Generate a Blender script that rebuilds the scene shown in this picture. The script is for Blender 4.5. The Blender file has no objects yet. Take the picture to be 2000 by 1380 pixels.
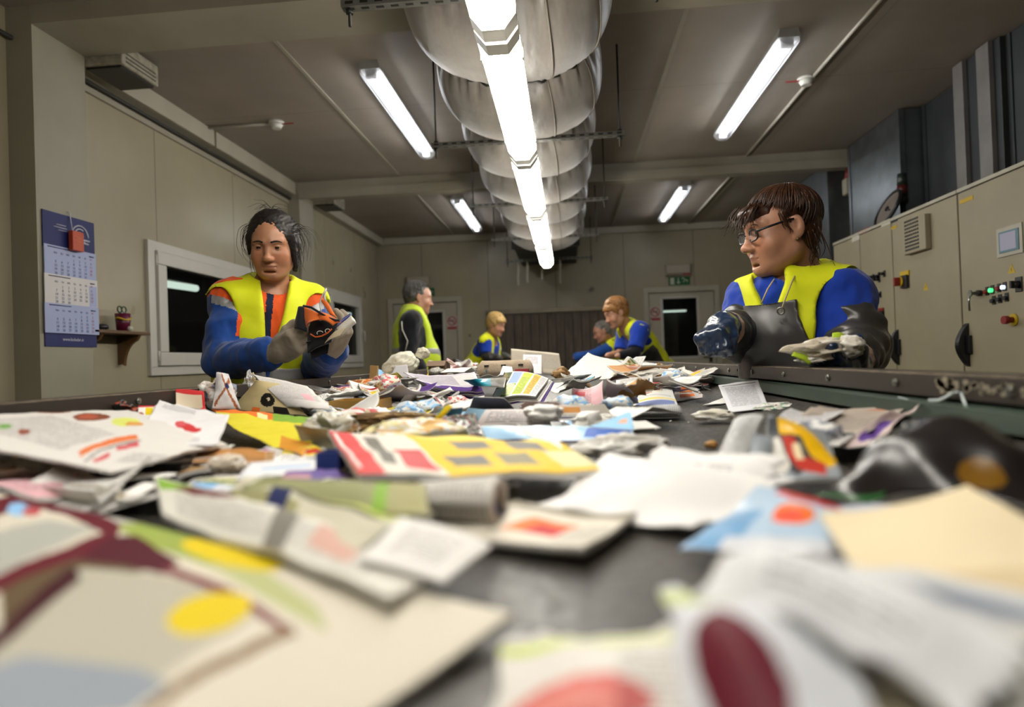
import bpy, math, random
import numpy as np
from mathutils import Vector, Matrix, Euler
sc = bpy.context.scene
COL = sc.collection
rnd = random.Random(7)
# ------------------------------------------------------------------ camera, world, exposure
F = 1250.0
CAMP = np.array([0.0, 0.0, 1.10])
_a, _p, _q = map(math.radians, (4.94, 0.6, 2.0))
_f = np.array([-math.sin(_a)*math.cos(_p), math.cos(_a)*math.cos(_p), math.sin(_p)])
_r0 = np.array([math.cos(_a), math.sin(_a), 0.0]); _u0 = np.cross(_r0, _f)
_u = _u0*math.cos(_q) + _r0*math.sin(_q); _r = _r0*math.cos(_q) - _u0*math.sin(_q)
cd = bpy.data.cameras.new('camera'); cam = bpy.data.objects.new('camera', cd); COL.objects.link(cam)
cam.matrix_world = Matrix(((_r[0], _u[0], -_f[0], 0), (_r[1], _u[1], -_f[1], 0), (_r[2], _u[2], -_f[2], 1.10), (0, 0, 0, 1)))
cd.sensor_width = 36.0; cd.lens = 36.0*F/2000.0; cd.clip_start = 0.02
cd.dof.use_dof = True; cd.dof.focus_distance = 2.0; cd.dof.aperture_fstop = 2.2
sc.camera = cam
w = bpy.data.worlds.new('dark_night'); sc.world = w; w.use_nodes = True
w.node_tree.nodes['Background'].inputs[0].default_value = (0.012, 0.012, 0.014, 1)
w.node_tree.nodes['Background'].inputs[1].default_value = 1.0
sc.view_settings.view_transform = 'Standard'; sc.view_settings.look = 'None'
sc.view_settings.gamma = 1.0; sc.view_settings.use_curve_mapping = False
sc.view_settings.exposure = 0.0
LAMP = 31.0            # strength of the fluorescent tubes' light
SIDE = 40.0
# room: x to the right, y away from the camera, z up, floor at 0
XL, XR, YB, YF, ZC = -2.65, 2.85, 8.95, -3.2, 2.89
BELT, RAILZ = 0.96, 1.06     # belt surface, top of the side rails
RXL, RXR = -0.90, 0.53       # inner faces of the side rails

def ray(px, py): return _f + _r*(px-1000)/F + _u*(690-py)/F
def PY(px, py, y): d = ray(px, py); return CAMP + d*y/d[1]
def PZ(px, py, z): d = ray(px, py); return CAMP + d*(z-1.10)/d[2]
def PX(px, py, x): d = ray(px, py); return CAMP + d*x/d[0]

# ------------------------------------------------------------------ materials
def hexc(h):
    c = [int(h[i:i+2], 16)/255 for i in (0, 2, 4)]
    return tuple(x/12.92 if x <= .04045 else ((x+.055)/1.055)**2.4 for x in c)
_M = {}
class NT:
    def __init__(s, name):
        s.m = bpy.data.materials.new(name); s.m.use_nodes = True; s.t = s.m.node_tree
        s.b = s.t.nodes['Principled BSDF']; s.out = s.t.nodes['Material Output']
    def n(s, ty, **kw):
        nd = s.t.nodes.new(ty)
        for k, v in kw.items():
            if k.startswith('i_'):
                k = k[2:]; nd.inputs[int(k) if k.isdigit() else k.replace('_', ' ')].default_value = v
            else: setattr(nd, k, v)
        return nd
    def l(s, a, b): s.t.links.new(a, b)
    def math(s, op, a, b=None, c=None):
        nd = s.n('ShaderNodeMath', operation=op)
        for i, v in enumerate((a, b, c)):
            if v is None: continue
            if isinstance(v, (int, float)): nd.inputs[i].default_value = v
            else: s.l(v, nd.inputs[i])
        return nd.outputs[0]
    def mix(s, fac, a, b, blend='MIX'):
        nd = s.n('ShaderNodeMix', data_type='RGBA', blend_type=blend)
        for i, v in ((0, fac), (6, a), (7, b)):
            if isinstance(v, (int, float)): nd.inputs[i].default_value = v
            elif isinstance(v, tuple): nd.inputs[i].default_value = (*v[:3], 1)
            else: s.l(v, nd.inputs[i])
        return nd.outputs[2]
    def noise(s, scale, detail=3, stretch=None, coord='pos', rough=.55):
        if coord == 'pos': src = s.n('ShaderNodeNewGeometry').outputs['Position']
        else: src = s.n('ShaderNodeTexCoord').outputs[coord]
        if stretch:
            mp = s.n('ShaderNodeMapping'); mp.inputs['Scale'].default_value = stretch; s.l(src, mp.inputs[0]); src = mp.outputs[0]
        nd = s.n('ShaderNodeTexNoise', i_Scale=scale, i_Detail=detail, i_Roughness=rough); s.l(src, nd.inputs['Vector'])
        return nd.outputs['Fac']
    def ramp(s, fac, stops):
        nd = s.n('ShaderNodeValToRGB'); e = nd.color_ramp.elements
        while len(e) < len(stops): e.new(.5)
        for el, (p, c) in zip(e, stops): el.position = p; el.color = (*c[:3], 1) if isinstance(c, tuple) else (c, c, c, 1)
        s.l(fac, nd.inputs[0]); return nd.outputs[0]
    def bump(s, h, strength=.3, dist=.01):
        nd = s.n('ShaderNodeBump', i_Strength=strength, i_Distance=dist); s.l(h, nd.inputs['Height']); s.l(nd.outputs[0], s.b.inputs['Normal']); return nd
def setc(sock, c): sock.default_value = (*c[:3], 1)

def mat(name, col, rough=.6, metal=0., var=.12, vscale=6., bump=0., bscale=60., spec=.5, sss=0., stretch=None, coat=0., coord='pos'):
    if name in _M: return _M[name]
    if isinstance(col, str): col = hexc(col)
    k = NT(name); b = k.b
    b.inputs['Roughness'].default_value = rough; b.inputs['Metallic'].default_value = metal
    b.inputs['Specular IOR Level'].default_value = spec; b.inputs['Coat Weight'].default_value = coat
    if sss:
        b.inputs['Subsurface Weight'].default_value = sss; b.inputs['Subsurface Radius'].default_value = (.012, .005, .003); b.inputs['Subsurface Scale'].default_value = 1
    nz = k.noise(vscale, 4, stretch, coord)
    c2 = tuple(min(1, x*(1+var)) for x in col); c1 = tuple(x*(1-var) for x in col)
    k.l(k.ramp(nz, [(.3, c1), (.7, c2)]), b.inputs['Base Color'])
    if bump: k.bump(k.noise(bscale, 4, stretch, coord), bump, .004)
    _M[name] = k.m; return k.m
def emis(name, col, s, base=(.8, .8, .8)):
    if name in _M: return _M[name]
    k = NT(name); setc(k.b.inputs['Base Color'], base); setc(k.b.inputs['Emission Color'], col); k.b.inputs['Emission Strength'].default_value = s
    _M[name] = k.m; return k.m
def panelmat(name, col, axes, rough=.42, dirt=.35, line=.35, spec=.5):
    """sandwich-panel sheet: dark joints every pitch along the given axes (axis, pitch, offset), soft grime."""
    k = NT(name); b = k.b
    if isinstance(col, str): col = hexc(col)
    pos = k.n('ShaderNodeNewGeometry').outputs['Position']; sp = k.n('ShaderNodeSeparateXYZ'); k.l(pos, sp.inputs[0])
    seam = None
    for ax, pitch, off, wd in axes:
        v = k.math('DIVIDE', k.math('SUBTRACT', sp.outputs[ax], off), pitch)
        d = k.math('ABSOLUTE', k.math('SUBTRACT', k.math('FRACT', k.math('ADD', v, .5)), .5))
        ln = k.math('LESS_THAN', d, wd/pitch)
        seam = ln if seam is None else k.math('MAXIMUM', seam, ln)
    g = k.noise(.9, 5, rough=.6)
    base = k.ramp(g, [(.3, tuple(x*(1-dirt*.55) for x in col)), (.65, col)])
    sp2 = k.math('GREATER_THAN', k.noise(75, 2), .79)
    base = k.mix(k.math('MULTIPLY', sp2, .35), base, (.12, .10, .08))
    if seam is not None: base = k.mix(k.math('MULTIPLY', seam, line), base, tuple(x*.25 for x in col))
    k.l(base, b.inputs['Base Color'])
    k.l(k.ramp(k.noise(2.5, 4), [(.3, rough-.05), (.7, rough+.12)]), b.inputs['Roughness'])
    b.inputs['Specular IOR Level'].default_value = spec
    k.bump(k.noise(3.0, 2), .25, .02)
    return k.m
def glass_dark(name, tint=(.012, .012, .013)):
    if name in _M: return _M[name]
    k = NT(name); setc(k.b.inputs['Base Color'], tint); k.b.inputs['Roughness'].default_value = .02
    k.b.inputs['Specular IOR Level'].default_value = .9
    tr = k.n('ShaderNodeBsdfTransparent'); tr.inputs[0].default_value = (.75, .78, .76, 1)
    mx = k.n('ShaderNodeMixShader', i_0=.22); k.l(tr.outputs[0], mx.inputs[1]); k.l(k.b.outputs[0], mx.inputs[2])
    k.l(mx.outputs[0], k.out.inputs[0]); _M[name] = k.m; return k.m

# ------------------------------------------------------------------ geometry helpers
class MB:
    """collects boxes, tubes, lathes, prisms in world space; build() links them as ONE mesh object"""
    def __init__(s): s.v = []; s.f = []; s.m = []; s.sm = []; s.mi = 0; s.st = []
    def add(s, vs, fs, smooth=False, mi=None):
        o = len(s.v); s.st.append((o, len(s.f))); s.v += [tuple(map(float, v)) for v in vs]
        for f in fs: s.f.append(tuple(i+o for i in f)); s.m.append(s.mi if mi is None else mi); s.sm.append(smooth)
        return s
    def box(s, x0, y0, z0, x1, y1, z1, M=None, mi=None):
        x0, x1 = sorted((x0, x1)); y0, y1 = sorted((y0, y1)); z0, z1 = sorted((z0, z1))
        vs = [(x, y, z) for z in (z0, z1) for y in (y0, y1) for x in (x0, x1)]
        if M is not None: vs = [tuple(M @ Vector(v)) for v in vs]
        return s.add(vs, [(0, 2, 3, 1), (4, 5, 7, 6), (0, 1, 5, 4), (2, 6, 7, 3), (0, 4, 6, 2), (1, 3, 7, 5)], False, mi)
    def tube(s, pts, r, n=10, caps=True, mi=None, flat=None):
        pts = [Vector(p) for p in pts]; rs = r if isinstance(r, (list, tuple)) else [r]*len(pts)
        ring = []; prev = None; vs = []
        for i, p in enumerate(pts):
            t = (pts[min(i+1, len(pts)-1)] - pts[max(i-1, 0)]).normalized()
            if prev is None: a = t.orthogonal().normalized()
            else: a = (prev - t*prev.dot(t)).normalized()
            prev = a; b = t.cross(a)
            for j in range(n):
                th = 2*math.pi*j/n; vs.append(p + a*(math.cos(th)*rs[i]) + b*(math.sin(th)*rs[i]*(flat or 1)))
        fs = []
        for i in range(len(pts)-1):
            for j in range(n):
                a0 = i*n+j; a1 = i*n+(j+1) % n; fs.append((a0, a1, a1+n, a0+n))
        s.add(vs, fs, True, mi)
        if caps:
            o = len(s.v)-len(vs); s.f.append(tuple(o+j for j in range(n))[::-1]); s.m.append(s.mi if mi is None else mi); s.sm.append(False)
            s.f.append(tuple(o+len(vs)-n+j for j in range(n))); s.m.append(s.mi if mi is None else mi); s.sm.append(False)
        return s
    def cyl(s, p0, p1, r, n=20, r1=None, mi=None): return s.tube([p0, p1], [r, r if r1 is None else r1], n, True, mi)
    def prism(s, poly, o, ux, uy, depth, mi=None):
        """poly: 2-D outline; ux, uy world axes; depth: world vector"""
        o, ux, uy, d = Vector(o), Vector(ux), Vector(uy), Vector(depth); n = len(poly)
        a = [o + ux*p[0] + uy*p[1] for p in poly]; b = [v + d for v in a]
        return s.add(a+b, [tuple(range(n))[::-1], tuple(range(n, 2*n))] + [(i, (i+1) % n, n+(i+1) % n, n+i) for i in range(n)], False, mi)
    def sphere(s, c, r, nu=16, nv=10, sc3=(1, 1, 1), mi=None):
        vs = [(c[0], c[1], c[2]+r*sc3[2])]
        for i in range(1, nv):
            t = math.pi*i/nv
            for j in range(nu):
                p = 2*math.pi*j/nu; vs.append((c[0]+r*sc3[0]*math.sin(t)*math.cos(p), c[1]+r*sc3[1]*math.sin(t)*math.sin(p), c[2]+r*sc3[2]*math.cos(t)))
        vs.append((c[0], c[1], c[2]-r*sc3[2])); L = len(vs)-1
        fs = [(0, 1+j, 1+(j+1) % nu) for j in range(nu)]
        for i in range(nv-2):
            for j in range(nu):
                a = 1+i*nu+j; b = 1+i*nu+(j+1) % nu; fs.append((a, a+nu, b+nu, b))
        fs += [(L, L-nu+(j+1) % nu, L-nu+j) for j in range(nu)]
        return s.add(vs, fs, True, mi)
    def each(s, name, mats, parent=None, bevel=0.0):
        """one object per added piece"""
        st = s.st+[(len(s.v), len(s.f))]; r = []
        for (v0, f0), (v1, f1) in zip(st, st[1:]): r.append(mesh_obj(name, s.v[v0:v1], [tuple(i-v0 for i in f) for f in s.f[f0:f1]], mats, parent, s.m[f0:f1], s.sm[f0:f1], bevel))
        return r
    def build(s, name, mats, parent=None, bevel=0.0, origin=None, **tags):
        return mesh_obj(name, s.v, s.f, mats, parent, s.m, s.sm, bevel, origin, **tags)

def world_loc(o):
    v = Vector((0, 0, 0))
    while o is not None: v += o.location; o = o.parent
    return v
def mesh_obj(name, v, f, mats, parent=None, mi=None, sm=None, bevel=0.0, origin=None, **tags):
    if not isinstance(mats, (list, tuple)): mats = [mats]
    v = np.asarray(v, dtype=float)
    if parent is not None: org = np.array(world_loc(parent))
    elif origin is not None: org = np.array(origin, float)
    else: org = np.array([(v[:, 0].min()+v[:, 0].max())/2, (v[:, 1].min()+v[:, 1].max())/2, v[:, 2].min()])
    me = bpy.data.meshes.new(name); me.from_pydata((v-org).tolist(), [], [tuple(x) for x in f]); 
    for m in mats: me.materials.append(m)
    if mi is not None: me.polygons.foreach_set('material_index', np.asarray(mi, dtype=np.int32))
    if sm is None: sm = [False]*len(me.polygons)
    elif sm is True: sm = [True]*len(me.polygons)
    me.polygons.foreach_set('use_smooth', np.asarray(sm, dtype=bool)); me.update()
    o = bpy.data.objects.new(name, me); COL.objects.link(o)
    if parent is not None: o.parent = parent
    else: o.location = org
    if bevel:
        b = o.modifiers.new('bevel', 'BEVEL'); b.width = bevel; b.segments = 2; b.limit_method = 'ANGLE'; b.angle_limit = math.radians(40)
    tag(o, **tags); return o
def tag(o, label=None, cat=None, group=None, kind=None):
    if label: o['label'] = label
    if cat: o['category'] = cat
    if group: o['group'] = group
    if kind: o['kind'] = kind
    return o
def thing(name, loc, label, cat, group=None):
    o = bpy.data.objects.new(name, None); COL.objects.link(o); o.location = tuple(float(x) for x in loc); o.empty_display_size = .05
    return tag(o, label, cat, group)
def copy_tree(o, parent=None):
    c = o.copy(); COL.objects.link(c)
    if parent is not None: c.parent = parent
    for ch in [x for x in o.children]: copy_tree(ch, c)
    return c
def text_obj(txt, M, size, m, parent=None, name='lettering', align='CENTER', extrude=.0004, spacing=1.0, xs=1.0):
    cu = bpy.data.curves.new(name, 'FONT'); cu.body = txt; cu.size = size; cu.extrude = extrude; cu.align_x = align; cu.align_y = 'CENTER'; cu.space_line = spacing; cu.space_character = xs
    cu.resolution_u = 2
    tmp = bpy.data.objects.new('t', cu); COL.objects.link(tmp); dg = bpy.context.evaluated_depsgraph_get()
    me = bpy.data.meshes.new_from_object(tmp.evaluated_get(dg)); bpy.data.objects.remove(tmp)
    me.transform(M)
    if parent is not None: me.transform(Matrix.Translation(-world_loc(parent)))
    me.materials.clear(); me.materials.append(m)
    o = bpy.data.objects.new(name, me); COL.objects.link(o)
    if parent is not None: o.parent = parent
    return o
def frame(o, x, y):
    """matrix with local x, y axes along the given world vectors, at o"""
    x = Vector(x).normalized(); y = Vector(y).normalized(); z = x.cross(y)
    return Matrix(((x[0], y[0], z[0], o[0]), (x[1], y[1], z[1], o[1]), (x[2], y[2], z[2], o[2]), (0, 0, 0, 1)))
def S(name, mb, m, **k): return mb.build(name, m, kind='structure', **k)
# ------------------------------------------------------------------ room shell
m_wall = panelmat('painted_sandwich_panel', '9c937a', [(1, .985, .03, .0045)], rough=.32, line=.75)
m_wallb = panelmat('painted_sandwich_panel_back', '9c937a', [(0, .947, -.125, .006)], rough=.34, line=.7)
m_ceil = panelmat('ceiling_panel', '92877b', [(0, 1.1, -.43, .004), (1, 2.9, 4.35, .004)], rough=.5, dirt=.45)
m_trim = mat('painted_trim', '938c7c', .5, var=.1, vscale=3)
m_floor = mat('grey_floor', '4a4640', .7, var=.2, bump=.2)
m_white = mat('white_plastic', 'c9c6bc', .4, var=.05)
m_dark = mat('dark_plastic', '14140f', .45)
m_glass = glass_dark('dark_window_glass')
S('floor', MB().box(XL-.1, YF, -.1, XR+.1, YB+.1, 0), m_floor)
S('ceiling', MB().box(XL-.1, YF, ZC, XR+.1, YB+.1, ZC+.12), m_ceil)
def wall_with_holes(name, axis, pos, th, a0, a1, holes, m, z1=ZC):
    """holes: (a0,a1,z0,z1) along the wall"""
    mb = MB(); cuts = sorted(holes); cur = a0
    def bx(p, q, z0, zz):
        if q-p < 1e-4 or zz-z0 < 1e-4: return
        if axis == 'x': mb.box(pos, p, z0, pos+th, q, zz)
        else: mb.box(p, pos, z0, q, pos+th, zz)
    for h in cuts:
        bx(cur, h[0], 0, z1); bx(h[0], h[1], 0, h[2]); bx(h[0], h[1], h[3], z1); cur = h[1]
    bx(cur, a1, 0, z1); S(name, mb, m)
W1 = (3.90, 5.50, 1.13, 1.90); W2 = (6.93, 8.02, 1.13, 1.93)
wall_with_holes('wall_left', 'x', XL, -.1, YF, YB+.1, [W1, W2], m_wall)
S('wall_right', MB().box(XR, YF, 0, XR+.1, YB+.1, ZC), m_wall)
D1 = (-2.47, -1.52, 0, 1.97); D2 = (1.13, 2.04, 0, 1.97); HT = (-1.08, .56, .9, 1.77)
wall_with_holes('wall_back', 'y', YB, .1, XL, XR, [D1, HT, D2], m_wallb)
S('wall_front', MB().box(XL-.1, YF-.1, 0, XR+.1, YF, ZC), m_wall)
# columns on the left wall and ceiling beams
S('trim_1', MB().box(XL, 2.86, 0, -2.515, 3.2, ZC), mat('column_paint', '8f8978', .5, var=.08, vscale=2))
S('trim_2', MB().box(XL, 5.98, 0, -2.53, 6.32, ZC), _M['column_paint'])
S('trim_3', MB().box(-2.515, 2.86, ZC-.09, XR, 3.2, ZC), m_trim)
b2 = MB().box(-2.53, 5.98, ZC-.10, XR, 6.32, ZC); b2.box(-2.53, 5.955, ZC-.165, XR, 5.98, ZC-.085); S('trim_4', b2, m_trim)
# coving / cable trunking along the left wall and round the back wall
def trunk(name, p0, p1, m=m_trim):
    x0, y0, z0 = p0; x1, y1, z1 = p1
    S(name, MB().box(x0, y0, z0, x1, y1, z1), m, bevel=.006)
m_trunk = mat('trunking_paint', 'a39c8b', .45, var=.08, vscale=3)
trunk('trim_5', (XL, 3.2, ZC-.115, XL+.10, 4.52, ZC), None, m_trunk) if False else None
S('trim_5', MB().box(XL, 3.2, ZC-.12, XL+.09, 4.55, ZC), m_trunk, bevel=.005)
S('trim_6', MB().box(XL, 4.575, ZC-.12, XL+.09, 5.98, ZC), m_trunk, bevel=.005)
S('trim_7', MB().box(XL, 6.32, ZC-.10, XL+.10, YB, ZC), m_trunk, bevel=.005)
S('trim_8', MB().box(XL+.1, YB-.06, ZC-.09, XR, YB, ZC), m_trunk, bevel=.005)
S('trim_9', MB().box(XL, 3.2, ZC-.20, XL+.018, 5.98, ZC-.165), m_trim)
S('trim_10', MB().cyl((XL+.03, 2.7, ZC-.15), (XL+.03, 5.98, ZC-.15), .012, 8), mat('cable_grey', '2b2924', .6))
# baseboards (mostly hidden)
S('baseboard_left', MB().box(XL, 3.2, 0, XL+.015, 5.98, .09), m_trim)
S('baseboard_back', MB().box(-1.4, YB-.015, 0, 1.0, YB, .09), m_trim)
# ceiling joint strips
for i, (x, y0, y1) in enumerate([(-1.53, 3.2, 5.98), (-1.53, 6.32, YB), (.68, 3.2, 5.98), (.68, 6.32, YB), (1.78, 6.32, YB)]):
    S('trim_%d' % (11+i), MB().box(x-.012, y0, ZC-.006, x+.012, y1, ZC), m_trim)

# windows in the left wall: fixed outer frame with a sash, dark night glass that mirrors the room
m_upvc = mat('window_plastic', 'b9b6ad', .35, var=.04, vscale=3, spec=.6)
m_night = mat('night_outside', '060606', .9)
def window(n, w, handle_at):
    y0, y1, z0, z1 = w
    fr = MB(); d = .075
    for (a, b, c, e) in ((y0-.06, y1+.06, z1-.01, z1+.05), (y0-.06, y1+.06, z0-.05, z0+.01), (y0-.06, y0+.01, z0, z1), (y1-.01, y1+.06, z0, z1)):
        fr.box(XL-.05, a, c, XL+.025, b, e)
    o = S('window_%d' % n, fr, m_upvc, bevel=.004)
    sa = MB(); q = .10
    for (a, b, c, e) in ((y0+.012, y1-.012, z1-q, z1-.012), (y0+.012, y1-.012, z0+.012, z0+q), (y0+.012, y0+q, z0+q, z1-q), (y1-q, y1-.012, z0+q, z1-q)):
        sa.box(XL-.03, a, c, XL+.045, b, e)
    sa.build('sash', m_upvc, o, bevel=.006)
    MB().box(XL-.012, y0+q-.01, z0+q-.01, XL-.006, y1-q+.01, z1-q+.01).build('pane', m_glass, o)
    hb = MB().box(XL+.045, handle_at-.014, (z0+z1)/2-.035, XL+.055, handle_at+.014, (z0+z1)/2+.035)
    hb.tube([(XL+.05, handle_at, (z0+z1)/2), (XL+.085, handle_at, (z0+z1)/2), (XL+.088, handle_at, (z0+z1)/2-.12)], .009, 8)
    hb.build('handle', m_white, o)
    MB().cyl((XL+.03, y0+.014, z1-.11), (XL+.03, y0+.014, z1-.04), .009, 8).cyl((XL+.03, y0+.014, z0+.04), (XL+.03, y0+.014, z0+.11), .009, 8).each('hinge', m_white, o)
window(1, W1, 5.44); window(2, W2, 7.97)
# dark yard outside the windows: back of a neighbouring shed
S('wall_outside', MB().box(XL-2.2, 2, 0, XL-2.1, 12, 3.2).box(XL-2.1, 11.9, 0, XR+2, 12, 3.2), m_night)
# doors in the back wall
m_door = mat('door_paint', 'a8a28f', .4, var=.06, vscale=3)
def door(n, d, g, hx):
    x0, x1, z0, z1 = d; fr = MB()
    for (a, b, c, e) in ((x0-.06, x0+.012, 0, z1+.06), (x1-.012, x1+.06, 0, z1+.06), (x0, x1, z1-.012, z1+.06)):
        fr.box(a, YB-.02, c, b, YB+.06, e)
    o = S('door_%d' % n, fr, m_door, bevel=.004)
    lf = MB(); gx0, gx1, gz0, gz1 = g; t0, t1 = YB+.004, YB+.045
    a, b = x0+.022, x1-.022
    lf.box(a, t0, .01, gx0, t1, z1-.02); lf.box(gx1, t0, .01, b, t1, z1-.02); lf.box(gx0, t0, gz1, gx1, t1, z1-.02); lf.box(gx0, t0, .01, gx1, t1, gz0)
    lo = lf.build('leaf', m_door, o)
    gb = MB()
    for (p, q, r, s) in ((gx0-.02, gx0+.012, gz0-.02, gz1+.02), (gx1-.012, gx1+.02, gz0-.02, gz1+.02), (gx0, gx1, gz1-.012, gz1+.02), (gx0, gx1, gz0-.02, gz0+.012)): gb.box(p, t0-.008, r, q, t1, s)
    gb.build('glazing_bead', m_upvc, lo)
    MB().box(gx0, t0+.015, gz0, gx1, t0+.02, gz1).build('pane', m_glass, lo)
    MB().box(hx-.02, t0-.012, .98, hx+.02, t0, 1.14).tube([(hx, t0, 1.05), (hx, t0-.05, 1.05), (hx+.11*(1 if hx < (x0+x1)/2 else -1), t0-.05, 1.05)], .009, 8).build('door_handle', mat('handle_black', '1a1a18', .4), lo)
    MB().cyl((x0+.03, t0-.01, 1.5), (x0+.03, t0-.01, 1.6), .01, 8).cyl((x0+.03, t0-.01, .3), (x0+.03, t0-.01, .4), .01, 8).each('hinge', m_upvc, lo)
door(1, D1, (-2.12, -1.73, 1.0, 1.83), -1.60)
door(2, D2, (1.32, 1.80, 1.06, 1.88), 1.95)
# corridor behind the doors and the hatch: dark, with a lit tube in the yard hall
hall = MB().box(XL-.1, YB+1.5, 0, XR+.1, YB+1.6, ZC)
S('wall_hall', hall, mat('hall_grey', '33332f', .8))
t = thing('tube_behind_glass', (1.62, YB+1.4, 2.0), 'lit tube lamp seen through the glass of the right-hand door', 'lamp')
MB().box(1.52, YB+1.41, 1.80, 1.92, YB+1.45, 1.815).build('lamp_body', m_upvc, t)
MB().box(1.54, YB+1.39, 1.775, 1.90, YB+1.42, 1.80).build('tube', emis('tube_glow', (.85, 1, .9), 2.0), t)

# conveyor hatch in the back wall: steel frame with hanging rubber strips
m_rubber = mat('brown_rubber_strip', '5c5042', .6, var=.25, vscale=9, stretch=(2, 1, .5))
hat = thing('hatch_curtain', (-.26, YB-.05, .9), 'brown rubber strip curtain closing the belt opening in the back wall', 'strip curtain')
fr = MB(); fr.box(HT[0]-.04, YB-.05, HT[3]-.02, HT[1]+.04, YB+.02, HT[3]+.04); fr.box(HT[0]-.04, YB-.05, .9, HT[0], YB+.02, HT[3]); fr.box(HT[1], YB-.05, .9, HT[1]+.04, YB+.02, HT[3])
fr.build('frame', mat('steel_frame', '77705f', .4, .6), hat)
N = 14; wd = (HT[1]-HT[0])/N
for i in range(N):
    x0 = HT[0]+i*wd; off = .006*(i % 2); vs = []; nz = 8
    mb = MB(); tw = rnd.uniform(-.012, .012)
    for k2 in range(nz+1):
        z = HT[3]-.02-(HT[3]-.92)*k2/nz; q = k2/nz
        for s_ in (0, 1):
            for dd in (0, .004): vs.append((x0+.004+(wd-.008)*s_, YB-.03+off+dd+tw*q*(s_-.5)*2, z))
    fs = []
    for k2 in range(nz):
        o = k2*4; fs += [(o, o+2, o+6, o+4), (o+1, o+5, o+7, o+3), (o, o+4, o+5, o+1), (o+2, o+3, o+7, o+6)]
    fs += [(0, 1, 3, 2), (nz*4, nz*4+2, nz*4+3, nz*4+1)]
    mb.add(vs, fs, False); mb.build('strip', m_rubber, hat)

# ------------------------------------------------------------------ signs over and on the doors
m_green = mat('sign_green', '0d5a2c', .4, var=.03); m_sgnw = mat('sign_white', 'bdb9ab', .5, var=.03); m_red = mat('sign_red', '9c3a40', .5, var=.05)
def exit_sign(cx, label):
    t = thing('exit_sign', (cx, YB-.004, 2.05), label, 'sign'); y = YB-.006
    MB().box(cx-.145, y, 2.05, cx+.145, YB, 2.165).build('panel', m_green, t)
    g = MB(); g.box(cx-.12, y-.002, 2.062, cx-.068, y, 2.153)
    g.box(cx-.018, y-.002, 2.09, cx-.006, y, 2.15); g.prism([(-.03, 0), (.03, 0), (0, -.03)], (cx-.012, y-.002, 2.095), (1, 0, 0), (0, 0, 1), (0, .002, 0))
    for a, b in (((.05, .085), (.085, .055)), ((.085, .055), (.12, .045)), ((.075, .06), (.055, .02)), ((.09, .055), (.11, .02)), ((.05, .085), (.04, .065))):
        g.tube([(cx+a[0], y-.001, 2.065+a[1]), (cx+b[0], y-.001, 2.065+b[1])], .006, 6)
    g.sphere((cx+.045, y-.001, 2.152), .008, 8, 6, (1, .3, 1)); g.build('running_man_symbol', m_sgnw, t)
exit_sign(1.565, 'green exit sign with arrow and running man over the right-hand door')
exit_sign(-1.99, 'green exit sign over the left door, half hidden by the man in black')
for cx, z0, lab, c in ((1.55, 2.185, 'off-white emergency lamp box with red strip over the right-hand exit sign', 1), (-2.07, 2.185, 'off-white emergency lamp box over the left door', 0)):
    t = thing('emergency_lamp', (cx, YB-.06, z0), lab, 'lamp')
    MB().box(cx-.17, YB-.055, z0, cx+.17, YB, z0+.15).build('body', mat('lamp_box_paint', '8f8576', .5, var=.12, vscale=30), t, bevel=.006)
    MB().box(cx-.155, YB-.075, z0+.02, cx+.155, YB-.054, z0+.135).build('diffuser', mat('lamp_lens', 'a39a8b', .25, var=.1, vscale=40), t, bevel=.006)
    if c: MB().box(cx+.06, YB-.058, z0-.004, cx+.165, YB-.054, z0+.018).build('red_label', m_red, t)
def nosmoke(cx, cz, yy, label):
    t = thing('no_smoking_sign', (cx, yy, cz-.1), label, 'sign')
    MB().box(cx-.075, yy-.003, cz-.105, cx+.075, yy, cz+.095).build('panel', mat('sign_pink_white', 'b9aaa0', .5, var=.03), t)
    g = MB(); R = .058; n = 28
    g.tube([(cx+R*math.cos(2*math.pi*i/n), yy-.004, cz+.025+R*math.sin(2*math.pi*i/n)) for i in range(n+1)], .007, 6)
    g.tube([(cx-.04, yy-.004, cz+.065), (cx+.04, yy-.004, cz-.015)], .007, 6)
    g.box(cx-.068, yy-.005, cz-.095, cx+.068, yy-.003, cz-.055); g.build('red_ring_and_bar', m_red, t)
    MB().box(cx-.045, yy-.0045, cz+.02, cx+.03, yy-.003, cz+.032).box(cx+.02, yy-.0045, cz+.034, cx+.026, yy-.003, cz+.055).build('cigarette', m_dark, t)
nosmoke(-1.61, 1.66, YB+.004, 'red and white no-smoking sign on the left door')
nosmoke(1.225, 1.67, YB+.004, 'red and white no-smoking sign on the right-hand door')
tag(MB().cyl((-1.42+.06, YB-.03, 1.47), (-1.36, YB, 1.47), .018, 14).build('wall_button', mat('grey_switch', '6b665a', .5)), 'small grey round button on back wall right of left door', 'switch')
tag(MB().cyl((.37, YB-.025, 2.05), (.37, YB, 2.05), .03, 16).cyl((.37, YB-.04, 2.05), (.37, YB-.02, 2.05), .015, 12).build('wall_sounder', _M['grey_switch']), 'small round grey fitting on the bare back wall above the strip curtain', 'fitting')

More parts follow.
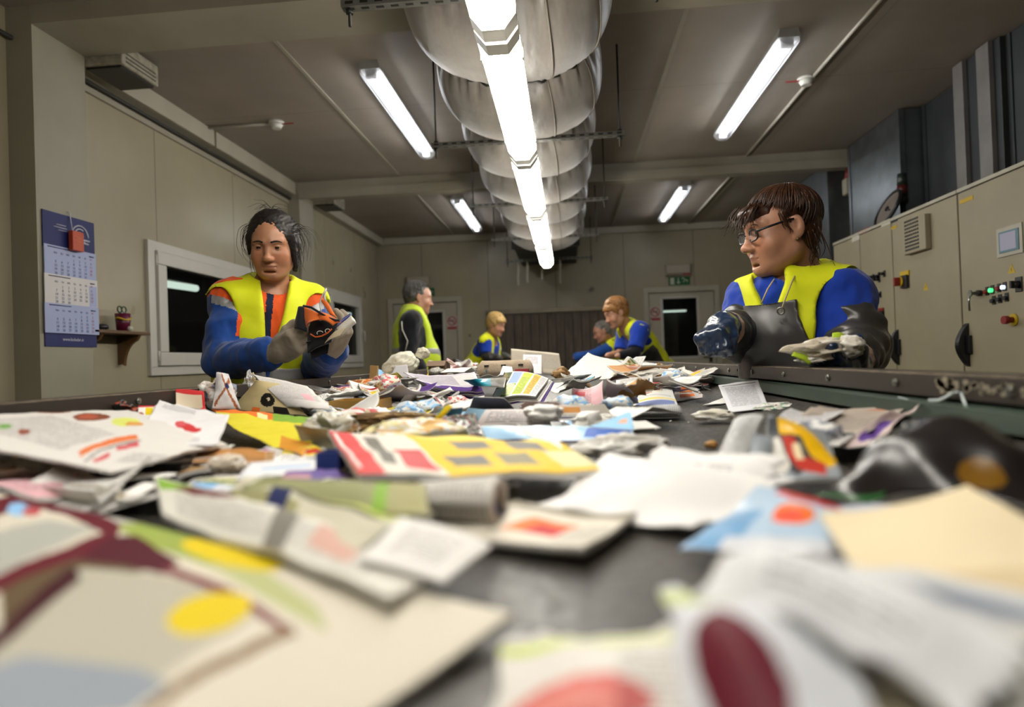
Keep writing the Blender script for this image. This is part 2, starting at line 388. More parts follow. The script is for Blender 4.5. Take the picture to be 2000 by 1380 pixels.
# ------------------------------------------------------------------ lamps
m_hous = mat('lamp_housing', '8b8a86', .4, .2)
m_cap = NT('clear_diffuser_end'); setc(m_cap.b.inputs['Base Color'], (.75, .74, .70)); m_cap.b.inputs['Roughness'].default_value = .18; m_cap.b.inputs['Transmission Weight'].default_value = .35; m_cap = m_cap.m
m_tube = emis('central_tube_light', (1.0, .955, .86), LAMP)
def prof(w, h, cut): return [(-w/2, 0), (w/2, 0), (w/2, -h*.45), (w/2-cut, -h), (-w/2+cut, -h), (-w/2, -h*.45)]
def central_lamp():
    t = thing('pendant_lamp', (-.185, 0, 2.08), 'bright fluorescent batten of the central row', 'lamp', 'row of fluorescent battens under the fabric duct')
    x = -.185
    MB().prism([(-.045, 0), (.045, 0), (.058, -.04), (-.058, -.04)], (x, .01, 2.20), (1, 0, 0), (0, 0, 1), (0, 1.22, 0)).build('housing', m_hous, t)
    MB().prism(prof(.135, .082, .035), (x, .075, 2.162), (1, 0, 0), (0, 0, 1), (0, 1.09, 0)).build('diffuser', m_tube, t, bevel=.006)
    e = MB()
    for y in (.005, 1.166): e.prism(prof(.139, .085, .036), (x, y, 2.163), (1, 0, 0), (0, 0, 1), (0, .068, 0))
    e.each('end_cap', m_cap, t)
    c = MB()
    for y in (.2, 1.04):
        for s in (-1, 1): c.box(x+s*.071-.003, y-.012, 2.12, x+s*.071+.003, y+.012, 2.17)
    c.each('clip', mat('steel_clip', '8c8a84', .3, .8), t)
    hg = MB()
    for y in (.25, 1.0): hg.cyl((x, y, 2.20), (x, y, 2.36), .004, 6)
    hg.each('hanging_rod', m_dark, t)
    return t
cl = central_lamp()
whr = ['closest to the viewer, cut by the picture top', 'longest in view, second from the near end', 'middle of the five, third along', 'fourth along, beyond the second hanger bar', 'last and smallest, over the far belt end']
ys = [.70, 1.95, 3.2, 4.45, 5.70]
for i, y in enumerate(ys):
    o = cl if i == 0 else copy_tree(cl)
    o.location.y = y+.01; o['label'] = 'bright fluorescent batten of the central row, ' + whr[i]
o = copy_tree(cl); o.location.y = -.54; o['label'] = 'unseen extra batten above the camera, added to light the near papers'  # extra lamp out of view, added to brighten the foreground
m_stube = emis('side_tube_light', (.93, .96, 1.0), SIDE)
m_shell = NT('clear_ribbed_diffuser'); k = m_shell
setc(k.b.inputs['Base Color'], (.86, .87, .90)); k.b.inputs['Roughness'].default_value = .3
tr = k.n('ShaderNodeBsdfTransparent'); mx = k.n('ShaderNodeMixShader', i_0=.30); k.l(tr.outputs[0], mx.inputs[1])
k.b.inputs['Emission Color'].default_value = (.9, .93, 1, 1); k.b.inputs['Emission Strength'].default_value = .22
k.l(k.b.outputs[0], mx.inputs[2]); k.l(mx.outputs[0], k.out.inputs[0]); m_shell = k.m
def side_lamp():
    t = thing('ceiling_lamp', (0, 0, ZC-.12), 'ceiling lamp', 'lamp', 'sealed tube lamps on the ceiling')
    MB().prism([(-.05, 0), (.05, 0), (.062, -.05), (-.062, -.05)], (0, 0, ZC), (1, 0, 0), (0, 0, 1), (0, 1.58, 0)).build('housing', mat('lamp_tray', '8f8f8c', .5), t)
    q = MB(); W = .068
    pr = [(-W*math.cos(a), -.05-.055*math.sin(a)) for a in [math.pi*i/10 for i in range(11)]]
    n = len(pr); vs = []; 
    for y, sx in ((.0, .75), (.03, 1), (1.55, 1), (1.58, .75)):
        for p in pr: vs.append((p[0]*sx, y, ZC-.05+(p[1]+.05)*sx))
    fs = [(r*n+i, r*n+i+1, (r+1)*n+i+1, (r+1)*n+i) for r in range(3) for i in range(n-1)]
    fs += [tuple(range(n)), tuple(range(3*n, 4*n))[::-1]]
    q.add(vs, fs, True); q.build('diffuser', m_shell, t)
    MB().cyl((0, .07, ZC-.075), (0, 1.51, ZC-.075), .015, 14).build('tube', m_stube, t)
    MB().box(-.03, .02, ZC-.09, .03, .06, ZC-.05).box(-.03, 1.52, ZC-.09, .03, 1.56, ZC-.05).each('lamp_holder', m_hous, t)
    return t
sl = side_lamp()
for i, (x, y, lb) in enumerate([(-1.10, 3.66, 'lit sealed tube lamp on the ceiling, near left, beside the fabric duct'), (-1.12, 6.75, 'lit sealed tube lamp on the ceiling beyond the beam, left of the duct'),
                              (1.29, 3.66, 'lit sealed tube lamp on the ceiling above the woman with glasses'), (1.28, 6.75, 'lit sealed tube lamp on the ceiling beyond the beam, right of the duct')]):
    o = sl if i == 0 else copy_tree(sl); o.location.x = x; o.location.y = y; o['label'] = lb

# ------------------------------------------------------------------ fabric air duct, ballooning between its cords
def fabric_mat():
    k = NT('duct_fabric'); b = k.b
    nz = k.noise(4, 5); k.l(k.ramp(nz, [(.3, hexc('67605a')), (.7, hexc('847d74'))]), b.inputs['Base Color'])
    b.inputs['Roughness'].default_value = .38; b.inputs['Sheen Weight'].default_value = .3; b.inputs['Specular IOR Level'].default_value = .6
    k.bump(k.noise(6, 3, (1.4, .5, 1)), .35, .03); return k.m
m_fab = fabric_mat()
DX, PIT = -.19, .75
def duct_ring(y, n=176):
    s = (y-.70)/PIT; q = abs(math.sin(math.pi*s))          # 0 at a seam, 1 mid-bay
    bul = q**.55; bay = math.floor(s)
    jit = math.sin(bay*12.9)*.5
    bul = q**.8; top = 2.875; bot = 2.388 - (.095+.02*jit)*bul; hw = .365+.055*bul
    if y > 7.05: f = max(0., 1-((y-7.05)/.3)**2)**.5; hw = .14+(hw-.14)*f; bot = 2.62-(2.62-bot)*f
    cz = (top+bot)/2; hh = (top-bot)/2; pts = []
    for j in range(n):
        th = 2*math.pi*j/n; c, s_ = math.cos(th), math.sin(th)
        e = .86; x = math.copysign(abs(c)**e, c)*hw; z = math.copysign(abs(s_)**e, s_)*hh
        low = max(0, -s_+.5)
        pk = math.sin(th*31+bay*2.3+1.5*math.sin(th*7+bay)); g = -(1-q)**4*.045*max(0, pk)**3*min(1, low+.35) + (1-q)**3*.008*math.sin(th*23+bay*2.3)*low + .005*math.sin(th*5+y*3.1)*bul + .006*(1-q)**1.5*math.sin(th*11+bay)
        x *= 1+g*2; z *= 1+g*2
        pts.append((DX+x, y, min(cz+z, ZC-.006)))
    return pts
ys_ = np.arange(-1.55, 7.351, .0375); vs = []; n = 176
for y in ys_: vs += duct_ring(float(y), n)
fs = [(i*n+j, i*n+(j+1) % n, (i+1)*n+(j+1) % n, (i+1)*n+j) for i in range(len(ys_)-1) for j in range(n)]
fs += [tuple(range(n))[::-1], tuple(range(len(vs)-n, len(vs)))]
duct = thing('fabric_duct', (DX, 3, 2.24), 'big grey fabric air duct ballooning along the ceiling between cords', 'air duct')
dm = MB().add(vs, fs, True); dm.build('fabric', m_fab, duct)
k_ = 0; yy = .70-PIT*2
while yy < 7.0:
    ring = duct_ring(yy, 176); cz = sum(p[2] for p in ring)/176
    ring = [(DX+(p[0]-DX)*1.012, p[1]-.004, cz+(p[2]-cz)*1.05) for p in ring]
    MB().tube(ring+[ring[0]], .006, 6, False).build('cord', m_dark, duct); yy += PIT
for th0, nm in ((5.1, 'seam'), (5.75, 'seam')):
    j = int(th0/(2*math.pi)*176); pts = []
    for y in ys_[:-8]:
        p = duct_ring(float(y))[j]; cz = 2.6
        pts.append((DX+(p[0]-DX)*1.008, p[1], cz+(p[2]-cz)*1.012))
    MB().tube(pts, .004, 5).build(nm, mat('duct_seam', '6e675b', .5), duct)
tag(MB().box(DX-.40, 7.5, 2.42, DX+.36, YB, ZC-.005).box(DX-.42, 7.46, 2.40, DX+.38, 7.5, ZC-.005).build('supply_duct', mat('dark_sheet_metal', '24231f', .5, .3), bevel=.004), 'dark sheet metal air box joining the duct to the back wall', 'air box')
# slotted hanger bars on threaded rods
m_bar = mat('galvanised_bar', '6d6c66', .4, .6, var=.15, vscale=20); m_rod = mat('threaded_rod', '2a2925', .5, .5)
def hanger():
    t = thing('hanger_bar', (DX, 0, 2.36), 'x', 'hanger', 'slotted hanger bars carrying the fabric duct')
    b = MB(); b.box(DX-.56, -.02, 2.362, DX+.56, .02, 2.366); b.box(DX-.56, -.02, 2.366, DX+.56, -.017, 2.386); b.box(DX-.56, .017, 2.366, DX+.56, .02, 2.386); b.build('channel', m_bar, t)
    s = MB()
    for i in range(21): x = DX-.53+i*.053; s.box(x-.014, -.0212, 2.370, x+.014, -.0202, 2.380); s.box(x-.014, -.006, 2.3612, x+.014, .006, 2.3622)
    s.each('slot', m_dark, t)
    for sx in (-1, 1):
        r = MB().cyl((DX+sx*.535, 0, 2.30), (DX+sx*.535, 0, ZC), .0055, 8).build('rod', m_rod, t)
        MB().cyl((DX+sx*.535, 0, 2.345), (DX+sx*.535, 0, 2.360), .014, 6).cyl((DX+sx*.535, 0, 2.388), (DX+sx*.535, 0, 2.40), .014, 6).each('nut', m_rod, r)
    return t
hb = hanger()
for i, (y, lb) in enumerate(((3.7, 'nearest and widest slotted hanger bar under the duct, between two rods'), (5.2, 'second slotted hanger bar under the duct, just before the beam'), (6.7, 'third slotted hanger bar, under the duct end'), (8.2, 'farthest slotted hanger bar, white strips dangling from it'), (2.2, 'slotted hanger bar under the duct above the picture top'))):
    o = hb if i == 0 else copy_tree(hb); o.location.y = y; o['label'] = lb
m_strip = mat('white_tape', 'b9b0a0', .6)
for i, (px, y0, y1) in enumerate(((1011, 509, 545), (1029, 508, 545), (1058, 512, 544), (1093, 500, 538))):
    a = PY(px, y0, 8.2); L = .30-.03*(i % 3); pts = [(a[0]+.004*math.sin(k2), 8.2+.03+.006*math.sin(k2*1.3+i), 2.362-L*k2/6) for k2 in range(7)]
    mb = MB(); vs = [(p[0]+s_*.013, p[1]+d_, p[2]) for p in pts for s_ in (-1, 1) for d_ in (0, .002)]
    fs = []
    for k2 in range(6): o_ = k2*4; fs += [(o_, o_+2, o_+6, o_+4), (o_+1, o_+5, o_+7, o_+3), (o_, o_+4, o_+5, o_+1), (o_+2, o_+3, o_+7, o_+6)]
    fs += [(0, 1, 3, 2), (24, 26, 27, 25)]
    mb.add(vs, fs); mb.build('dangling_strip', m_strip, label='thin white strip dangling from the farthest hanger bar, ' + ('leftmost', 'second from the left', 'third from the left', 'rightmost')[i] + ' of four', cat='strip', group='white strips on the far hanger bar')

# ------------------------------------------------------------------ ceiling detectors, conduits, speaker boxes
def detector(x, y, lb, side):
    t = thing('smoke_detector', (x, y, ZC-.06), lb, 'detector', 'smoke detectors on the ceiling')
    MB().cyl((x, y, ZC), (x, y, ZC-.018), .055, 24).build('base', m_white, t)
    MB().cyl((x, y, ZC-.018), (x, y, ZC-.05), .045, 24, .032).build('head', m_white, t)
    MB().box(x, y-.004, ZC-.022, x+side*.13, y+.004, ZC-.014).build('tag', m_red, t)
detector(1.63, 4.355, 'white smoke detector on the ceiling right of the near right lamp', -1)
detector(-2.046, 4.475, 'white smoke detector on the ceiling near the left wall', 1)
tag(MB().tube([(1.66, 3.2, ZC-.012), (1.66, 4.30, ZC-.012)], .011, 8).tube([(1.66, 4.41, ZC-.012), (1.68, 5.95, ZC-.012)], .011, 8).build('cable_conduit', mat('conduit', 'a59f90', .4)), 'white cable conduit on the ceiling leading to the right-hand detector', 'conduit')
tag(MB().tube([(-2.56, 4.47, ZC-.012), (-2.1, 4.475, ZC-.012)], .010, 8).build('cable_conduit', _M['conduit']), 'short white conduit from left wall trunking to detector', 'conduit')
tag(MB().tube([(1.70, 6.32, ZC-.012), (1.70, 8.9, ZC-.012)], .011, 8).build('cable_conduit', _M['conduit']), 'white cable conduit on the far ceiling beyond the beam', 'conduit')
def airbox(x0, x1, y0, y1, z0, lb):
    t = thing('wall_speaker', ((x0+x1)/2, (y0+y1)/2, z0), lb, 'vent box')
    MB().box(x0, y0, z0+.012, x1, y1, ZC-.012).build('case', mat('old_cream_plastic', '8e8776', .6, var=.3, vscale=25), t, bevel=.008)
    MB().box(x0+.02, y0+.02, z0, x1-.02, y1-.02, z0+.014).build('grille', m_dark, t)
    s = MB()
    for i in range(3): s.box(x1-.001, y0+.03, z0+.03+i*.022, x1+.003, y1-.03, z0+.036+i*.022)
    s.each('slot', mat('slot_brown', '4a4436', .6), t)
airbox(-2.55, -2.31, 3.21, 3.52, 2.745, 'dirty cream box with dark underside, in the near left ceiling corner')
airbox(-2.54, -2.31, 6.33, 6.64, 2.75, 'small cream box with dark underside behind the far column')
# ------------------------------------------------------------------ right side: switch cabinets and sheet metal ducts
def text_add(mb, txt, M, size, align='CENTER', extrude=.0003, spacing=1.0, mi=None):
    o = text_obj(txt, M, size, m_dark, None, 't', align, extrude, spacing); me = o.data
    mb.add([tuple(v.co) for v in me.vertices], [tuple(p.vertices) for p in me.polygons], False, mi)
    bpy.data.objects.remove(o)
CX = 2.15
m_cab = mat('cabinet_paint', '8f866f', .45, var=.07, vscale=3, bump=.08, bscale=300)
m_cabtop = mat('cabinet_rail', 'a8a392', .4)
m_blk = mat('switch_black', '16161a', .35); m_redp = mat('switch_red', '7c1410', .4); m_yel = mat('label_yellow', 'b99a10', .5)
m_key = mat('key_steel', '8a8d86', .3, .9)
def cpx(px, py): p = PX(px, py, CX); return float(p[1]), float(p[2])
def plate(mb, x0, y0, x1, y1, d0=0., d1=.004, mi=None):
    ya, za = cpx(x0, (y0+y1)/2); yb, zb = cpx(x1, (y0+y1)/2); cx = (x0+x1)/2
    zt = cpx(cx, y0)[1]; zb_ = cpx(cx, y1)[1]
    return mb.box(CX-d1, yb, zb_, CX-d0, ya, zt, mi=mi)
def cab(y0, y1, label):
    t = thing('switch_cabinet', (CX+.25, (y0+y1)/2, 0), label, 'cabinet', 'beige switch cabinets along the right wall')
    MB().box(CX+.02, y0+.002, .1, CX+.48, y1-.002, 1.94).build('case', m_cab, t, bevel=.004)
    MB().box(CX+.04, y0+.01, 0, CX+.46, y1-.01, .1).build('plinth', m_dark, t)
    MB().box(CX, y0+.004, .12, CX+.02, y1-.004, 1.92).build('door', m_cab, t, bevel=.004)
    MB().box(CX-.004, y0, 1.925, CX+.03, y1, 1.945).build('top_rail', m_cabtop, t, bevel=.002)
    return t
cA = cab(2.50, 3.685, 'beige switch cabinet with the small screen and lit push buttons, nearest')
cB = cab(3.69, 4.40, 'beige switch cabinet with the ventilation grille and main switch')
cC = cab(4.405, 4.86, 'narrow beige switch cabinet with small black selectors and red switch')
cD = cab(4.865, 5.32, 'farthest narrow beige switch cabinet, behind the woman with glasses')
def cname(t, kind):
    d = [c for c in t.children if c.name.startswith('door')][0]; return d
dA, dB, dC, dD = [cname(t, 'door') for t in (cA, cB, cC, cD)]
def handle(px, y0, y1, par):
    ya, zt = cpx(px, y0); _, zb = cpx(px, y1); pts = []; 
    prof_ = [(ya+.05, zb), (ya+.05, zt)]
    n = 14; arc = [(math.sin(math.pi*i/n), zb+(zt-zb)*i/n) for i in range(n+1)]
    poly = [(0, a[1]-zb) if i in (0, n) else (-a[0]*.052-.006, a[1]-zb) for i, a in enumerate(arc)]
    # bow standing off the door
    MB().prism(poly+[(0, zt-zb)], (CX, ya-.02, zb), (1, 0, 0), (0, 0, 1), (0, .036, 0)).box(CX-.018, ya-.045, zb+(zt-zb)*.3, CX, ya+.03, zb+(zt-zb)*.72).build('door_handle', m_blk, par, bevel=.003)
handle(1752, 643, 713, dB); handle(1888, 631, 716, dA)
def tri(px, py, h, par):
    y, z = cpx(px, py); y0, z0 = cpx(px, py+h/2); z1 = cpx(px, py-h/2)[1]; H = z1-z0
    t = MB().prism([(-H*.58, 0), (H*.58, 0), (0, H)], (CX-.0015, y, z0), (0, -1, 0), (0, 0, 1), (.0015, 0, 0)).build('warning_triangle', m_yel, par)
    MB().prism([(0, H*.2), (H*.06, H*.42), (H*.0, H*.42), (H*.05, H*.72), (-H*.08, H*.38), (-H*.01, H*.38)], (CX-.0022, y, z0), (0, -1, 0), (0, 0, 1), (.001, 0, 0)).build('lightning_bolt', m_blk, t)
tri(1808, 559, 15, dB); tri(1976, 524, 19, dA); tri(1720, 692, 20, dC)
g = MB(); plate(g, 1775, 424, 1819, 492, 0, .035); g.build('vent_housing', m_cab, dB, bevel=.005)
g = MB(); ya, zt = cpx(1777, 431); yb, zb = cpx(1808, 484)
nC, nR = 7, 9
for i in range(nR):
    for j in range(nC):
        y0 = ya+(yb-ya)*(j+.15)/nC; y1 = ya+(yb-ya)*(j+.85)/nC; z0 = zb+(zt-zb)*(i+.2)/nR; z1 = zb+(zt-zb)*(i+.75)/nR
        g.box(CX-.037, y1, z0, CX-.034, y0, z1)
g.build('vent_slots', m_blk, dB)
def switch(x0, y0, x1, y1, par, lab, labm, knob, labrect):
    g = MB(); plate(g, x0+(x1-x0)*.55, y0, x1, y1, 0, .02); b = g.build('switch_body', m_blk, par, bevel=.002)
    g = MB(); y, z = cpx(x0+(x1-x0)*.62, (y0+y1)/2); r_ = abs(cpx(x0, y0+3)[1]-cpx(x0, y1-3)[1])/2
    g.cyl((CX-.02, y, z), (CX-.026, y, z), r_*1.0, 20); g.build('yellow_collar', m_yel, b)
    g = MB(); g.box(CX-.062, y-r_*.35, z-r_*.85, CX-.026, y+r_*.35, z+r_*.85); g.build('red_knob', m_redp, b, bevel=.003)
    g = MB(); plate(g, *labrect, 0, .008); g.build('legend_plate', labm, b)
switch(1748, 537, 1776, 562, dB, '', m_yel, m_redp, (1760, 529, 1777, 539))
switch(1704, 607, 1728, 630, dC, '', m_redp, m_redp, (1717, 601, 1727, 610))
def selector(px, py, par, s=1., name='selector_switch', m=m_blk):
    y, z = cpx(px, py); h = .017*s
    b = MB().box(CX-.006, y-h*.9, z-h*1.4, CX, y+h*.9, z+h*1.4).build(name, m, par, bevel=.002)
    MB().cyl((CX-.006, y, z), (CX-.03, y, z), h*.7, 14).box(CX-.042, y-h*.25, z-h*.7, CX-.03, y+h*.25, z+h*.7).build('knob', m_blk, b)
    return b
for p in ((1706, 541), (1717, 539), (1728, 534), (1720, 575), (1718, 545)): selector(*p, dC, .9)
g = MB(); plate(g, 1948, 440, 1999, 499, 0, .006); scn = g.build('screen_frame', mat('screen_frame', 'a19c8e', .4), dA, bevel=.003)
g = MB(); plate(g, 1954, 449, 1993, 491, .006, .009); sb = g.build('screen_bezel', mat('screen_bezel', '3f6c78', .4), scn)
g = MB(); plate(g, 1957, 453, 1988, 487, .009, .0105); g.build('screen', emis('screen_glow', (.50, .47, .62), .30, (.1, .1, .12)), scn)
leds = [(1929, 568, m_redp), (1939, 565, emis('led_green', (.05, 1, .25), 1.6, (.1, .5, .2))), (1952, 562, m_redp), (1963, 559, emis('led_white', (.6, .75, 1), 1.4)), (1942, 586, m_blk), (1954, 583, m_blk), (1967, 580, m_blk)]
for (px, py, mm) in leds:
    y, z = cpx(px, py); b = MB().box(CX-.004, y-.014, z-.022, CX, y+.014, z+.022).build('push_button', m_blk, dA, bevel=.0015)
    MB().cyl((CX-.004, y, z-.004), (CX-.018, y, z-.004), .0105, 16).build('lens', mm, b)
selector(1991, 555, dA, 1.5)
y, z = cpx(1916, 572)
kb = MB().cyl((CX, y, z), (CX-.02, y, z), .016, 14).build('key_switch', m_blk, dA)
MB().box(CX-.05, y-.003, z-.008, CX-.02, y+.003, z+.008).cyl((CX-.052, y, z), (CX-.058, y, z), .018, 14).build('key', m_key, kb)
MB().tube([(CX-.056, y, z), (CX-.058, y+.004, z-.04), (CX-.056, y+.006, z-.09)], .005, 8).build('spare_key', m_key, kb)
y, z = cpx(1981, 624)
eb = MB().cyl((CX, y, z), (CX-.008, y, z), .03, 20).build('emergency_stop', m_yel, dA); MB().cyl((CX-.008, y, z), (CX-.03, y, z), .014, 16).cyl((CX-.03, y, z), (CX-.05, y, z), .02, 20).build('red_mushroom', m_redp, eb)
for rect, mm, par in (((1676, 447, 1700, 455), m_redp, dC), ((1664, 460, 1679, 470), m_sgnw, dD), ((1721, 430, 1739, 440), m_sgnw, dC), ((1740, 429, 1753, 434), m_blk, dB), ((1741, 441, 1752, 447), m_yel, dB), ((1874, 368, 1895, 373), m_blk, dA), ((1875, 386, 1901, 394), m_yel, dA)):
    g = MB(); plate(g, *rect, 0, .002); g.build('sticker', mm, par)
for tt, par in ((dD, dD),):
    g = MB()
# steel ductwork behind and above the cabinets
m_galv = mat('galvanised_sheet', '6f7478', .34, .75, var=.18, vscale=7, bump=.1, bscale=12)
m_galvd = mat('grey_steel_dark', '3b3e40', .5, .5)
def sduct(x0, y0, y1, z0, lb, m=m_galv):
    t = thing('steel_duct', ((x0+2.8)/2, (y0+y1)/2, z0), lb, 'duct', 'sheet metal ducts above the cabinets')
    MB().box(x0, y0, z0, 2.82, y1, ZC-.01).build('casing', m, t, bevel=.004)
    MB().box(x0-.008, y0-.008, z0, x0+.03, y0+.03, ZC-.01).box(x0-.008, y1-.03, z0, x0+.03, y1+.008, ZC-.01).each('corner_angle', m, t)
sduct(2.54, 5.02, 5.885, 1.95, 'wide galvanised steel duct with bright highlight behind the round dial')
sduct(2.54, 6.35, 7.30, 1.0, 'farther galvanised steel duct beside the bobbed woman\'s head')
t = thing('steel_duct', (2.68, 4.15, 1.95), 'steel duct with two white vertical strips above the cabinets', 'duct', 'sheet metal ducts above the cabinets')
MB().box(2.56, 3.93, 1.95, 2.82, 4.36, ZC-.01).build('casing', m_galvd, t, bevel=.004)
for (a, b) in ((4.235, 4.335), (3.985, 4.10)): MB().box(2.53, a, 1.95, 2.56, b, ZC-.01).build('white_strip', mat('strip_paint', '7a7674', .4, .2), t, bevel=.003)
sduct(2.70, 4.40, 4.99, 1.95, 'dark panel added for the shaded gap between wide duct and white strips', m_galvd)  # dark panel added in place of the deep shade in this gap
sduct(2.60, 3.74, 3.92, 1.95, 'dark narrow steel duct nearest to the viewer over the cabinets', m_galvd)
# things on the cabinets
p = PX(1741, 406, 2.28)
t = thing('dial', (2.28, p[1], 1.945), 'round pale dial with dark rim leaning on top of the cabinets', 'dial')
c = Vector((2.27, float(p[1])+.03, 2.065)); nrm = Vector((-.89, .02, .44)).normalized(); a = nrm.orthogonal().normalized(); b = nrm.cross(a)
R = .135
MB().tube([c+a*R*math.cos(2*math.pi*i/36)+b*R*math.sin(2*math.pi*i/36) for i in range(37)], .013, 8, False).build('rim', m_blk, t)
MB().cyl(c-nrm*.012, c+nrm*.002, R-.008, 36).build('face', mat('dial_face', '70675f', .5), t)
MB().cyl(c+nrm*.002, c+nrm*.012, .018, 12).tube([c+nrm*.006, c+nrm*.006+a*.06+b*.03], .005, 6).build('pointer', m_blk, t)
p = PX(1763, 380, 2.38)
t = thing('stack_light', (2.38, p[1], 1.945), 'dark signal tower lamp with dull red segment on the cabinets', 'signal lamp')
x, y = 2.38, float(p[1]); x_ = [(1.945, 1.985, .03), (1.985, 2.06, .022)]
MB().cyl((x, y, 1.945), (x, y, 1.97), .04, 20).cyl((x, y, 1.97), (x, y, 2.10), .02, 14).build('foot', m_blk, t)
MB().cyl((x, y, 2.10), (x, y, 2.165), .034, 20).build('black_segment', m_blk, t)
MB().cyl((x, y, 2.165), (x, y, 2.225), .034, 20).build('red_segment', mat('lens_dark_red', '4a1512', .3), t)
MB().cyl((x, y, 2.225), (x, y, 2.31), .034, 20, .03).build('top_segment', mat('lens_dark_green', '1f2a24', .3), t)
p = PX(1648, 345, 2.62)
t = thing('alarm_sounder', (2.6, p[1], 2.2), 'red and cream alarm sounder in the gap between steel ducts', 'alarm')
x, y, z = p
MB().box(x, y-.05, z-.17, x+.12, y+.05, z-.02).build('cream_body', mat('cream_plastic', '9a9480', .5), t, bevel=.01)
MB().cyl((x+.06, y, z-.02), (x+.06, y, z+.08), .055, 18, .035).build('red_beacon', m_redp, t)
MB().box(x+.05, y-.02, z-.1, 2.85, y+.02, z-.06).build('bracket', m_galvd, t)

# ------------------------------------------------------------------ left wall: shelf and what stands on it
m_shelf = mat('varnished_wood', '5a3f22', .35, var=.3, vscale=12, stretch=(1, 6, 1))
sh = thing('wall_shelf', (XL+.08, 3.45, 1.2), 'small brown wooden shelf on two curved brackets, between calendar and window', 'shelf')
MB().box(XL, 3.20, 1.325, XL+.15, 3.66, 1.345).build('board', m_shelf, sh, bevel=.004)
for px_ in (172, 247):
    y = float(PX(px_, 680, XL+.05)[1])
    arc = [(.0, 0), (.0, .17), (.14, .17)] + [(.14-.10*math.sin(a), .14-.15*(1-math.cos(a))) for a in [math.pi/2*i/8 for i in range(1, 9)]] + [(.03, -.0)]
    MB().prism(arc, (XL, y-.011, 1.155), (1, 0, 0), (0, 0, 1), (0, .022, 0)).build('bracket', m_shelf, sh, bevel=.002)
SZ = 1.345
def spot(px, X=XL+.075): return float(PX(px, 645, X)[1])
y = spot(174); tag(MB().cyl((XL+.075, y, SZ), (XL+.075, y, SZ+.29), .035, 24).build('paper_roll', mat('roll_white', 'a5a29b', .6)), 'upright pale paper roll standing on the wooden shelf', 'paper roll')
mb = MB(); vs = []; y = spot(150)
for i in range(9):
    z = SZ+.27*i/8
    for s_ in (0, 1):
        for d_ in (0, .004):
            q = i/8; vs.append((XL+.03+.03*math.sin(q*5)+d_+.02*s_, y-.04+.10*s_*(1-.35*abs(math.sin(q*6))), z))
fs = []
for i in range(8): o_ = i*4; fs += [(o_, o_+2, o_+6, o_+4), (o_+1, o_+5, o_+7, o_+3), (o_, o_+4, o_+5, o_+1), (o_+2, o_+3, o_+7, o_+6)]
fs += [(0, 1, 3, 2), (32, 34, 35, 33)]
mb.add(vs, fs, True); tag(mb.build('paper_bag', mat('bag_white', 'aaa79f', .7)), 'crumpled pale paper bag on the shelf, half behind the calendar', 'bag')
y = spot(195); mb = MB().sphere((XL+.09, y, SZ+.018), .03, 16, 10, (1, 1.2, .62)); tag(mb.build('black_mouse', m_blk), 'small black rounded gadget lying on the shelf beside the roll', 'gadget')
y = spot(239); cx_ = XL+.08
cup = thing('cup', (cx_, y, SZ), 'purple cup with yellow print holding green scissors on the shelf', 'cup')
MB().cyl((cx_, y, SZ), (cx_, y, SZ+.105), .034, 24, .041).build('body', mat('cup_purple', '5a1032', .35), cup)
MB().tube([(cx_+.0425*math.cos(a), y+.0425*math.sin(a), SZ+.072+.006*math.sin(3*a)) for a in np.linspace(-1.9, .3, 12)], .006, 6).build('yellow_print', m_yel, cup)
sc_ = thing('scissors', (cx_, y-.01, SZ+.10), 'dark green scissor handles sticking out of the purple cup', 'scissors')
for yy in (y-.025, y+.012): MB().tube([(cx_, yy+.018*math.cos(a), SZ+.128+.018*math.sin(a)) for a in np.linspace(0, 2*math.pi, 17)], .004, 6, False).build('handle', mat('handle_green', '133a26', .4), sc_)
MB().box(cx_-.002, y-.015, SZ+.02, cx_+.002, y+.003, SZ+.115).build('blade', m_key, sc_)
y = spot(254, XL+.12); tag(MB().sphere((XL+.12, y, SZ+.016), .016, 12, 8, (1, 1, 1)).build('white_ball', m_sgnw), 'tiny cream lump beside the purple cup on the shelf', 'trinket')

# three-month calendar hanging on the near column
KX = -2.515
m_cblue = mat('calendar_blue', '0f1a58', .6, var=.12, vscale=5); m_csh = mat('calendar_sheet_blue', '9aa3c8', .5, var=.03); m_csw = mat('calendar_sheet_white', 'c6c3c2', .5, var=.03)
m_ink = mat('calendar_ink', '2b3564', .6); m_inkr = mat('calendar_red', '9c4a50', .6); m_logo = mat('logo_white', 'b9bac6', .5)
cal = thing('wall_calendar', (KX, 3.05, 1.24), 'three-month wall calendar, dark blue head and foot, on the left column', 'calendar')
CY0, CY1, CZ0, CZ1 = 2.885, 3.225, 1.246, 1.912
def cz(f): return CZ1-(CZ1-CZ0)*f
def sheet(f0, f1, m, nm, d, grow=0):
    return MB().box(KX+d, CY0-grow, cz(f1), KX+d+.004, CY1+grow, cz(f0)).build(nm, m, cal)
hd = sheet(0, .27, m_cblue, 'head', .004); ft = sheet(.88, 1, m_cblue, 'foot', .002)
def cpt(u, f, d=.0095): return (KX+d, CY0+(CY1-CY0)*u, cz(f))
g = MB()
cc = cpt(.70, .135)
for R_, a0, a1 in ((.055, 0, 4.6), (.038, 1, 5.6), (.02, 0, 6.2)): g.tube([(cc[0], cc[1]+R_*math.cos(a), cc[2]+R_*math.sin(a)) for a in np.linspace(a0, a1, 22)], .0035, 6)
g.tube([cpt(.62, .16), cpt(.88, .16)], .006, 6); g.tube([cpt(.64, .18), cpt(.86, .185)], .005, 6)
for i, (u0, u1, f) in enumerate(((.25, .42, .085), (.20, .44, .105), (.28, .44, .125))): g.tube([cpt(u0, f), cpt(u1, f)], .0022, 5)
g.build('emblem', m_logo, hd)
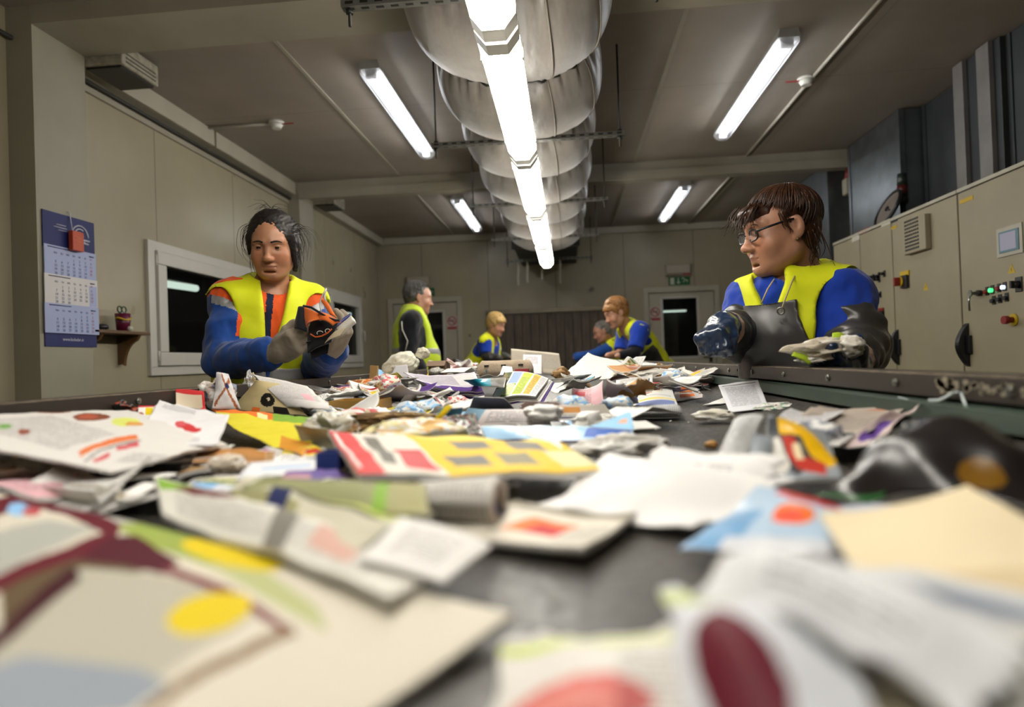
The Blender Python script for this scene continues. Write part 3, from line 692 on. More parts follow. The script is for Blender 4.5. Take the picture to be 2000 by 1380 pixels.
g = MB(); text_add(g, 'www.koledar.si', frame(cpt(.52, .945, .0065), (0, 1, 0), (0, 0, 1)), .022); g.build('web_address', m_logo, ft)
for n_, (f0, f1, mm) in enumerate(((.25, .475, m_csh), (.465, .69, m_csw), (.68, .90, m_csh))):
    s_ = sheet(f0, f1, mm, 'month_sheet', .009+.001*n_, .004*n_)
    d = .0135+.001*n_; H = f1-f0
    g = MB(); r_ = MB()
    g.tube([cpt(.06, f0+.014, d), cpt(.46, f0+.014, d)], .0025, 5); g.tube([cpt(.86, f0+.03, d), cpt(.95, f0+.03, d)], .0035, 5)
    first = (3, 1, 4)[n_]
    for c_ in range(7):
        col = r_ if c_ == 6 else g; u = .20+.115*c_
        text_add(col, ('MO', 'TU', 'WE', 'TH', 'FR', 'SA', 'SU')[c_], frame(cpt(u, f0+H*.24, d), (0, 1, 0), (0, 0, 1)), .013)
        for w_ in range(5):
            dn = w_*7+c_+1-first
            if 1 <= dn <= (31, 30, 31)[n_]: text_add(col, str(dn), frame(cpt(u, f0+H*(.40+.125*w_), d), (0, 1, 0), (0, 0, 1)), .018)
    g.build('dates', m_ink, s_); r_.build('sunday_dates', m_inkr, s_)
    if n_ == 1: MB().box(KX+d-.0005, CY0+.285, cz(f1-.012), KX+d-.0002, CY1, cz(f0+.05)).build('weekend_column', m_csh, s_)
g = MB().tube([(KX+.006, 3.045, 1.935), (KX+.016, 3.05, 1.925), (KX+.014, 3.055, 1.90), (KX+.022, 3.05, 1.87), (KX+.020, 3.06, 1.83)], .0025, 6); g.build('string', m_logo, cal)
tg = thing('gift_tag', (KX+.025, 3.065, 1.745), 'small orange tag hanging on a string over the calendar head', 'tag')
MB().box(KX+.02, 3.03, 1.735, KX+.045, 3.105, 1.835).build('card', mat('tag_orange', 'b3421c', .5, var=.1), tg, bevel=.003)
MB().tube([(KX+.046, 3.045, 1.80), (KX+.046, 3.09, 1.80)], .002, 5).tube([(KX+.046, 3.05, 1.78), (KX+.046, 3.085, 1.78)], .002, 5).build('print', mat('tag_print', 'c77a55', .6), tg)
# tubes added outside, standing in for the lamp gleams in the left windows
for (px, py, wx, wy, ln, lb) in ((303, 551, -4.5, 0, .0, 'glowing tube added outside for the gleam in the left window glass'), (668, 613, -4.5, 0, 0, 'short glowing tube added outside for the gleam in the far window glass')):
    a = PX(px, py, -3.9); b = PX(px+(80 if px < 500 else 26), py+(12 if px < 500 else 2), -3.9)
    t = thing('tube_behind_glass', a, lb, 'lamp')
    MB().tube([a, b], .035, 10).build('tube', emis('tube_glow', (.85, 1, .9), 2.0), t)
    MB().box(a[0]-.06, a[1], a[2]+.02, a[0]-.02, b[1], a[2]+.06).build('lamp_body', m_upvc, t)
# ------------------------------------------------------------------ sorting conveyor
def belt_mat():
    k = NT('conveyor_rubber'); b = k.b
    nz = k.noise(5, 5, (3, .35, 1)); n2 = k.noise(120, 3)
    c = k.ramp(nz, [(.3, hexc('2b2926')), (.7, hexc('47423c'))])
    sp_ = k.math('GREATER_THAN', k.noise(90, 2), .73); c = k.mix(k.math('MULTIPLY', sp_, .5), c, hexc('7a7468'))
    k.l(c, b.inputs['Base Color']); k.l(k.ramp(n2, [(.3, .36), (.7, .6)]), b.inputs['Roughness']); k.bump(n2, .15, .002); return k.m
m_belt = belt_mat()
m_rail = mat('worn_brown_rail', '352d27', .42, .1, var=.3, vscale=5, stretch=(1, .25, 1), bump=.15, bscale=80)
m_edge = mat('rail_worn_edge', '6a5d4a', .5, .2, var=.4, vscale=40)
m_gstrip = mat('green_grey_flange', '354238', .4, .1, var=.35, vscale=14, stretch=(1, .3, 1))
CY = 7.9
conv = thing('sorting_conveyor', (-.185, 3.6, 0), 'long sorting conveyor with dark rubber belt between brown steel rails', 'conveyor')
bp = [(RXL+.004, .030), (RXL+.06, .012), (RXL+.13, .002), (RXL+.2, 0), (RXR-.2, 0), (RXR-.13, .002), (RXR-.06, .012), (RXR-.004, .030)]
MB().prism([(x, z) for x, z in bp]+[(x, z-.012) for x, z in bp[::-1]], (0, -.6, BELT), (1, 0, 0), (0, 0, 1), (0, 9.45, 0)).build('belt', m_belt, conv)
for sx, xi, nm in ((-1, RXL, 'side_rail'), (1, RXR, 'side_rail')):
    xo = xi+sx*.055
    r = MB(); r.box(xi, -.6, RAILZ-.036, xo, 8.9, RAILZ); r.box(xo-sx*.006, -.6, .80, xo, 8.9, RAILZ-.036)
    ro = r.build(nm, m_rail, conv, bevel=.003)
    MB().tube([(xi+sx*.002, -.6, RAILZ-.002), (xi+sx*.002, 8.9, RAILZ-.002)], .0022, 6).build('worn_edge', m_edge, ro)
    f = MB(); f.prism([(0, 0), (sx*-.014, -.004), (sx*-.020, -.026), (sx*-.006, -.032), (sx*.03, -.030), (sx*.03, 0)], (xi, -.6, RAILZ-.040), (1, 0, 0), (0, 0, 1), (0, 9.5, 0)); f.build('flange', m_gstrip, ro)
    y = .55
    while y < 6:
        MB().cyl((xi, y, RAILZ-.018), (xi-sx*.0035, y, RAILZ-.018), .0065, 14).cyl((xi-sx*.0035, y, RAILZ-.018), (xi-sx*.005, y, RAILZ-.018), .003, 8).build('bolt', m_key, ro); y += .36 if sx < 0 else .27
# worn paint patch on the right rail
pm = MB(); rr = random.Random(3)
for i in range(60):
    u = rr.random()**1.6; y = .97-.26*u; z = RAILZ-.017+rr.uniform(-.010, .010)*(1-u*.6); a_ = rr.uniform(.003, .007)*(1.15-u)
    n = 7; pm.prism([(a_*rr.uniform(.7, 1.2)*math.cos(6.283*k2/n)*1.5, a_*.8*math.sin(6.283*k2/n)) for k2 in range(n)], (RXR-.0006, y, z), (0, 1, 0), (0, 0, 1), (.0006, 0, 0))
ro = [c for c in conv.children if c.name.startswith('side_rail')][1]
pm.build('bare_paint_patch', mat('bare_patch', '8f8672', .6, var=.2, vscale=60), ro)
for y in (.4, 2.4, 4.4, 6.4, 8.4):
    for x in (RXL-.02, RXR+.02): MB().box(x-.03, y-.03, 0, x+.03, y+.03, .82).build('leg', m_rail, conv, bevel=.003)
    MB().box(RXL, y-.02, .84, RXR, y+.02, .90).build('cross_beam', m_rail, conv)
# ------------------------------------------------------------------ waste paper on the belt
def vnoise(P, scale=1., seed=0):
    P = np.asarray(P, float)*scale + seed*17.31; i = np.floor(P).astype(np.int64); f = P-i; f = f*f*(3-2*f); r = 0
    for dx in (0, 1):
        for dy in (0, 1):
            for dz in (0, 1):
                h = (i[..., 0]+dx)*374761393 + (i[..., 1]+dy)*668265263 + (i[..., 2]+dz)*2147483647 + seed*144665
                h = (h ^ (h >> 13))*1274126177 & 0x7fffffff; h = (h ^ (h >> 16)) & 0xffff
                r = r + (h/65535.)*np.where(dx, f[..., 0], 1-f[..., 0])*np.where(dy, f[..., 1], 1-f[..., 1])*np.where(dz, f[..., 2], 1-f[..., 2])
    return r*2-1
def fbm(P, scale, seed=0, oct=3):
    return sum(vnoise(P, scale*2**k, seed+k)*.5**k for k in range(oct))
def paper_mat(name, rough=.6, spec=.35, trans=.0, bump=.12):
    k = NT(name); b = k.b
    at = k.n('ShaderNodeAttribute', attribute_name='Col'); uv = k.n('ShaderNodeAttribute', attribute_name='print_uv')
    sp_ = k.n('ShaderNodeSeparateXYZ'); k.l(uv.outputs['Vector'], sp_.inputs[0])
    v = k.math('DIVIDE', sp_.outputs[1], .42); ln = k.math('LESS_THAN', k.math('FRACT', v), .42)
    cv = k.n('ShaderNodeCombineXYZ'); k.l(k.math('MULTIPLY', sp_.outputs[0], 2.2), cv.inputs[0]); k.l(k.math('MULTIPLY', k.math('FLOOR', v), 7.7), cv.inputs[1])
    nz = k.n('ShaderNodeTexNoise', i_Scale=1.0, i_Detail=1.0); k.l(cv.outputs[0], nz.inputs['Vector'])
    word = k.math('GREATER_THAN', nz.outputs['Fac'], .40)
    m = k.math('MULTIPLY', k.math('MULTIPLY', ln, word), k.math('GREATER_THAN', at.outputs['Alpha'], .5))
    col = k.mix(k.math('MULTIPLY', m, .62), at.outputs['Color'], (.05, .05, .06))
    k.l(col, b.inputs['Base Color']); b.inputs['Roughness'].default_value = rough; b.inputs['Specular IOR Level'].default_value = spec
    k.bump(k.noise(45, 3), bump, .002)
    if trans:
        tl = k.n('ShaderNodeBsdfTranslucent'); k.l(col, tl.inputs[0]); mx = k.n('ShaderNodeMixShader', i_0=trans); k.l(b.outputs[0], mx.inputs[1]); k.l(tl.outputs[0], mx.inputs[2]); k.l(mx.outputs[0], k.out.inputs[0])
    return k.m
m_paper = paper_mat('printed_paper', .62, .3, .12); m_gloss = paper_mat('glossy_print', .28, .5, .05); m_card = paper_mat('cardboard_print', .75, .2, 0, .25)
m_plast = paper_mat('glossy_plastic', .27, .5, 0, .1)
WHT = hexc('e2e0dc'); NEWS = hexc('c4bfb4'); CRM = hexc('cdbfa2'); KRA = hexc('9c7a4e'); MAR = hexc('5c0f20'); YEL = hexc('e3c713'); RED = hexc('c22f31'); ORG = hexc('e0722a')
BLU = hexc('2a5fae'); NAV = hexc('1b2450'); LBL = hexc('86b4dc'); GRN = hexc('7fa53a'); PUR = hexc('5a3d86'); TEA = hexc('1292a8'); PNK = hexc('d8a9b0'); GRY = hexc('77736c'); BLK = hexc('15130f'); LIM = hexc('bccb58'); OLV = hexc('9a9668')
def H(px, py, h): return PZ(px, py, BELT+h)
class Lay:
    """what is printed on a sheet: coloured blocks, ovals, picture patches and text areas in (u, v)"""
    def __init__(s, bg=WHT, seed=0): s.bg = bg; s.ops = []; s.seed = seed; s.turn = 0
    def rect(s, u0, v0, u1, v1, c): s.ops.append(('r', u0, v0, u1, v1, c)); return s
    def oval(s, u, v, a, b, c): s.ops.append(('o', u, v, a, b, c)); return s
    def text(s, u0, v0, u1, v1): s.ops.append(('t', u0, v0, u1, v1, None)); return s
    def pic(s, u0, v0, u1, v1, cols, sc=6): s.ops.append(('p', u0, v0, u1, v1, (cols, sc))); return s
    def band(s, u0, v0, u1, v1, w, c): s.ops.append(('l', u0, v0, u1, v1, (w, c))); return s
    def __call__(s, u, v):
        C = np.empty((len(u), 4)); C[:, :3] = s.bg; C[:, 3] = 0
        for op in s.ops:
            k, a, b, c, d, e = op
            if k == 'r': m = (u >= a) & (u <= c) & (v >= b) & (v <= d); C[m, :3] = e; C[m, 3] = 0
            elif k == 'o': m = ((u-a)/c)**2+((v-b)/d)**2 < 1; C[m, :3] = e; C[m, 3] = 0
            elif k == 'y' or k == 'ty':
                m = np.zeros(len(u), bool); pg = a; j = len(pg)-1
                for i in range(len(pg)):
                    (xi, yi), (xj, yj) = pg[i], pg[j]; cr = ((yi > v) != (yj > v)) & (u < (xj-xi)*(v-yi)/(yj-yi+1e-12)+xi); m ^= cr; j = i
                if k == 'y': C[m, :3] = e; C[m, 3] = 0
                else: C[m, 3] = 1
            elif k == 't': m = (u >= a) & (u <= c) & (v >= b) & (v <= d); C[m, 3] = 1
            elif k == 'l':
                t = np.clip(((u-a)*(c-a)+(v-b)*(d-b))/((c-a)**2+(d-b)**2), 0, 1); m = np.hypot(u-a-t*(c-a), v-b-t*(d-b)) < e[0]; C[m, :3] = e[1]; C[m, 3] = 0
            else:
                m = (u >= a) & (u <= c) & (v >= b) & (v <= d); cols, sc_ = e; P = np.stack([u[m], v[m], np.zeros(m.sum())], -1)
                q = np.clip((fbm(P, sc_, s.seed, 3)*.8+.5), 0, .999); C[m, :3] = np.array(cols)[(q*len(cols)).astype(int)]; C[m, 3] = 0
        return C
class PLay(Lay):
    """the same, with shapes given where the photograph shows them on the sheet (corner points, then outlines)"""
    def __init__(s, pts, bg=WHT, seed=0):
        Lay.__init__(s, bg, seed); s.c = [np.array((PX if p[2] == 'x' else PY)(p[0], p[1], p[3]) if len(p) == 4 else H(*p)) for p in pts]
    def uv(s, p):
        d = ray(*p); n1 = np.cross(d, [0, 0, 1.]); n2 = np.cross(d, n1); A = s.c[0]-CAMP; B = s.c[1]-s.c[0]; C_ = s.c[3]-s.c[0]; D_ = s.c[0]-s.c[1]+s.c[2]-s.c[3]; u = v = .5
        for _ in range(14):
            P = A+B*u+C_*v+D_*u*v; J_ = np.array([[(B+D_*v)@n1, (C_+D_*u)@n1], [(B+D_*v)@n2, (C_+D_*u)@n2]]); e = np.array([P@n1, P@n2])
            try: q = np.linalg.solve(J_, e)
            except Exception: break
            u -= q[0]; v -= q[1]
        return (u, v)
    def poly(s, c, *pts): s.ops.append(('y', [s.uv(p) for p in pts], 0, 0, 0, c)); return s
    def tpoly(s, *pts): s.ops.append(('ty', [s.uv(p) for p in pts], 0, 0, 0, None)); return s
    def blob(s, c, x, y, rx, ry, ang=0):
        a = math.radians(ang); return s.poly(c, *[(x+rx*math.cos(t)*math.cos(a)-ry*math.sin(t)*math.sin(a), y+rx*math.cos(t)*math.sin(a)+ry*math.sin(t)*math.cos(a)) for t in np.linspace(0, 2*math.pi, 25)[:-1]])
    def line(s, c, wd, *pts):
        for p, q in zip(pts, pts[1:]):
            d = np.array(q, float)-p; n = np.array([-d[1], d[0]])/np.hypot(*d)*wd/2; s.poly(c, tuple(p-n), tuple(q-n), tuple(q+n), tuple(p+n))
        return s
def sheet(name, cs, lay, label=None, group=None, bulge=0., curl=0., fold=0., noise=.004, nscale=14, th=.0012, n=(30, 22), m=None, seed=0, warp=None, parent=None, cat='paper', floor=True, rag=0., back=None, bscale=1.):
    """a paper sheet spanned between four corners (near-left, near-right, far-right, far-left)"""
    cs = [np.array(c, float) for c in cs]; nu, nv = n
    U, V = np.meshgrid(np.linspace(0, 1, nu+1), np.linspace(0, 1, nv+1)); U = U.ravel(); V = V.ravel()
    uu, vv = U.copy(), V.copy()
    if rag:
        P0 = np.stack([U*5, V*5, np.zeros_like(U)], -1); e = np.minimum(np.minimum(U, 1-U), np.minimum(V, 1-V)); k = np.clip(1-e*6, 0, 1)
        uu = uu+rag*fbm(P0, 1.2, seed+5)*k; vv = vv+rag*fbm(P0, 1.3, seed+9)*k
    P = (cs[0][None]*((1-uu)*(1-vv))[:, None]+cs[1][None]*(uu*(1-vv))[:, None]+cs[2][None]*(uu*vv)[:, None]+cs[3][None]*((1-uu)*vv)[:, None])
    ex = (cs[1]-cs[0]+cs[2]-cs[3])/2; ey = (cs[3]-cs[0]+cs[2]-cs[1])/2; nr = np.cross(ex, ey); nr /= np.linalg.norm(nr)+1e-9
    if nr[2] < 0: nr = -nr
    w_, h_ = np.linalg.norm(ex), np.linalg.norm(ey)
    d = bulge*np.sin(np.pi*U)*np.sin(np.pi*V) + curl*(np.abs(U-.5)*2)**2.5 + fold*(1-np.abs(V-.5)*2) + noise*fbm(P, nscale, seed, 3)
    if warp: d = d + warp(U, V)
    P = P + nr[None]*d[:, None]
    if floor: P[:, 2] = np.maximum(P[:, 2], BELT+.0012+.0006*(seed % 5))
    return grid_shell(name, P, U, V, nu, nv, lay, w_*100*bscale, h_*100*bscale, nr*th, m or m_paper, label, group, parent, cat, back)
def grid_shell(name, P, U, V, nu, nv, lay, wcm, hcm, off, m, label, group, parent, cat, back=None):
    N = len(P); Q = P-off
    j, i = np.meshgrid(np.arange(nv), np.arange(nu), indexing='ij'); a = (j*(nu+1)+i).ravel()
    top = np.stack([a, a+1, a+nu+2, a+nu+1], 1); bot = top[:, ::-1]+N
    e = [(x, x+1) for x in range(nu)]+[(nu+y*(nu+1), nu+(y+1)*(nu+1)) for y in range(nv)]+[(nv*(nu+1)+x+1, nv*(nu+1)+x) for x in range(nu)]+[((y+1)*(nu+1), y*(nu+1)) for y in range(nv)]
    e = np.array(e); side = np.stack([e[:, 1], e[:, 0], e[:, 0]+N, e[:, 1]+N], 1)
    Fc = np.concatenate([top, bot, side]); verts = np.concatenate([P, Q])
    o = mesh_obj(name, verts, Fc.tolist(), m, parent, None, np.concatenate([np.ones(len(top)*2, bool), np.zeros(len(side), bool)]), label=label, cat=cat if parent is None else None, group=group)
    me = o.data
    fu = (U[top].mean(1)); fv = (V[top].mean(1)); ct = lay(fu, fv); cb = (back(fu, fv) if back else np.tile(np.append(np.array(lay.bg)*.95, 0), (len(bot), 1)))
    cs_ = np.tile(np.append(np.array(WHT)*.8, 0), (len(side), 1)); C = np.repeat(np.concatenate([ct, cb, cs_]), 4, 0); C[:, :3] = np.minimum(C[:, :3]*1.17, .9)
    at = me.color_attributes.new('Col', 'FLOAT_COLOR', 'CORNER'); at.data.foreach_set('color', C.ravel().astype(np.float32))
    UV = np.concatenate([np.stack([U*wcm, V*hcm], 1)]*2)[Fc.ravel()]; u2 = me.attributes.new('print_uv', 'FLOAT_VECTOR', 'CORNER')
    u2.data.foreach_set('vector', np.concatenate([UV, np.zeros((len(UV), 1))], 1).ravel().astype(np.float32))
    return o
def ico(sub):
    import bmesh
    bm = bmesh.new(); bmesh.ops.create_icosphere(bm, subdivisions=sub, radius=1); v = np.array([x.co[:] for x in bm.verts]); f = [[q.index for q in x.verts] for x in bm.faces]; bm.free(); return v, f
_ICO = {}
def crumple(name, c, r, cols, label=None, group=None, seed=0, rough=.35, sub=4, m=None, rot=0., tx=0., cat='paper', parent=None, fr=1.6, lowcut=True, tilt=0.):
    """a crumpled ball or wad with sharp facets"""
    if sub not in _ICO: _ICO[sub] = ico(sub)
    v, f = _ICO[sub]; P = v.copy()
    d = 1 - rough*np.abs(fbm(v, fr, seed, 3)) + rough*.6*fbm(v, fr*.6, seed+3, 2) - rough*.35*np.abs(vnoise(v, fr*3.3, seed+7))
    P = P*d[:, None]; P = P + .25*rough*np.stack([fbm(v, 1.4, seed+11, 2), fbm(v, 1.4, seed+12, 2), fbm(v, 1.4, seed+13, 2)], -1)
    P = P*np.array(r)[None]; R = np.array((Matrix.Rotation(rot, 3, 'Z') @ Matrix.Rotation(tilt, 3, 'Y'))); P = P@R.T + np.array(c)[None]
    if lowcut: P[:, 2] = np.maximum(P[:, 2], BELT+.001)
    o = mesh_obj(name, P, f, m or m_paper, parent, None, np.ones(len(f), bool), label=label, cat=cat if parent is None else None, group=group)
    fa = np.array(f); ctr = v[fa].mean(1); q = np.clip(fbm(ctr, 2.2, seed+21, 3)*.9+.5, 0, .999); C = np.array(cols)[(q*len(cols)).astype(int)]
    C = np.concatenate([C, ((q > .55).astype(float)*tx)[:, None]], 1); C = np.repeat(C, 3, 0); C[:, :3] = np.minimum(C[:, :3]*1.17, .9)
    at = o.data.color_attributes.new('Col', 'FLOAT_COLOR', 'CORNER'); at.data.foreach_set('color', C.ravel().astype(np.float32))
    u2 = o.data.attributes.new('print_uv', 'FLOAT_VECTOR', 'CORNER'); u2.data.foreach_set('vector', (v[fa.ravel()]*[6, 5, 5]).astype(np.float32).ravel())
    return o
def sh4(name, pts, lay, label, **k):
    """corners as (photo x, photo y, height over the belt) or (photo x, photo y, None, distance)"""
    cs = [(PX if p[2] == 'x' else PY)(p[0], p[1], p[3]) if len(p) == 4 else H(*p) for p in pts]
    return sheet(name, cs, lay, label, **k)
def stack(o, n, d, lay=None): pass
# ---- nearest, strongly blurred sheets
FP = [(-420, 1560, .03), (640, 1440, .006), (1005, 1192, .014), (-30, 955, .035)]
L = PLay(FP, hexc('c9c2b2')).poly(hexc('b3b0a8'), (30, 955), (240, 960), (400, 1010), (330, 1045), (200, 1030)).poly(hexc('8f9e4a'), (215, 1030), (290, 1022), (400, 1048), (470, 1090), (400, 1110), (290, 1070)).poly(hexc('a9ad7a'), (400, 1110), (470, 1090), (620, 1190), (640, 1240), (540, 1190))
L.poly(hexc('5a4a33'), (0, 1152), (224, 1050), (330, 1120), (105, 1180), (0, 1290)).poly(hexc('a3a49c'), (-100, 1070), (98, 1019), (190, 1040), (105, 1078), (-100, 1190)).poly(hexc('aaa697'), (157, 1122), (315, 1136), (437, 1170), (500, 1215), (448, 1252), (245, 1400), (-200, 1500), (-150, 1400), (105, 1180))
L.poly(hexc('8a919a'), (-100, 1340), (60, 1290), (280, 1320), (330, 1345), (245, 1400), (-200, 1420)).line(MAR, 34, (-60, 1010), (60, 972), (130, 990), (230, 1045)).line(MAR, 30, (-60, 1180), (30, 1130), (130, 1095), (224, 1055)).poly(hexc('4a0a1c'), (150, 1108), (217, 1055), (266, 1050), (350, 1105), (320, 1134), (245, 1117)).line(hexc('6e2a34'), 20, (320, 1120), (455, 1172), (560, 1240)).line(hexc('3a0b16'), 34, (-60, 1300), (20, 1240), (110, 1160), (150, 1130))
L.blob(LBL, 35, 995, 22, 14).blob(hexc('b04048'), 62, 1000, 18, 9).blob(hexc('d0b80a'), 452, 1085, 100, 27, 13).blob(hexc('d0b80a'), 408, 1212, 86, 38, -16).line(hexc('7a5f3e'), 20, (575, 1238), (470, 1290), (280, 1400))
sh4('newspaper', FP, L, 'big open flyer with maroon frames and yellow price spots, nearest on the left', bulge=.005, noise=.002, nscale=6, n=(150, 120), m=m_paper, cat='flyer', th=.003)
L = Lay(hexc('cfccc2')).text(.1, .1, .9, .5).rect(.02, .55, .20, .95, GRN).oval(.25, .66, .15, .14, MAR).rect(.55, 0, .63, 1, GRY).rect(.70, .2, .84, .6, hexc('c29a8c'))
sh4('magazine', [(318, 1000, .030), (760, 1165, .024), (905, 1085, .020), (300, 928, .034)], L, 'pale open magazine with green corner and maroon oval, behind the big flyer', bulge=.010, noise=.006, nscale=9, n=(60, 40), cat='magazine', th=.004)
L = Lay(hexc('d9d6d2')).text(.2, .2, .8, .8)
sh4('white_leaflet', [(700, 1095, .030), (868, 1138, .022), (962, 1068, .022), (780, 1008, .036)], L, 'small white leaflet lying at the edge of the bare belt, left of centre', bulge=.004, cat='leaflet')
L = Lay(hexc('bdb9a4')).rect(.0, .0, .5, .4, hexc('8e8b62')).rect(.5, .5, 1, .8, LIM).band(.1, .5, .9, .5, .04, hexc('5d5646')).rect(.3, .2, .42, .5, NAV)
sh4('magazine', [(430, 1010, .030), (690, 1075, .028), (850, 1000, .030), (480, 925, .034)], L, 'dull green and cream magazine in front of the rolled newspaper', bulge=.006, fold=.006, noise=.005, n=(40, 30), cat='magazine', th=.004)
L = Lay(hexc('8f9068')).rect(0, .6, .5, 1, hexc('7b7c55')).rect(.72, 0, .80, 1, GRN).rect(.80, 0, 1, 1, OLV)
sh4('green_sheet', [(470, 955, .040), (840, 1010, .036), (830, 945, .045), (520, 930, .045)], L, 'olive green printed sheet running into the rolled newspaper', bulge=.006, noise=.003)
# rolled newspaper with its dark mouth to the right
def roll(name, a, b, r0, r1, lay, label, turns=1.35, cat='newspaper', m=None, squash=.72, th=.0025):
    a, b = np.array(a), np.array(b); ax = b-a; ln = np.linalg.norm(ax); ax /= ln; s_ = np.cross(ax, [0, 0, 1.]); s_ /= np.linalg.norm(s_); up = np.cross(s_, ax)
    nu, nv = 60, 16; U, V = np.meshgrid(np.linspace(0, 1, nu+1), np.linspace(0, 1, nv+1)); U = U.ravel(); V = V.ravel()
    th_ = U*turns*2*math.pi; r = (r0+(r1-r0)*V)*(1-.16*U); P = a[None]+ax[None]*(V*ln)[:, None]+s_[None]*(np.cos(th_)*r)[:, None]+up[None]*(np.sin(th_)*r*squash)[:, None]
    o = grid_shell(name, P, U, V, nu, nv, lay, 30, ln*100, np.array([0, 0, 0.]), m or m_paper, label, None, None, cat)
    me = o.data; sm_ = o.modifiers.new('thickness', 'SOLIDIFY'); sm_.thickness = th; return o
a = H(800, 985, .030); b = H(950, 975, .030)
L = Lay(hexc('cfcac2')).text(.05, .05, .95, .95).rect(.25, 0, .28, 1, hexc('a9a396'))
roll('rolled_newspaper', a+[0, .02, 0], b+[0.012, -.004, .0], .016, .024, L, 'loosely rolled newspaper, dark mouth opening to the right, in the middle')
sh4('blue_strip', [(820, 1003, .020), (978, 1010, .018), (975, 985, .022), (832, 965, .022)], Lay(hexc('1672c0')).rect(0, 0, .45, 1, TEA), 'turquoise and bright blue glossy strip under the rolled newspaper', m=m_gloss, cat='glossy strip')
L = Lay(hexc('d6cfc0')).text(.05, .1, .35, .8).rect(.48, .2, .78, .55, ORG).rect(.60, .2, .78, .42, RED).text(.8, .1, .97, .6).rect(0, .8, 1, 1, hexc('837a66'))
for i_, dz_ in ((0, 0), (1, .006)):
    sh4('magazine', [(770+8*i_, 1030, .004+dz_), (1140, 1092-6*i_, .003+dz_), (1246, 1008, .006+dz_), (1010, 985, .010+dz_)], L if i_ else Lay(WHT).text(.1, .1, .9, .9), ('open magazine with orange picture, at the far end of the bare belt patch', 'white pages lying just under the magazine with the orange picture')[1-i_], bulge=.004, curl=.003, th=.0035, n=(50, 30), cat='magazine')
# yellow / red advertising paper
L = Lay(hexc('e0b92a')).rect(0, 0, .34, 1, hexc('d9d2c6')).rect(0, 0, .10, 1, hexc('cf4a4a')).rect(.02, .1, .03, .9, WHT).rect(.22, .1, .33, .5, hexc('c25052')).rect(.13, .2, .19, .8, GRY).rect(.40, .15, .55, .38, GRY).rect(.5, .55, .66, .8, GRY).rect(.62, .15, .75, .4, hexc('8b8468')).rect(.74, .5, .88, .8, GRY).rect(.84, .1, 1, .5, hexc('d8d0a0')).rect(.38, .85, 1, 1, hexc('e8cf5c'))
sh4('advertising_paper', [(700, 935, .040), (1180, 925, .020), (1080, 862, .030), (640, 845, .050)], L, 'folded advertising paper, red and white left edge, yellow field with grey blocks', bulge=.006, curl=.004, noise=.004, n=(70, 34), th=.006, cat='advertising paper')
roll('folded_newspaper', H(672, 862, .030), H(735, 925, .030), .014, .016, Lay(hexc('d8d1c8')).rect(0, 0, .12, 1, RED).text(.2, 0, .9, 1), 'rolled red and white paper edge at the left end of the yellow advertising paper', turns=1.1)
# big white sheets right of centre
sh4('white_sheet', [(1040, 980, .012), (1350, 1030, .012), (1560, 930, .030), (1190, 880, .030)], Lay(hexc('dedcda')), 'large plain white sheet, creased, right of the rolled newspaper', bulge=.010, noise=.010, nscale=9, n=(60, 40), seed=4, rag=.04, cat='sheet')
sh4('white_sheet', [(1235, 935, .022), (1505, 955, .020), (1520, 890, .045), (1290, 873, .045)], Lay(hexc('e2e0de')).text(.3, .3, .7, .6), 'smaller white sheet on top of the large plain one', bulge=.006, noise=.008, nscale=12, seed=8, rag=.05, cat='sheet')
L = Lay(hexc('a9bed2')).rect(.0, .0, .35, .6, hexc('6f9cc4')).rect(.30, .88, 1, 1, RED).rect(.45, .82, .9, .90, RED).oval(.62, .52, .17, .20, ORG).oval(.60, .46, .12, .10, hexc('e8503a')).rect(.25, .0, 1, .16, hexc('c9ccd2'))
sh4('leaflet', [(1325, 1075, .010), (1660, 1082, .016), (1640, 985, .03), (1480, 955, .03)], L, 'light blue leaflet with red edge and orange disc, right of the bare belt', bulge=.006, noise=.005, nscale=14, n=(46, 34), m=m_gloss, seed=3, cat='leaflet')
L = Lay(hexc('b4b9c6')).band(0, .3, 1, .5, .06, hexc('8f9ab4')).rect(0, .7, 1, .8, hexc('b59aa2'))
sh4('folded_sheet', [(1560, 1060, .006), (1900, 1060, .010), (1880, 985, .02), (1600, 990, .02)], L, 'greyish blue folded sheet half under the cream card', noise=.005, cat='sheet')
sh4('cream_card', [(1700, 1175, .024), (2260, 1185, .03), (1890, 955, .038), (1600, 1015, .034)], Lay(hexc('cfc0a0')).rect(0, 0, 1, .15, hexc('bfae8c')), 'plain cream card curving up at the right edge of the photo', bulge=.010, curl=.004, noise=.002, n=(40, 30), m=m_card, th=.002, cat='card')
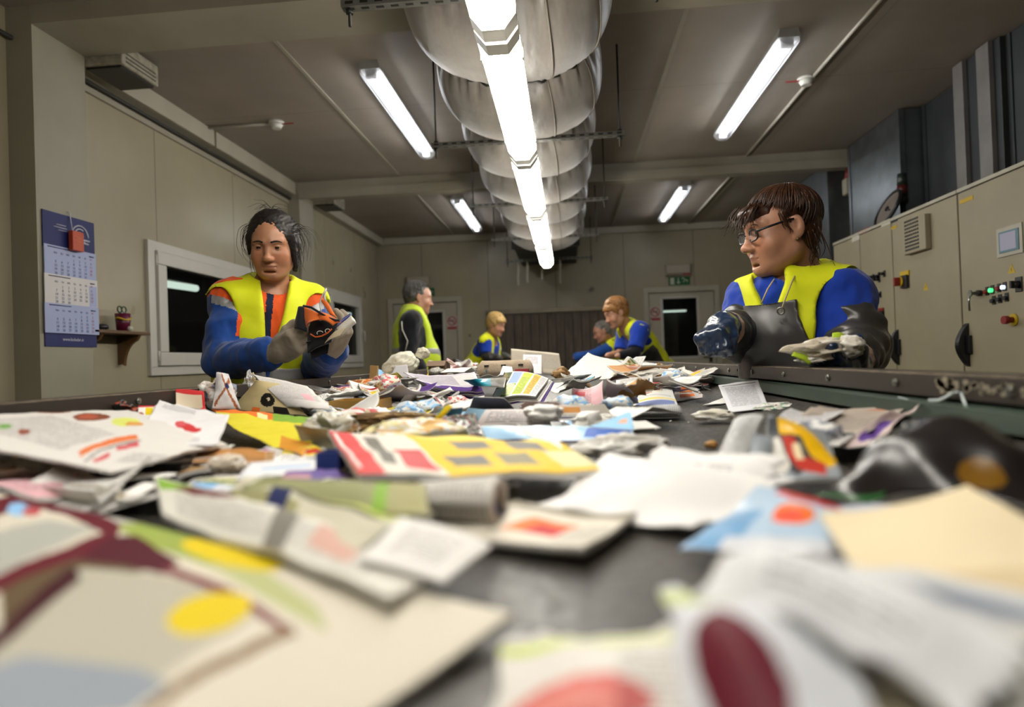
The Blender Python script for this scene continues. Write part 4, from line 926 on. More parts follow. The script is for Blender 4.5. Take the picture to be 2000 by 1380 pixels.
# crumpled newspapers in the near right corner
spec_ = [([(900, 1600, .004), (1560, 1600, .016), (1500, 1180, .034), (960, 1270, .006)], Lay(hexc('cfcbc4')).oval(.36, .45, .26, .13, hexc('c4605c')).rect(.2, .35, .5, .48, hexc('cf8077')).rect(0, .9, 1, .96, LIM).text(.5, .1, .95, .8), 'crumpled pale newspaper with faint red heading, nearest at the bottom', .012, 11),
         ([(1380, 1560, .02), (1740, 1560, .03), (1640, 1190, .046), (1290, 1150, .030)], Lay(hexc('c9cbd0')).oval(.40, .35, .26, .28, MAR).rect(.0, .85, .5, .95, hexc('b9c28a')), 'crumpled white sheet with a dark red shape, bottom right of centre', .014, 12),
         ([(1380, 1200, .030), (1900, 1420, .032), (2050, 1300, .040), (1440, 1080, .044)], Lay(hexc('d2d3d5')).text(.3, .2, .8, .5), 'wavy white sheet arching over the near right heap', .016, 13),
         ([(1560, 1600, .010), (2300, 1600, .016), (2200, 1260, .030), (1560, 1250, .024)], Lay(hexc('b7b6ae')).rect(.1, .5, .3, .9, hexc('7a7060')).rect(.5, .6, .9, .7, NAV).oval(.3, .4, .15, .2, hexc('c9bfa4')), 'grey crumpled newsprint in the bottom right corner', .016, 14),
         ([(1600, 1180, .020), (2150, 1290, .022), (2150, 1190, .030), (1640, 1110, .030)], Lay(hexc('c2c4c6')).rect(.1, .2, .9, .35, hexc('8a94a4')), 'pale folded sheet in shadow below the cream card', .008, 15)]
for pts, L, lb, nz_, sd in spec_: sh4('crumpled_newspaper', pts, L, lb, bulge=.012, noise=nz_, nscale=11, n=(60, 44), seed=sd, rag=.05, cat='newspaper')
crumple('crumpled_tissue', H(1470, 1150, .03), (.020, .016, .016), [WHT, hexc('cbc8bd')], 'cream crumpled scrap beside the bare belt in front of the blue leaflet', seed=5, cat='scrap')
# black glossy bag on the right
mb_ = [(1600, 972, .012), (2120, 990, None, .46), (2010, 880, None, .56), (1815, 786, None, .62)]
L = Lay(hexc('1b1716')).oval(.66, .22, .10, .14, hexc('6a4a10')).oval(.92, .12, .06, .10, hexc('6a4a10')).rect(.0, .0, .3, .04, hexc('2c5a30'))
sh4('black_bag', mb_, L, 'black glossy plastic bag with gold spots, leaning against the right rail', bulge=.014, noise=.030, nscale=8, n=(110, 90), m=m_plast, rag=.03, seed=21, cat='plastic bag', th=.002)
crumple('black_foil', H(1840, 905, .02)+[0, 0, .015], (.06, .05, .035), [BLK, hexc('2a2624'), hexc('3a3838')], 'dark crumpled foil filling the black bag\'s right side', seed=9, m=m_plast, rough=.5, cat='foil')
# yellow, black and red magazine, curled
FP = [(1488, 938, None, .62), (1645, 930, None, .60), (1612, 845, None, .72), (1500, 812, None, .74)]
L = PLay(FP, hexc('8c9298')).poly(hexc('3a3d40'), (1495, 820), (1530, 815), (1560, 860), (1600, 900), (1560, 930), (1500, 900)).poly(hexc('d9a90e'), (1518, 820), (1552, 826), (1640, 900), (1622, 916), (1582, 898), (1562, 868), (1522, 858)).poly(hexc('b0352a'), (1525, 862), (1550, 870), (1567, 900), (1610, 908), (1615, 928), (1560, 920), (1540, 900)).poly(hexc('d6c4a0'), (1545, 880), (1560, 880), (1570, 905), (1555, 905)).poly(hexc('c9c5bd'), (1490, 860), (1520, 862), (1545, 915), (1530, 930), (1500, 920)).poly(WHT, (1615, 870), (1640, 880), (1640, 900))
sh4('magazine', FP, L, 'curled magazine with yellow, black and red cover beside the black bag', bulge=.008, noise=.004, n=(70, 54), m=m_gloss, seed=2, cat='magazine', th=.004)
sh4('curled_page', [(1393, 905, None, .74), (1440, 915, None, .70), (1490, 805, None, .84), (1432, 812, None, .84)], Lay(hexc('c3c3c2')).text(.2, .1, .8, .9), 'upright curled white page left of the yellow and black magazine', bulge=.008, curl=-.004, noise=.003, cat='page')
sh4('curled_page', [(1455, 940, None, .60), (1500, 935, None, .60), (1510, 850, None, .68), (1470, 845, None, .68)], Lay(hexc('8a9096')), 'grey blue curled page in front of the yellow and black magazine', bulge=.004, noise=.003, cat='page')
for i_, (pts, L, lb) in enumerate([
    ([(1500, 850, .02), (1640, 880, .02), (1800, 800, .035), (1560, 815, .03)], Lay(hexc('b9b7b4')).text(.1, .1, .9, .9), 'grey newsprint sheet spread behind the yellow and black magazine'),
    ([(1545, 830, .03), (1700, 850, .03), (1790, 792, .04), (1600, 800, .038)], Lay(hexc('a89c90')).text(.05, .1, .95, .5).rect(.3, .8, .9, .9, hexc('b5765c')), 'brownish newspaper with orange heading along the right rail'),
    ([(1640, 875, .02), (1720, 862, .03), (1800, 800, .045), (1740, 812, .045)], Lay(hexc('c4b2ae')).oval(.4, .4, .3, .3, PUR).text(.1, .6, .9, .9), 'sheet with a purple blot tucked beside the black bag'),
    ([(1500, 838, .03), (1590, 846, .03), (1650, 806, .04), (1545, 803, .04)], Lay(hexc('c9c7c9')).text(0, 0, 1, 1), 'small newspaper scrap behind the curled white page')]):
    sh4('newspaper', pts, L, lb, noise=.006, curl=.006, n=(34, 22), seed=30+i_, cat='newspaper')
crumple('crumpled_newspaper', H(1600, 865, .02)+[0, 0, .012], (.045, .03, .022), [WHT, hexc('a9abb4'), hexc('8c8f9c')], 'grey white wad of newsprint between magazine and black bag', seed=17, tx=1, cat='newspaper')
# document leaning by the right rail
sh4('letter', [(1425, 806, .003), (1502, 796, .012), (1480, 742, None, 1.80), (1403, 752, None, 1.76)], Lay(hexc('dadade')).text(.12, .15, .88, .85).rect(.08, .90, .92, .915, GRY).rect(.08, .08, .085, .9, GRY), 'white printed letter leaning upright near the right rail', noise=.002, n=(40, 40), bscale=.8, cat='letter')
sh4('white_scrap', [(1373, 792, .004), (1420, 786, .008), (1418, 775, .012), (1410, 777, .01)], Lay(WHT), 'thin pointed white scrap left of the upright letter', n=(12, 8), cat='scrap')
crumple('crumpled_tissue', H(1395, 816, .010)+[0, 0, .006], (.048, .03, .013), [WHT, hexc('cfc9ba')], 'low white crumpled tissue in front of the upright letter', seed=31, cat='tissue')
crumple('crumpled_wrapper', H(1525, 795, .012), (.06, .04, .014), [WHT, hexc('8fae94'), hexc('d8c9c4'), hexc('3f6a5c')], 'white and green crumpled wrapper right of the upright letter', seed=33, cat='wrapper')
crumple('brown_crumb', H(1390, 868, .006), (.010, .008, .006), [KRA, hexc('b98a4a')], 'tiny brown lump on bare belt left of the curled page', seed=35, sub=3, cat='scrap')
# folded magazine with blue spine
L = Lay(hexc('cdccc8')).pic(.2, .55, .7, .95, [hexc('c9c4b4'), hexc('a76a5a'), hexc('b8b4a4')], 8).rect(0, .3, 1, .36, hexc('d9c25c')).rect(0, .0, 1, .10, BLU).text(.1, .4, .9, .5).rect(.1, .16, .95, .26, hexc('6b78a8'))
sh4('folded_magazine', [(1225, 806, .020), (1328, 802, .020), (1310, 752, None, 2.05), (1255, 760, None, 2.05)], L, 'folded magazine with blue bottom edge, centre right of the heap', bulge=.010, noise=.002, n=(40, 34), th=.006, cat='magazine')
roll('folded_magazine', H(1240, 806, .018), H(1327, 803, .018), .016, .018, Lay(hexc('c9c9c9')).rect(.5, 0, .8, 1, BLU).text(0, 0, .4, 1), 'rolled lower fold of the blue-edged magazine, dark inside', turns=.85, m=m_gloss, th=.004, cat='magazine')
# central booklet facing the camera
L = Lay(hexc('d9d7d8')).pic(.02, .42, .20, .97, [hexc('4a5a3a'), hexc('8a7a4a'), hexc('2c3a2c')], 14).rect(.24, .55, .42, .97, hexc('93aace')).pic(.22, .05, .42, .52, [hexc('c9cf9a'), hexc('dde0b0'), hexc('8aa04a')], 5).rect(.46, .06, .66, .97, hexc('b9cc3c')).text(.48, .1, .64, .8).rect(.70, .06, .84, .97, hexc('e0b544')).text(.72, .1, .82, .9).text(.86, .08, .97, .95).rect(.0, .0, .02, 1, NAV)
sh4('booklet', [(955, 786, None, 1.80), (1046, 775, None, 1.80), (1072, 739, None, 1.96), (985, 727, None, 1.98)], L, 'open booklet with green, yellow and white columns, in the centre of the heap', noise=.0015, n=(56, 44), bscale=.6, th=.003, cat='booklet', warp=lambda u, v: .012*np.sin(u*3.1))
for i_ in range(3):
    sh4('booklet_page', [(958+2*i_, 791+4*i_, None, 1.81), (1050+5*i_, 780+3*i_, None, 1.81), (1077+3*i_, 741+2*i_, None, 1.975), (990, 730, None, 1.99)], Lay(PUR if i_ == 2 else WHT), ('white page just under the open booklet', 'lower white page under the open booklet', 'purple back cover under the open booklet')[i_], noise=.0012, n=(24, 14), th=.0015, m=m_gloss, cat='page', warp=lambda u, v: .012*np.sin(u*3.1)-.003)
sh4('printed_page', [(885, 834, .022), (1078, 834, .018), (1066, 802, .045), (915, 797, .055)], Lay(hexc('d3cccb')).text(.3, .2, .95, .9).rect(0, .3, .22, 1, hexc('7fa3b8')), 'white printed page with pale teal corner in front of the open booklet', bulge=.006, noise=.004, n=(40, 20), seed=94, cat='page')
sh4('printed_page', [(1050, 822, .030), (1196, 818, .022), (1180, 790, .05), (1060, 792, .055)], Lay(hexc('d6cfc6')).rect(.1, .5, .6, .9, hexc('d89a5a')).rect(0, .1, 1, .2, NAV).text(.1, .25, .9, .45), 'orange and white printed page at the right foot of the open booklet', noise=.005, curl=.004, n=(34, 18), seed=95, cat='page')
crumple('white_wad', H(1062, 806, .045), (.038, .028, .018), [hexc('e2e0de'), WHT], 'white paper wad between booklet and light blue sheet', seed=96, cat='wad')
sh4('dark_page', [(915, 800, .035), (1010, 803, .035), (985, 778, .065), (925, 774, .07)], Lay(hexc('4a4c58')).text(.1, .1, .9, .9), 'dark grey page tucked under the left foot of the booklet', noise=.003, seed=97, cat='page')
sh4('pink_scrap', [(1010, 800, .04), (1100, 798, .035), (1090, 782, .06), (1020, 782, .06)], Lay(hexc('d8bdb6')).text(.1, .1, .9, .9), 'pinkish torn scrap just below the open booklet', noise=.006, rag=.08, seed=98, cat='scrap')
L = Lay(hexc('cfc8d2')).rect(0, 0, 1, .22, PUR).text(.1, .3, .9, .9).rect(.7, .3, 1, .9, hexc('d9d6d6'))
for i_ in range(3): sh4('purple_magazine', [(850-6*i_, 770-6*i_, .035+.010*i_), (952-3*i_, 780-6*i_, .03+.010*i_), (930, 738-3*i_, .085+.006*i_), (790, 738-3*i_, .08+.008*i_)], L if i_ == 2 else Lay(WHT).rect(0, 0, 1, .08, PUR), 'white and purple magazine left of the open booklet, ' + ('bottom', 'middle', 'top')[i_] + ' of its three layers', curl=.012, noise=.004, th=.003, seed=i_, cat='magazine')
sh4('blue_picture', [(925, 752, .07), (985, 757, .07), (990, 735, .09), (905, 742, .09)], Lay(hexc('0f7f95')).rect(.6, 0, 1, 1, hexc('59513f')), 'turquoise picture page touching the open booklet on its left', noise=.002, m=m_gloss, cat='page')
# pink magazine
L = Lay(hexc('cda3a8')).text(.05, .1, .6, .9).rect(.1, .4, .4, .7, hexc('b04a50')).rect(0, .9, 1, 1, hexc('d9c4c4'))
sh4('pink_magazine', [(1120, 788, .03), (1182, 797, .03), (1180, 748, .075), (1122, 765, .06)], L, 'pinkish newspaper folded open in front of the white sheets', curl=.010, fold=.006, noise=.003, th=.003, seed=41, cat='newspaper')
for i_ in range(3): sh4('red_edged_magazine', [(1183, 778+4*i_, .035-.004*i_), (1245, 783+3*i_, .035-.004*i_), (1215, 752, .08-.003*i_), (1182, 742, .09-.003*i_)], Lay(hexc('c2b9b6')).rect(0, 0, 1, .2, MAR).text(.1, .3, .9, .9), 'page with dark red edge right of the pinkish newspaper, ' + ('top', 'middle', 'bottom')[i_] + ' one', curl=.006, noise=.002, th=.002, cat='magazine')
sh4('kraft_paper', [(1205, 775, .05), (1262, 772, .05), (1275, 745, .075), (1245, 738, .095)], Lay(hexc('b58a52')), 'creased kraft paper behind the blue-edged magazine', noise=.010, nscale=20, m=m_card, seed=43, cat='kraft paper')
crumple('brown_paper_bag', PY(1291, 730, 2.55), (.034, .03, .05), [hexc('a07a4a'), hexc('8a653a'), hexc('b48f5e')], 'upright crumpled brown paper bag at the right end of the heap', seed=44, m=m_card, rough=.5, fr=2.2, cat='paper bag')
# white bag, boxes on the crest
crumple('white_paper_bag', PY(785, 712, 2.75), (.084, .05, .056), [hexc('dcd8c6'), hexc('d6d2be'), hexc('e0ddcf')], 'big pale crumpled paper bag with rounded top on the crest, left of centre', seed=51, rough=.20, fr=1.2, sub=5, rot=.2, tilt=-.40, cat='paper bag')
crumple('white_paper_bag', PY(826, 690, 2.80), (.034, .03, .030), [hexc('d4cfbe'), hexc('cbc6b2')], 'smaller pale paper lobe behind the big crumpled bag on the crest', seed=52, rough=.25, fr=1.3, sub=5, cat='paper bag')
sh4('grey_flap', [(762, 735, None, 2.55), (800, 738, None, 2.5), (795, 712, None, 2.6), (772, 714, None, 2.62)], Lay(hexc('b9b6b8')), 'lilac grey paper flap in front of the big pale bag', noise=.002, n=(12, 10), cat='flap')
def cbox(name, pa, pb, Y, dpt, colr, label, tilt=0., m=None, lid=True):
    a = PY(*pa, Y); b = PY(*pb, Y); x0, x1 = a[0], b[0]; z1, z0 = a[2], b[2]; t = .003
    root = thing(name, ((x0+x1)/2, Y+dpt/2, z0), label, 'box'); mm = m or mat('cardboard_'+colr, colr, .75, var=.12, vscale=20)
    g = MB(); g.box(x0, Y, z0, x1, Y+t, z1); g.box(x0, Y+dpt-t, z0, x1, Y+dpt, z1); g.box(x0, Y+t, z0, x0+t, Y+dpt-t, z1); g.box(x1-t, Y+t, z0, x1, Y+dpt-t, z1); g.box(x0+t, Y+t, z0, x1-t, Y+dpt-t, z0+t)
    g.build('tray', mm, root)
    if lid:
        M_ = Matrix.Translation((x0, Y, z1)) @ Matrix.Rotation(.5, 4, 'X'); MB().box(0, -dpt*.45, 0, x1-x0, 0, t, M_).build('flap', mm, root)
        M_ = Matrix.Translation((x1, Y, z1)) @ Matrix.Rotation(.7, 4, 'Y'); MB().box(0, 0, 0, .03, dpt, t, M_).build('flap', mm, root)
    root.rotation_euler.y = tilt; return root
cbox('cardboard_box', (836, 706), (872, 732), 2.75, .10, '7d6650', 'small open brown cardboard box beside the pale paper bag')
cbox('cardboard_box', (720, 714), (735, 742), 2.6, .02, 'a5814f', 'thin upright piece of brown carton left of the pale bag', lid=False, tilt=.1)
eg = PY(985, 718, 2.62); t = thing('egg_carton', (eg[0], 2.68, eg[2]-.03), 'cream moulded pulp tray lying on the crest in front of the grey cardboard', 'tray')
m_pulp = mat('moulded_pulp', 'b7a48c', .85, var=.12, vscale=30, bump=.4, bscale=150)
W_, D_, Hh = .115, .09, .030; vs = []
for k_, (s_, z_) in enumerate(((1.0, -Hh), (1.0, -Hh*.2), (.94, Hh*.5), (.84, Hh))):
    for j_ in range(40):
        th = 2*math.pi*j_/40; c_, q_ = math.cos(th), math.sin(th); e_ = .35
        vs.append((eg[0]+W_*s_*math.copysign(abs(c_)**e_, c_), 2.68+D_*s_*math.copysign(abs(q_)**e_, q_), eg[2]+z_+.002*math.sin(th*9)))
fs = [(r_*40+j_, r_*40+(j_+1) % 40, (r_+1)*40+(j_+1) % 40, (r_+1)*40+j_) for r_ in range(3) for j_ in range(40)]+[tuple(range(40))[::-1], tuple(range(120, 160))]
MB().add(vs, fs, True).build('body', m_pulp, t)
for dx in (-.07, 0, .07): MB().box(eg[0]+dx-.010, 2.68-D_-.001, eg[2]+.008, eg[0]+dx+.010, 2.68-D_+.006, eg[2]+.014).build('slot', m_dark, t)
g = MB(); text_add(g, 'F', frame((eg[0]-.07, 2.68-D_-.001, eg[2]-.014), (1, 0, 0), (0, 0, 1)), .024); g.build('printed_letter', mat('ink_teal', '1f6f86', .6), t)
sh4('grey_cardboard', [(998, 722, None, 2.85), (1098, 730, None, 2.78), (1092, 690, None, 3.02), (998, 680, None, 3.08)], Lay(hexc('8a8172')).rect(0, .9, 1, 1, hexc('a59c8a')).text(.3, .2, .95, .9), 'grey printed cardboard sheet standing up on the crest in the centre', noise=.002, m=m_card, th=.004, cat='cardboard')
sh4('white_note', [(1020, 728, None, 2.72), (1058, 730, None, 2.72), (1058, 693, None, 2.84), (1022, 692, None, 2.84)], Lay(hexc('cfccd0')).text(.1, .5, .8, .9), 'white note leaning on the grey cardboard', noise=.001, cat='note')
sh4('white_sheet', [(1102, 733, None, 2.45), (1190, 741, None, 2.35), (1237, 712, None, 2.75), (1148, 692, None, 2.95)], Lay(hexc('d6d4cc')), 'big blank white sheet on the crest, right of centre', curl=.006, noise=.004, n=(30, 20), seed=61, cat='sheet')
sh4('white_sheet', [(1175, 722, None, 2.8), (1240, 722, None, 2.75), (1215, 702, None, 3.1), (1150, 700, None, 3.1)], Lay(hexc('c9c8c4')), 'second blank white sheet behind the big one on the crest', noise=.004, seed=62, cat='sheet')
sh4('white_flap', [(975, 733, None, 2.25), (1003, 731, None, 2.25), (1000, 716, None, 2.35), (982, 714, None, 2.35)], Lay(hexc('d3d2d6')), 'white paper flap standing between booklet and pulp tray', noise=.002, n=(12, 10), cat='scrap')
cbox('red_packet', (1006, 721), (1032, 730), 2.3, .06, 'b43a44', 'small flat red packet behind the open booklet', lid=False)
# left edge of the heap
FP = [(-320, 815, 'x', -.83), (215, 920, .032), (445, 866, .035), (250, 800, 'x', -.84)]
L = PLay(FP, hexc('cfcbc6')).tpoly((-100, 820), (100, 812), (230, 850), (120, 880)).blob(hexc('7a4028'), 178, 816, 36, 9).blob(hexc('a8503a'), 172, 815, 20, 5).blob(hexc('c9cf6a'), 245, 828, 28, 9).blob(hexc('c9934a'), 262, 832, 18, 5).blob(hexc('8a4a3a'), 46, 846, 13, 5).blob(hexc('6f9a50'), 8, 836, 14, 4).blob(hexc('8a5a48'), 100, 803, 40, 4)
L.line(hexc('cf6f3a'), 9, (156, 886), (185, 873), (230, 862), (268, 856)).line(hexc('8a8886'), 4, (165, 900), (190, 882), (240, 868), (275, 863)).line(hexc('c04c54'), 7, (184, 898), (215, 886)).line(hexc('c04c54'), 7, (228, 878), (270, 868)).tpoly((220, 900), (260, 885), (330, 890), (300, 905))
sh4('supermarket_flyer', FP, L, 'large white food flyer with orange curved band along the left rail', bulge=.004, noise=.003, n=(110, 80), th=.003, seed=71, cat='flyer')
L = Lay(hexc('dbd9da')).text(.1, .78, .6, .95).oval(.52, .45, .14, .10, hexc('c03a44')).oval(.62, .38, .12, .09, RED).oval(.45, .5, .08, .07, hexc('c8545a')).text(.35, .08, .75, .2)
sh4('white_flyer', [(268, 864, .040), (425, 872, .038), (448, 815, .060), (312, 784, None, 1.30)], L, 'white flyer with a red fruit picture leaning over the food flyer', noise=.004, n=(50, 40), curl=.004, seed=72, cat='flyer')
sh4('yellow_flyer', [(458, 838, .03), (592, 893, .018), (640, 815, .045), (412, 797, .05)], Lay(hexc('d3c634')).rect(0, .78, .6, 1, ORG).rect(.6, .75, 1, 1, GRN).rect(.7, .0, 1, .3, hexc('c98a2c')).rect(.45, .8, .55, .95, hexc('e3d9a0')), 'yellow, orange and green flyer left of the yellow advertising paper', noise=.004, n=(44, 34), seed=73, cat='flyer')
sh4('cream_leaflet', [(450, 800, .035), (600, 812, .03), (545, 748, None, 1.62), (500, 742, None, 1.60)], Lay(hexc('bfae82')).oval(.52, .40, .13, .22, BLK).oval(.54, .42, .03, .05, CRM).rect(.60, .0, .80, .2, BLK).rect(.30, .0, .42, .14, ORG).text(.5, .7, .95, .8), 'cream leaflet with a black ring printed on it, propped up by the left rail', noise=.003, n=(46, 36), seed=74, cat='leaflet')
sh4('curved_sheet', [(560, 792, .05), (650, 800, .05), (600, 752, None, 1.75), (493, 730, None, 1.68)], Lay(hexc('d3cfcc')).text(.0, .2, .9, .9).rect(.6, .2, .8, .4, PNK), 'long white curved sheet behind the cream leaflet', bulge=.006, noise=.003, n=(34, 24), seed=75, cat='sheet')
crumple('crumpled_newspaper', PY(430, 770, 1.52), (.048, .04, .052), [WHT, hexc('c9b9b0'), hexc('8d7468'), hexc('9aa0ba')], 'pointed crumpled newspaper standing by the left rail', seed=76, tx=1, rough=.55, cat='newspaper')
sh4('crumpled_leaflet', [(415, 798, None, 1.42), (470, 798, None, 1.42), (445, 728, None, 1.5), (420, 722, None, 1.5)], Lay(hexc('cfcbcb')).band(.1, .1, .9, .8, .05, hexc('9a5a34')).band(.9, .0, .5, .9, .05, hexc('9a5a34')).oval(.7, .6, .1, .08, NAV), 'white leaflet with brown bands, pointed, standing by the left rail', bulge=.012, noise=.012, nscale=18, seed=77, cat='leaflet')
sh4('red_edged_card', [(343, 792, None, 1.34), (402, 800, None, 1.34), (398, 764, None, 1.42), (343, 760, None, 1.40)], Lay(hexc('cdbfa8')).rect(0, .9, 1, 1, RED).rect(.9, 0, 1, 1, RED).oval(.9, .15, .12, .2, RED), 'cream card with red edge between food flyer and crumpled newspaper', bulge=-.012, fold=-.014, noise=.003, n=(24, 18), seed=78, cat='card')
crumple('crumpled_newspaper', PY(487, 752, 1.75), (.022, .02, .042), [WHT, hexc('9b9ba2'), hexc('c9b58a')], 'narrow upright crumpled newspaper behind the cream leaflet', seed=79, tx=1, rough=.5, cat='newspaper')
crumple('dark_wrapper', PY(225, 797, 1.22), (.045, .03, .018), [BLK, hexc('1f1c1a'), hexc('8a3a24')], 'black and orange shiny wrapper against the left rail', seed=80, m=m_plast, rough=.5, rot=-.3, cat='wrapper')
sh4('white_card', [(270, 815, None, 1.15), (315, 812, None, 1.17), (318, 792, None, 1.24), (270, 790, None, 1.22)], Lay(WHT).rect(0, .85, 1, 1, RED).rect(.3, .2, .6, .8, YEL).oval(.1, .2, .14, .2, hexc('a0522c')), 'small white card with yellow square and red line by the left rail', noise=.002, cat='card')
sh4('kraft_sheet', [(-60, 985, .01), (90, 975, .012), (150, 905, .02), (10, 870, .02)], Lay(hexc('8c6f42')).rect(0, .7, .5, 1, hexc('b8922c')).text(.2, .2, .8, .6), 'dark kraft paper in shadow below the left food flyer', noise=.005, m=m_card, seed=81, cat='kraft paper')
sh4('yellow_scrap', [(-40, 985, .015), (22, 975, .015), (12, 915, .02), (-40, 910, .02)], Lay(hexc('d3cfc2')).rect(0, 0, 1, .4, hexc('d6a21c')), 'white and yellow scrap at the very left edge', cat='scrap')
crumple('crumpled_tissue', H(440, 908, .02), (.034, .026, .016), [hexc('cbbfae'), hexc('b5a592'), WHT], 'beige crumpled tissue in front of the white fruit flyer', seed=82, cat='tissue')
sh4('orange_sheet', [(375, 905, .02), (520, 900, .02), (520, 880, .03), (390, 872, .03)], Lay(hexc('b7834a')).text(0, 0, 1, .5), 'brownish orange strip of paper behind the beige tissue', noise=.004, cat='strip')
sh4('white_strip', [(460, 935, .02), (650, 915, .02), (630, 893, .03), (490, 900, .03)], Lay(hexc('d5d6da')).rect(.2, .5, .8, .6, LBL), 'white and blue strip of paper left of the small blue carton', noise=.003, cat='strip')
sh4('violet_strip', [(540, 945, .02), (670, 945, .02), (660, 915, .028), (560, 920, .028)], Lay(hexc('6a5a96')).rect(0, .3, .5, .7, hexc('b58a9a')), 'violet printed strip in front of the small blue carton', noise=.003, cat='strip')
cbox('blue_carton', (616, 884), (662, 918), float(H(640, 925, .02)[1]), .03, '24397a', 'small blue carton beside the red and white paper edge', lid=False, m=mat('carton_blue', '24397a', .4))
cbox('amber_tray', (642, 783), (744, 806), 1.55, .10, 'b08d4c', 'shallow gold-brown carton tray left of the white wads', lid=False, m=mat('tray_gold', 'b08a48', .35, .2, var=.1))
crumple('brown_packing_paper', H(772, 822, .035), (.115, .06, .02), [hexc('7a6240'), hexc('927850'), hexc('5f4a30')], 'long brown packing paper wad in front of the gold-brown tray', seed=83, m=m_card, rough=.5, fr=3, rot=.1, cat='packing paper')
crumple('cream_wrapper', H(800, 852, .035), (.078, .05, .034), [hexc('d2c8b0'), hexc('d9cf9a'), WHT, hexc('cfa86a')], 'cream crumpled wrapper behind the yellow advertising paper', seed=84, rough=.4, cat='wrapper')
crumple('white_wrapper', H(640, 840, .035), (.05, .035, .03), [hexc('c5bfae'), WHT, hexc('7d7a62')], 'greyish cream wad right of the yellow flyer', seed=85, rough=.5, cat='wad')
sh4('grey_cone', [(590, 880, .012), (670, 892, .012), (640, 838, .05), (570, 830, .05)], Lay(hexc('a5a08a')), 'dull grey curled paper under the greyish cream wad', bulge=.014, noise=.006, seed=86, cat='paper')
sh4('yellow_ribbon', [(835, 835, .04), (850, 833, .04), (886, 792, .075), (874, 790, .075)], Lay(YEL), 'narrow yellow strip crossing the heap in front of the purple magazine', noise=.002, n=(8, 20), m=m_gloss, cat='strip')
sh4('teal_packet', [(850, 815, .04), (900, 812, .04), (905, 795, .06), (862, 793, .06)], Lay(hexc('1f7ca0')).rect(.6, .2, 1, .9, WHT), 'blue and white packet under the narrow yellow strip', noise=.004, m=m_gloss, cat='packet')
L = Lay(hexc('9cc3e2')).rect(.0, .0, 1, .12, hexc('27346e')).rect(.30, .3, .62, .75, hexc('c5d3dd')).rect(.72, .25, .98, .85, hexc('3f66b8')).text(.32, .35, .6, .5).rect(0, .85, 1, 1, hexc('bcd6ea'))
sh4('light_blue_sheet', [(905, 862, .014), (1235, 862, .014), (1238, 828, .035), (935, 833, .035)], L, 'light blue sheet with darker blue text block, lying across the middle', bulge=.003, noise=.003, n=(60, 20), th=.004, m=m_gloss, seed=87, cat='sheet')
sh4('light_blue_triangle', [(1150, 833, None, .93), (1238, 838, None, .90), (1232, 803, None, .98), (1225, 803, None, .98)], Lay(hexc('8fbfe6')).rect(.5, .3, .8, .6, hexc('d8a48a')), 'pointed light blue flap standing on the light blue sheet', noise=.002, cat='flap')
crumple('white_wad', H(1215, 872, .018), (.075, .035, .022), [hexc('cfccc6'), WHT, hexc('bdb9b0')], 'long white crumpled wad at the edge of the bare belt', seed=88, rough=.4, rot=.15, cat='wad')
sh4('clear_film', [(850, 868, .02), (950, 862, .02), (930, 815, .05), (850, 815, .05)], Lay(hexc('4c4c44')).pic(0, 0, 1, 1, [hexc('4a4c46'), hexc('83867c'), hexc('6a2c34'), hexc('3a3c36')], 9), 'dark shiny plastic film behind the light blue sheet', noise=.010, nscale=22, m=m_plast, seed=89, cat='plastic film')
sh4('white_cutout', [(1100, 880, .03), (1060, 868, .03), (1010, 830, .04), (1090, 850, .04)], Lay(WHT), 'plain white scrap between yellow paper and light blue sheet', noise=.005, cat='scrap')
# right end of the heap
sh4('navy_packet', [(1300, 765, .02), (1370, 762, .01), (1365, 741, .04), (1305, 745, .05)], Lay(NAV).rect(.4, .2, .6, .7, ORG).rect(.1, .4, .9, .5, WHT), 'navy blue packet by the right rail with a white string on it', noise=.004, m=m_gloss, cat='packet')
sh4('orange_leaflet', [(1315, 782, .008), (1378, 775, .004), (1360, 756, .02), (1318, 758, .02)], Lay(hexc('d6cbc8')).rect(.2, .2, .7, .4, ORG).rect(.2, .55, .7, .8, hexc('d8824a')), 'leaflet with two orange blocks at the right end of the heap', noise=.003, th=.004, cat='leaflet')
pts = [H(1355, 752, .03), H(1368, 748, .05), H(1378, 758, .03), H(1392, 762, .01), H(1390, 768, .004), H(1375, 770, .004), H(1355, 764, .02)]
tag(MB().tube(pts, .0016, 6).build('string', mat('string_white', 'c9c6c0', .5)), 'loop of thin white string on the belt near the navy packet', 'string')
m_tape = mat('clear_tape', 'b9c4c4', .15, var=.05)
tp = [PX(1862, 768, RXR-.004), PX(1876, 765, RXR-.006), PX(1890, 800, RXR-.006), PX(1892, 822, RXR-.006)]
def ribbon(pts, wv, name, m, label, cat):
    vs = []; pts = [np.array(p) for p in pts]; wv = np.array(wv)
    for p in pts:
        for s_ in (-1, 1):
            for d_ in (0, 1): vs.append(p+wv*s_+np.array([-.0012*d_, 0, 0.0004*d_]))
    fs = []
    for k_ in range(len(pts)-1): o_ = k_*4; fs += [(o_, o_+2, o_+6, o_+4), (o_+1, o_+5, o_+7, o_+3), (o_, o_+4, o_+5, o_+1), (o_+2, o_+3, o_+7, o_+6)]
    e_ = (len(pts)-1)*4; fs += [(0, 1, 3, 2), (e_, e_+2, e_+3, e_+1)]
    tag(MB().add(vs, fs, True).build(name, m), label, cat)
ribbon(tp, (0, .0035, .001), 'tape', m_tape, 'white strip of tape sticking up at the right rail', 'tape')
ribbon([PX(1814, 782, RXR-.004), PX(1835, 782, RXR-.006), PX(1850, 775, RXR-.006), PX(1860, 768, RXR-.006)], (0, 0, .0022), 'tape', m_tape, 'short bright tape end on the rail left of the upright tape', 'tape')
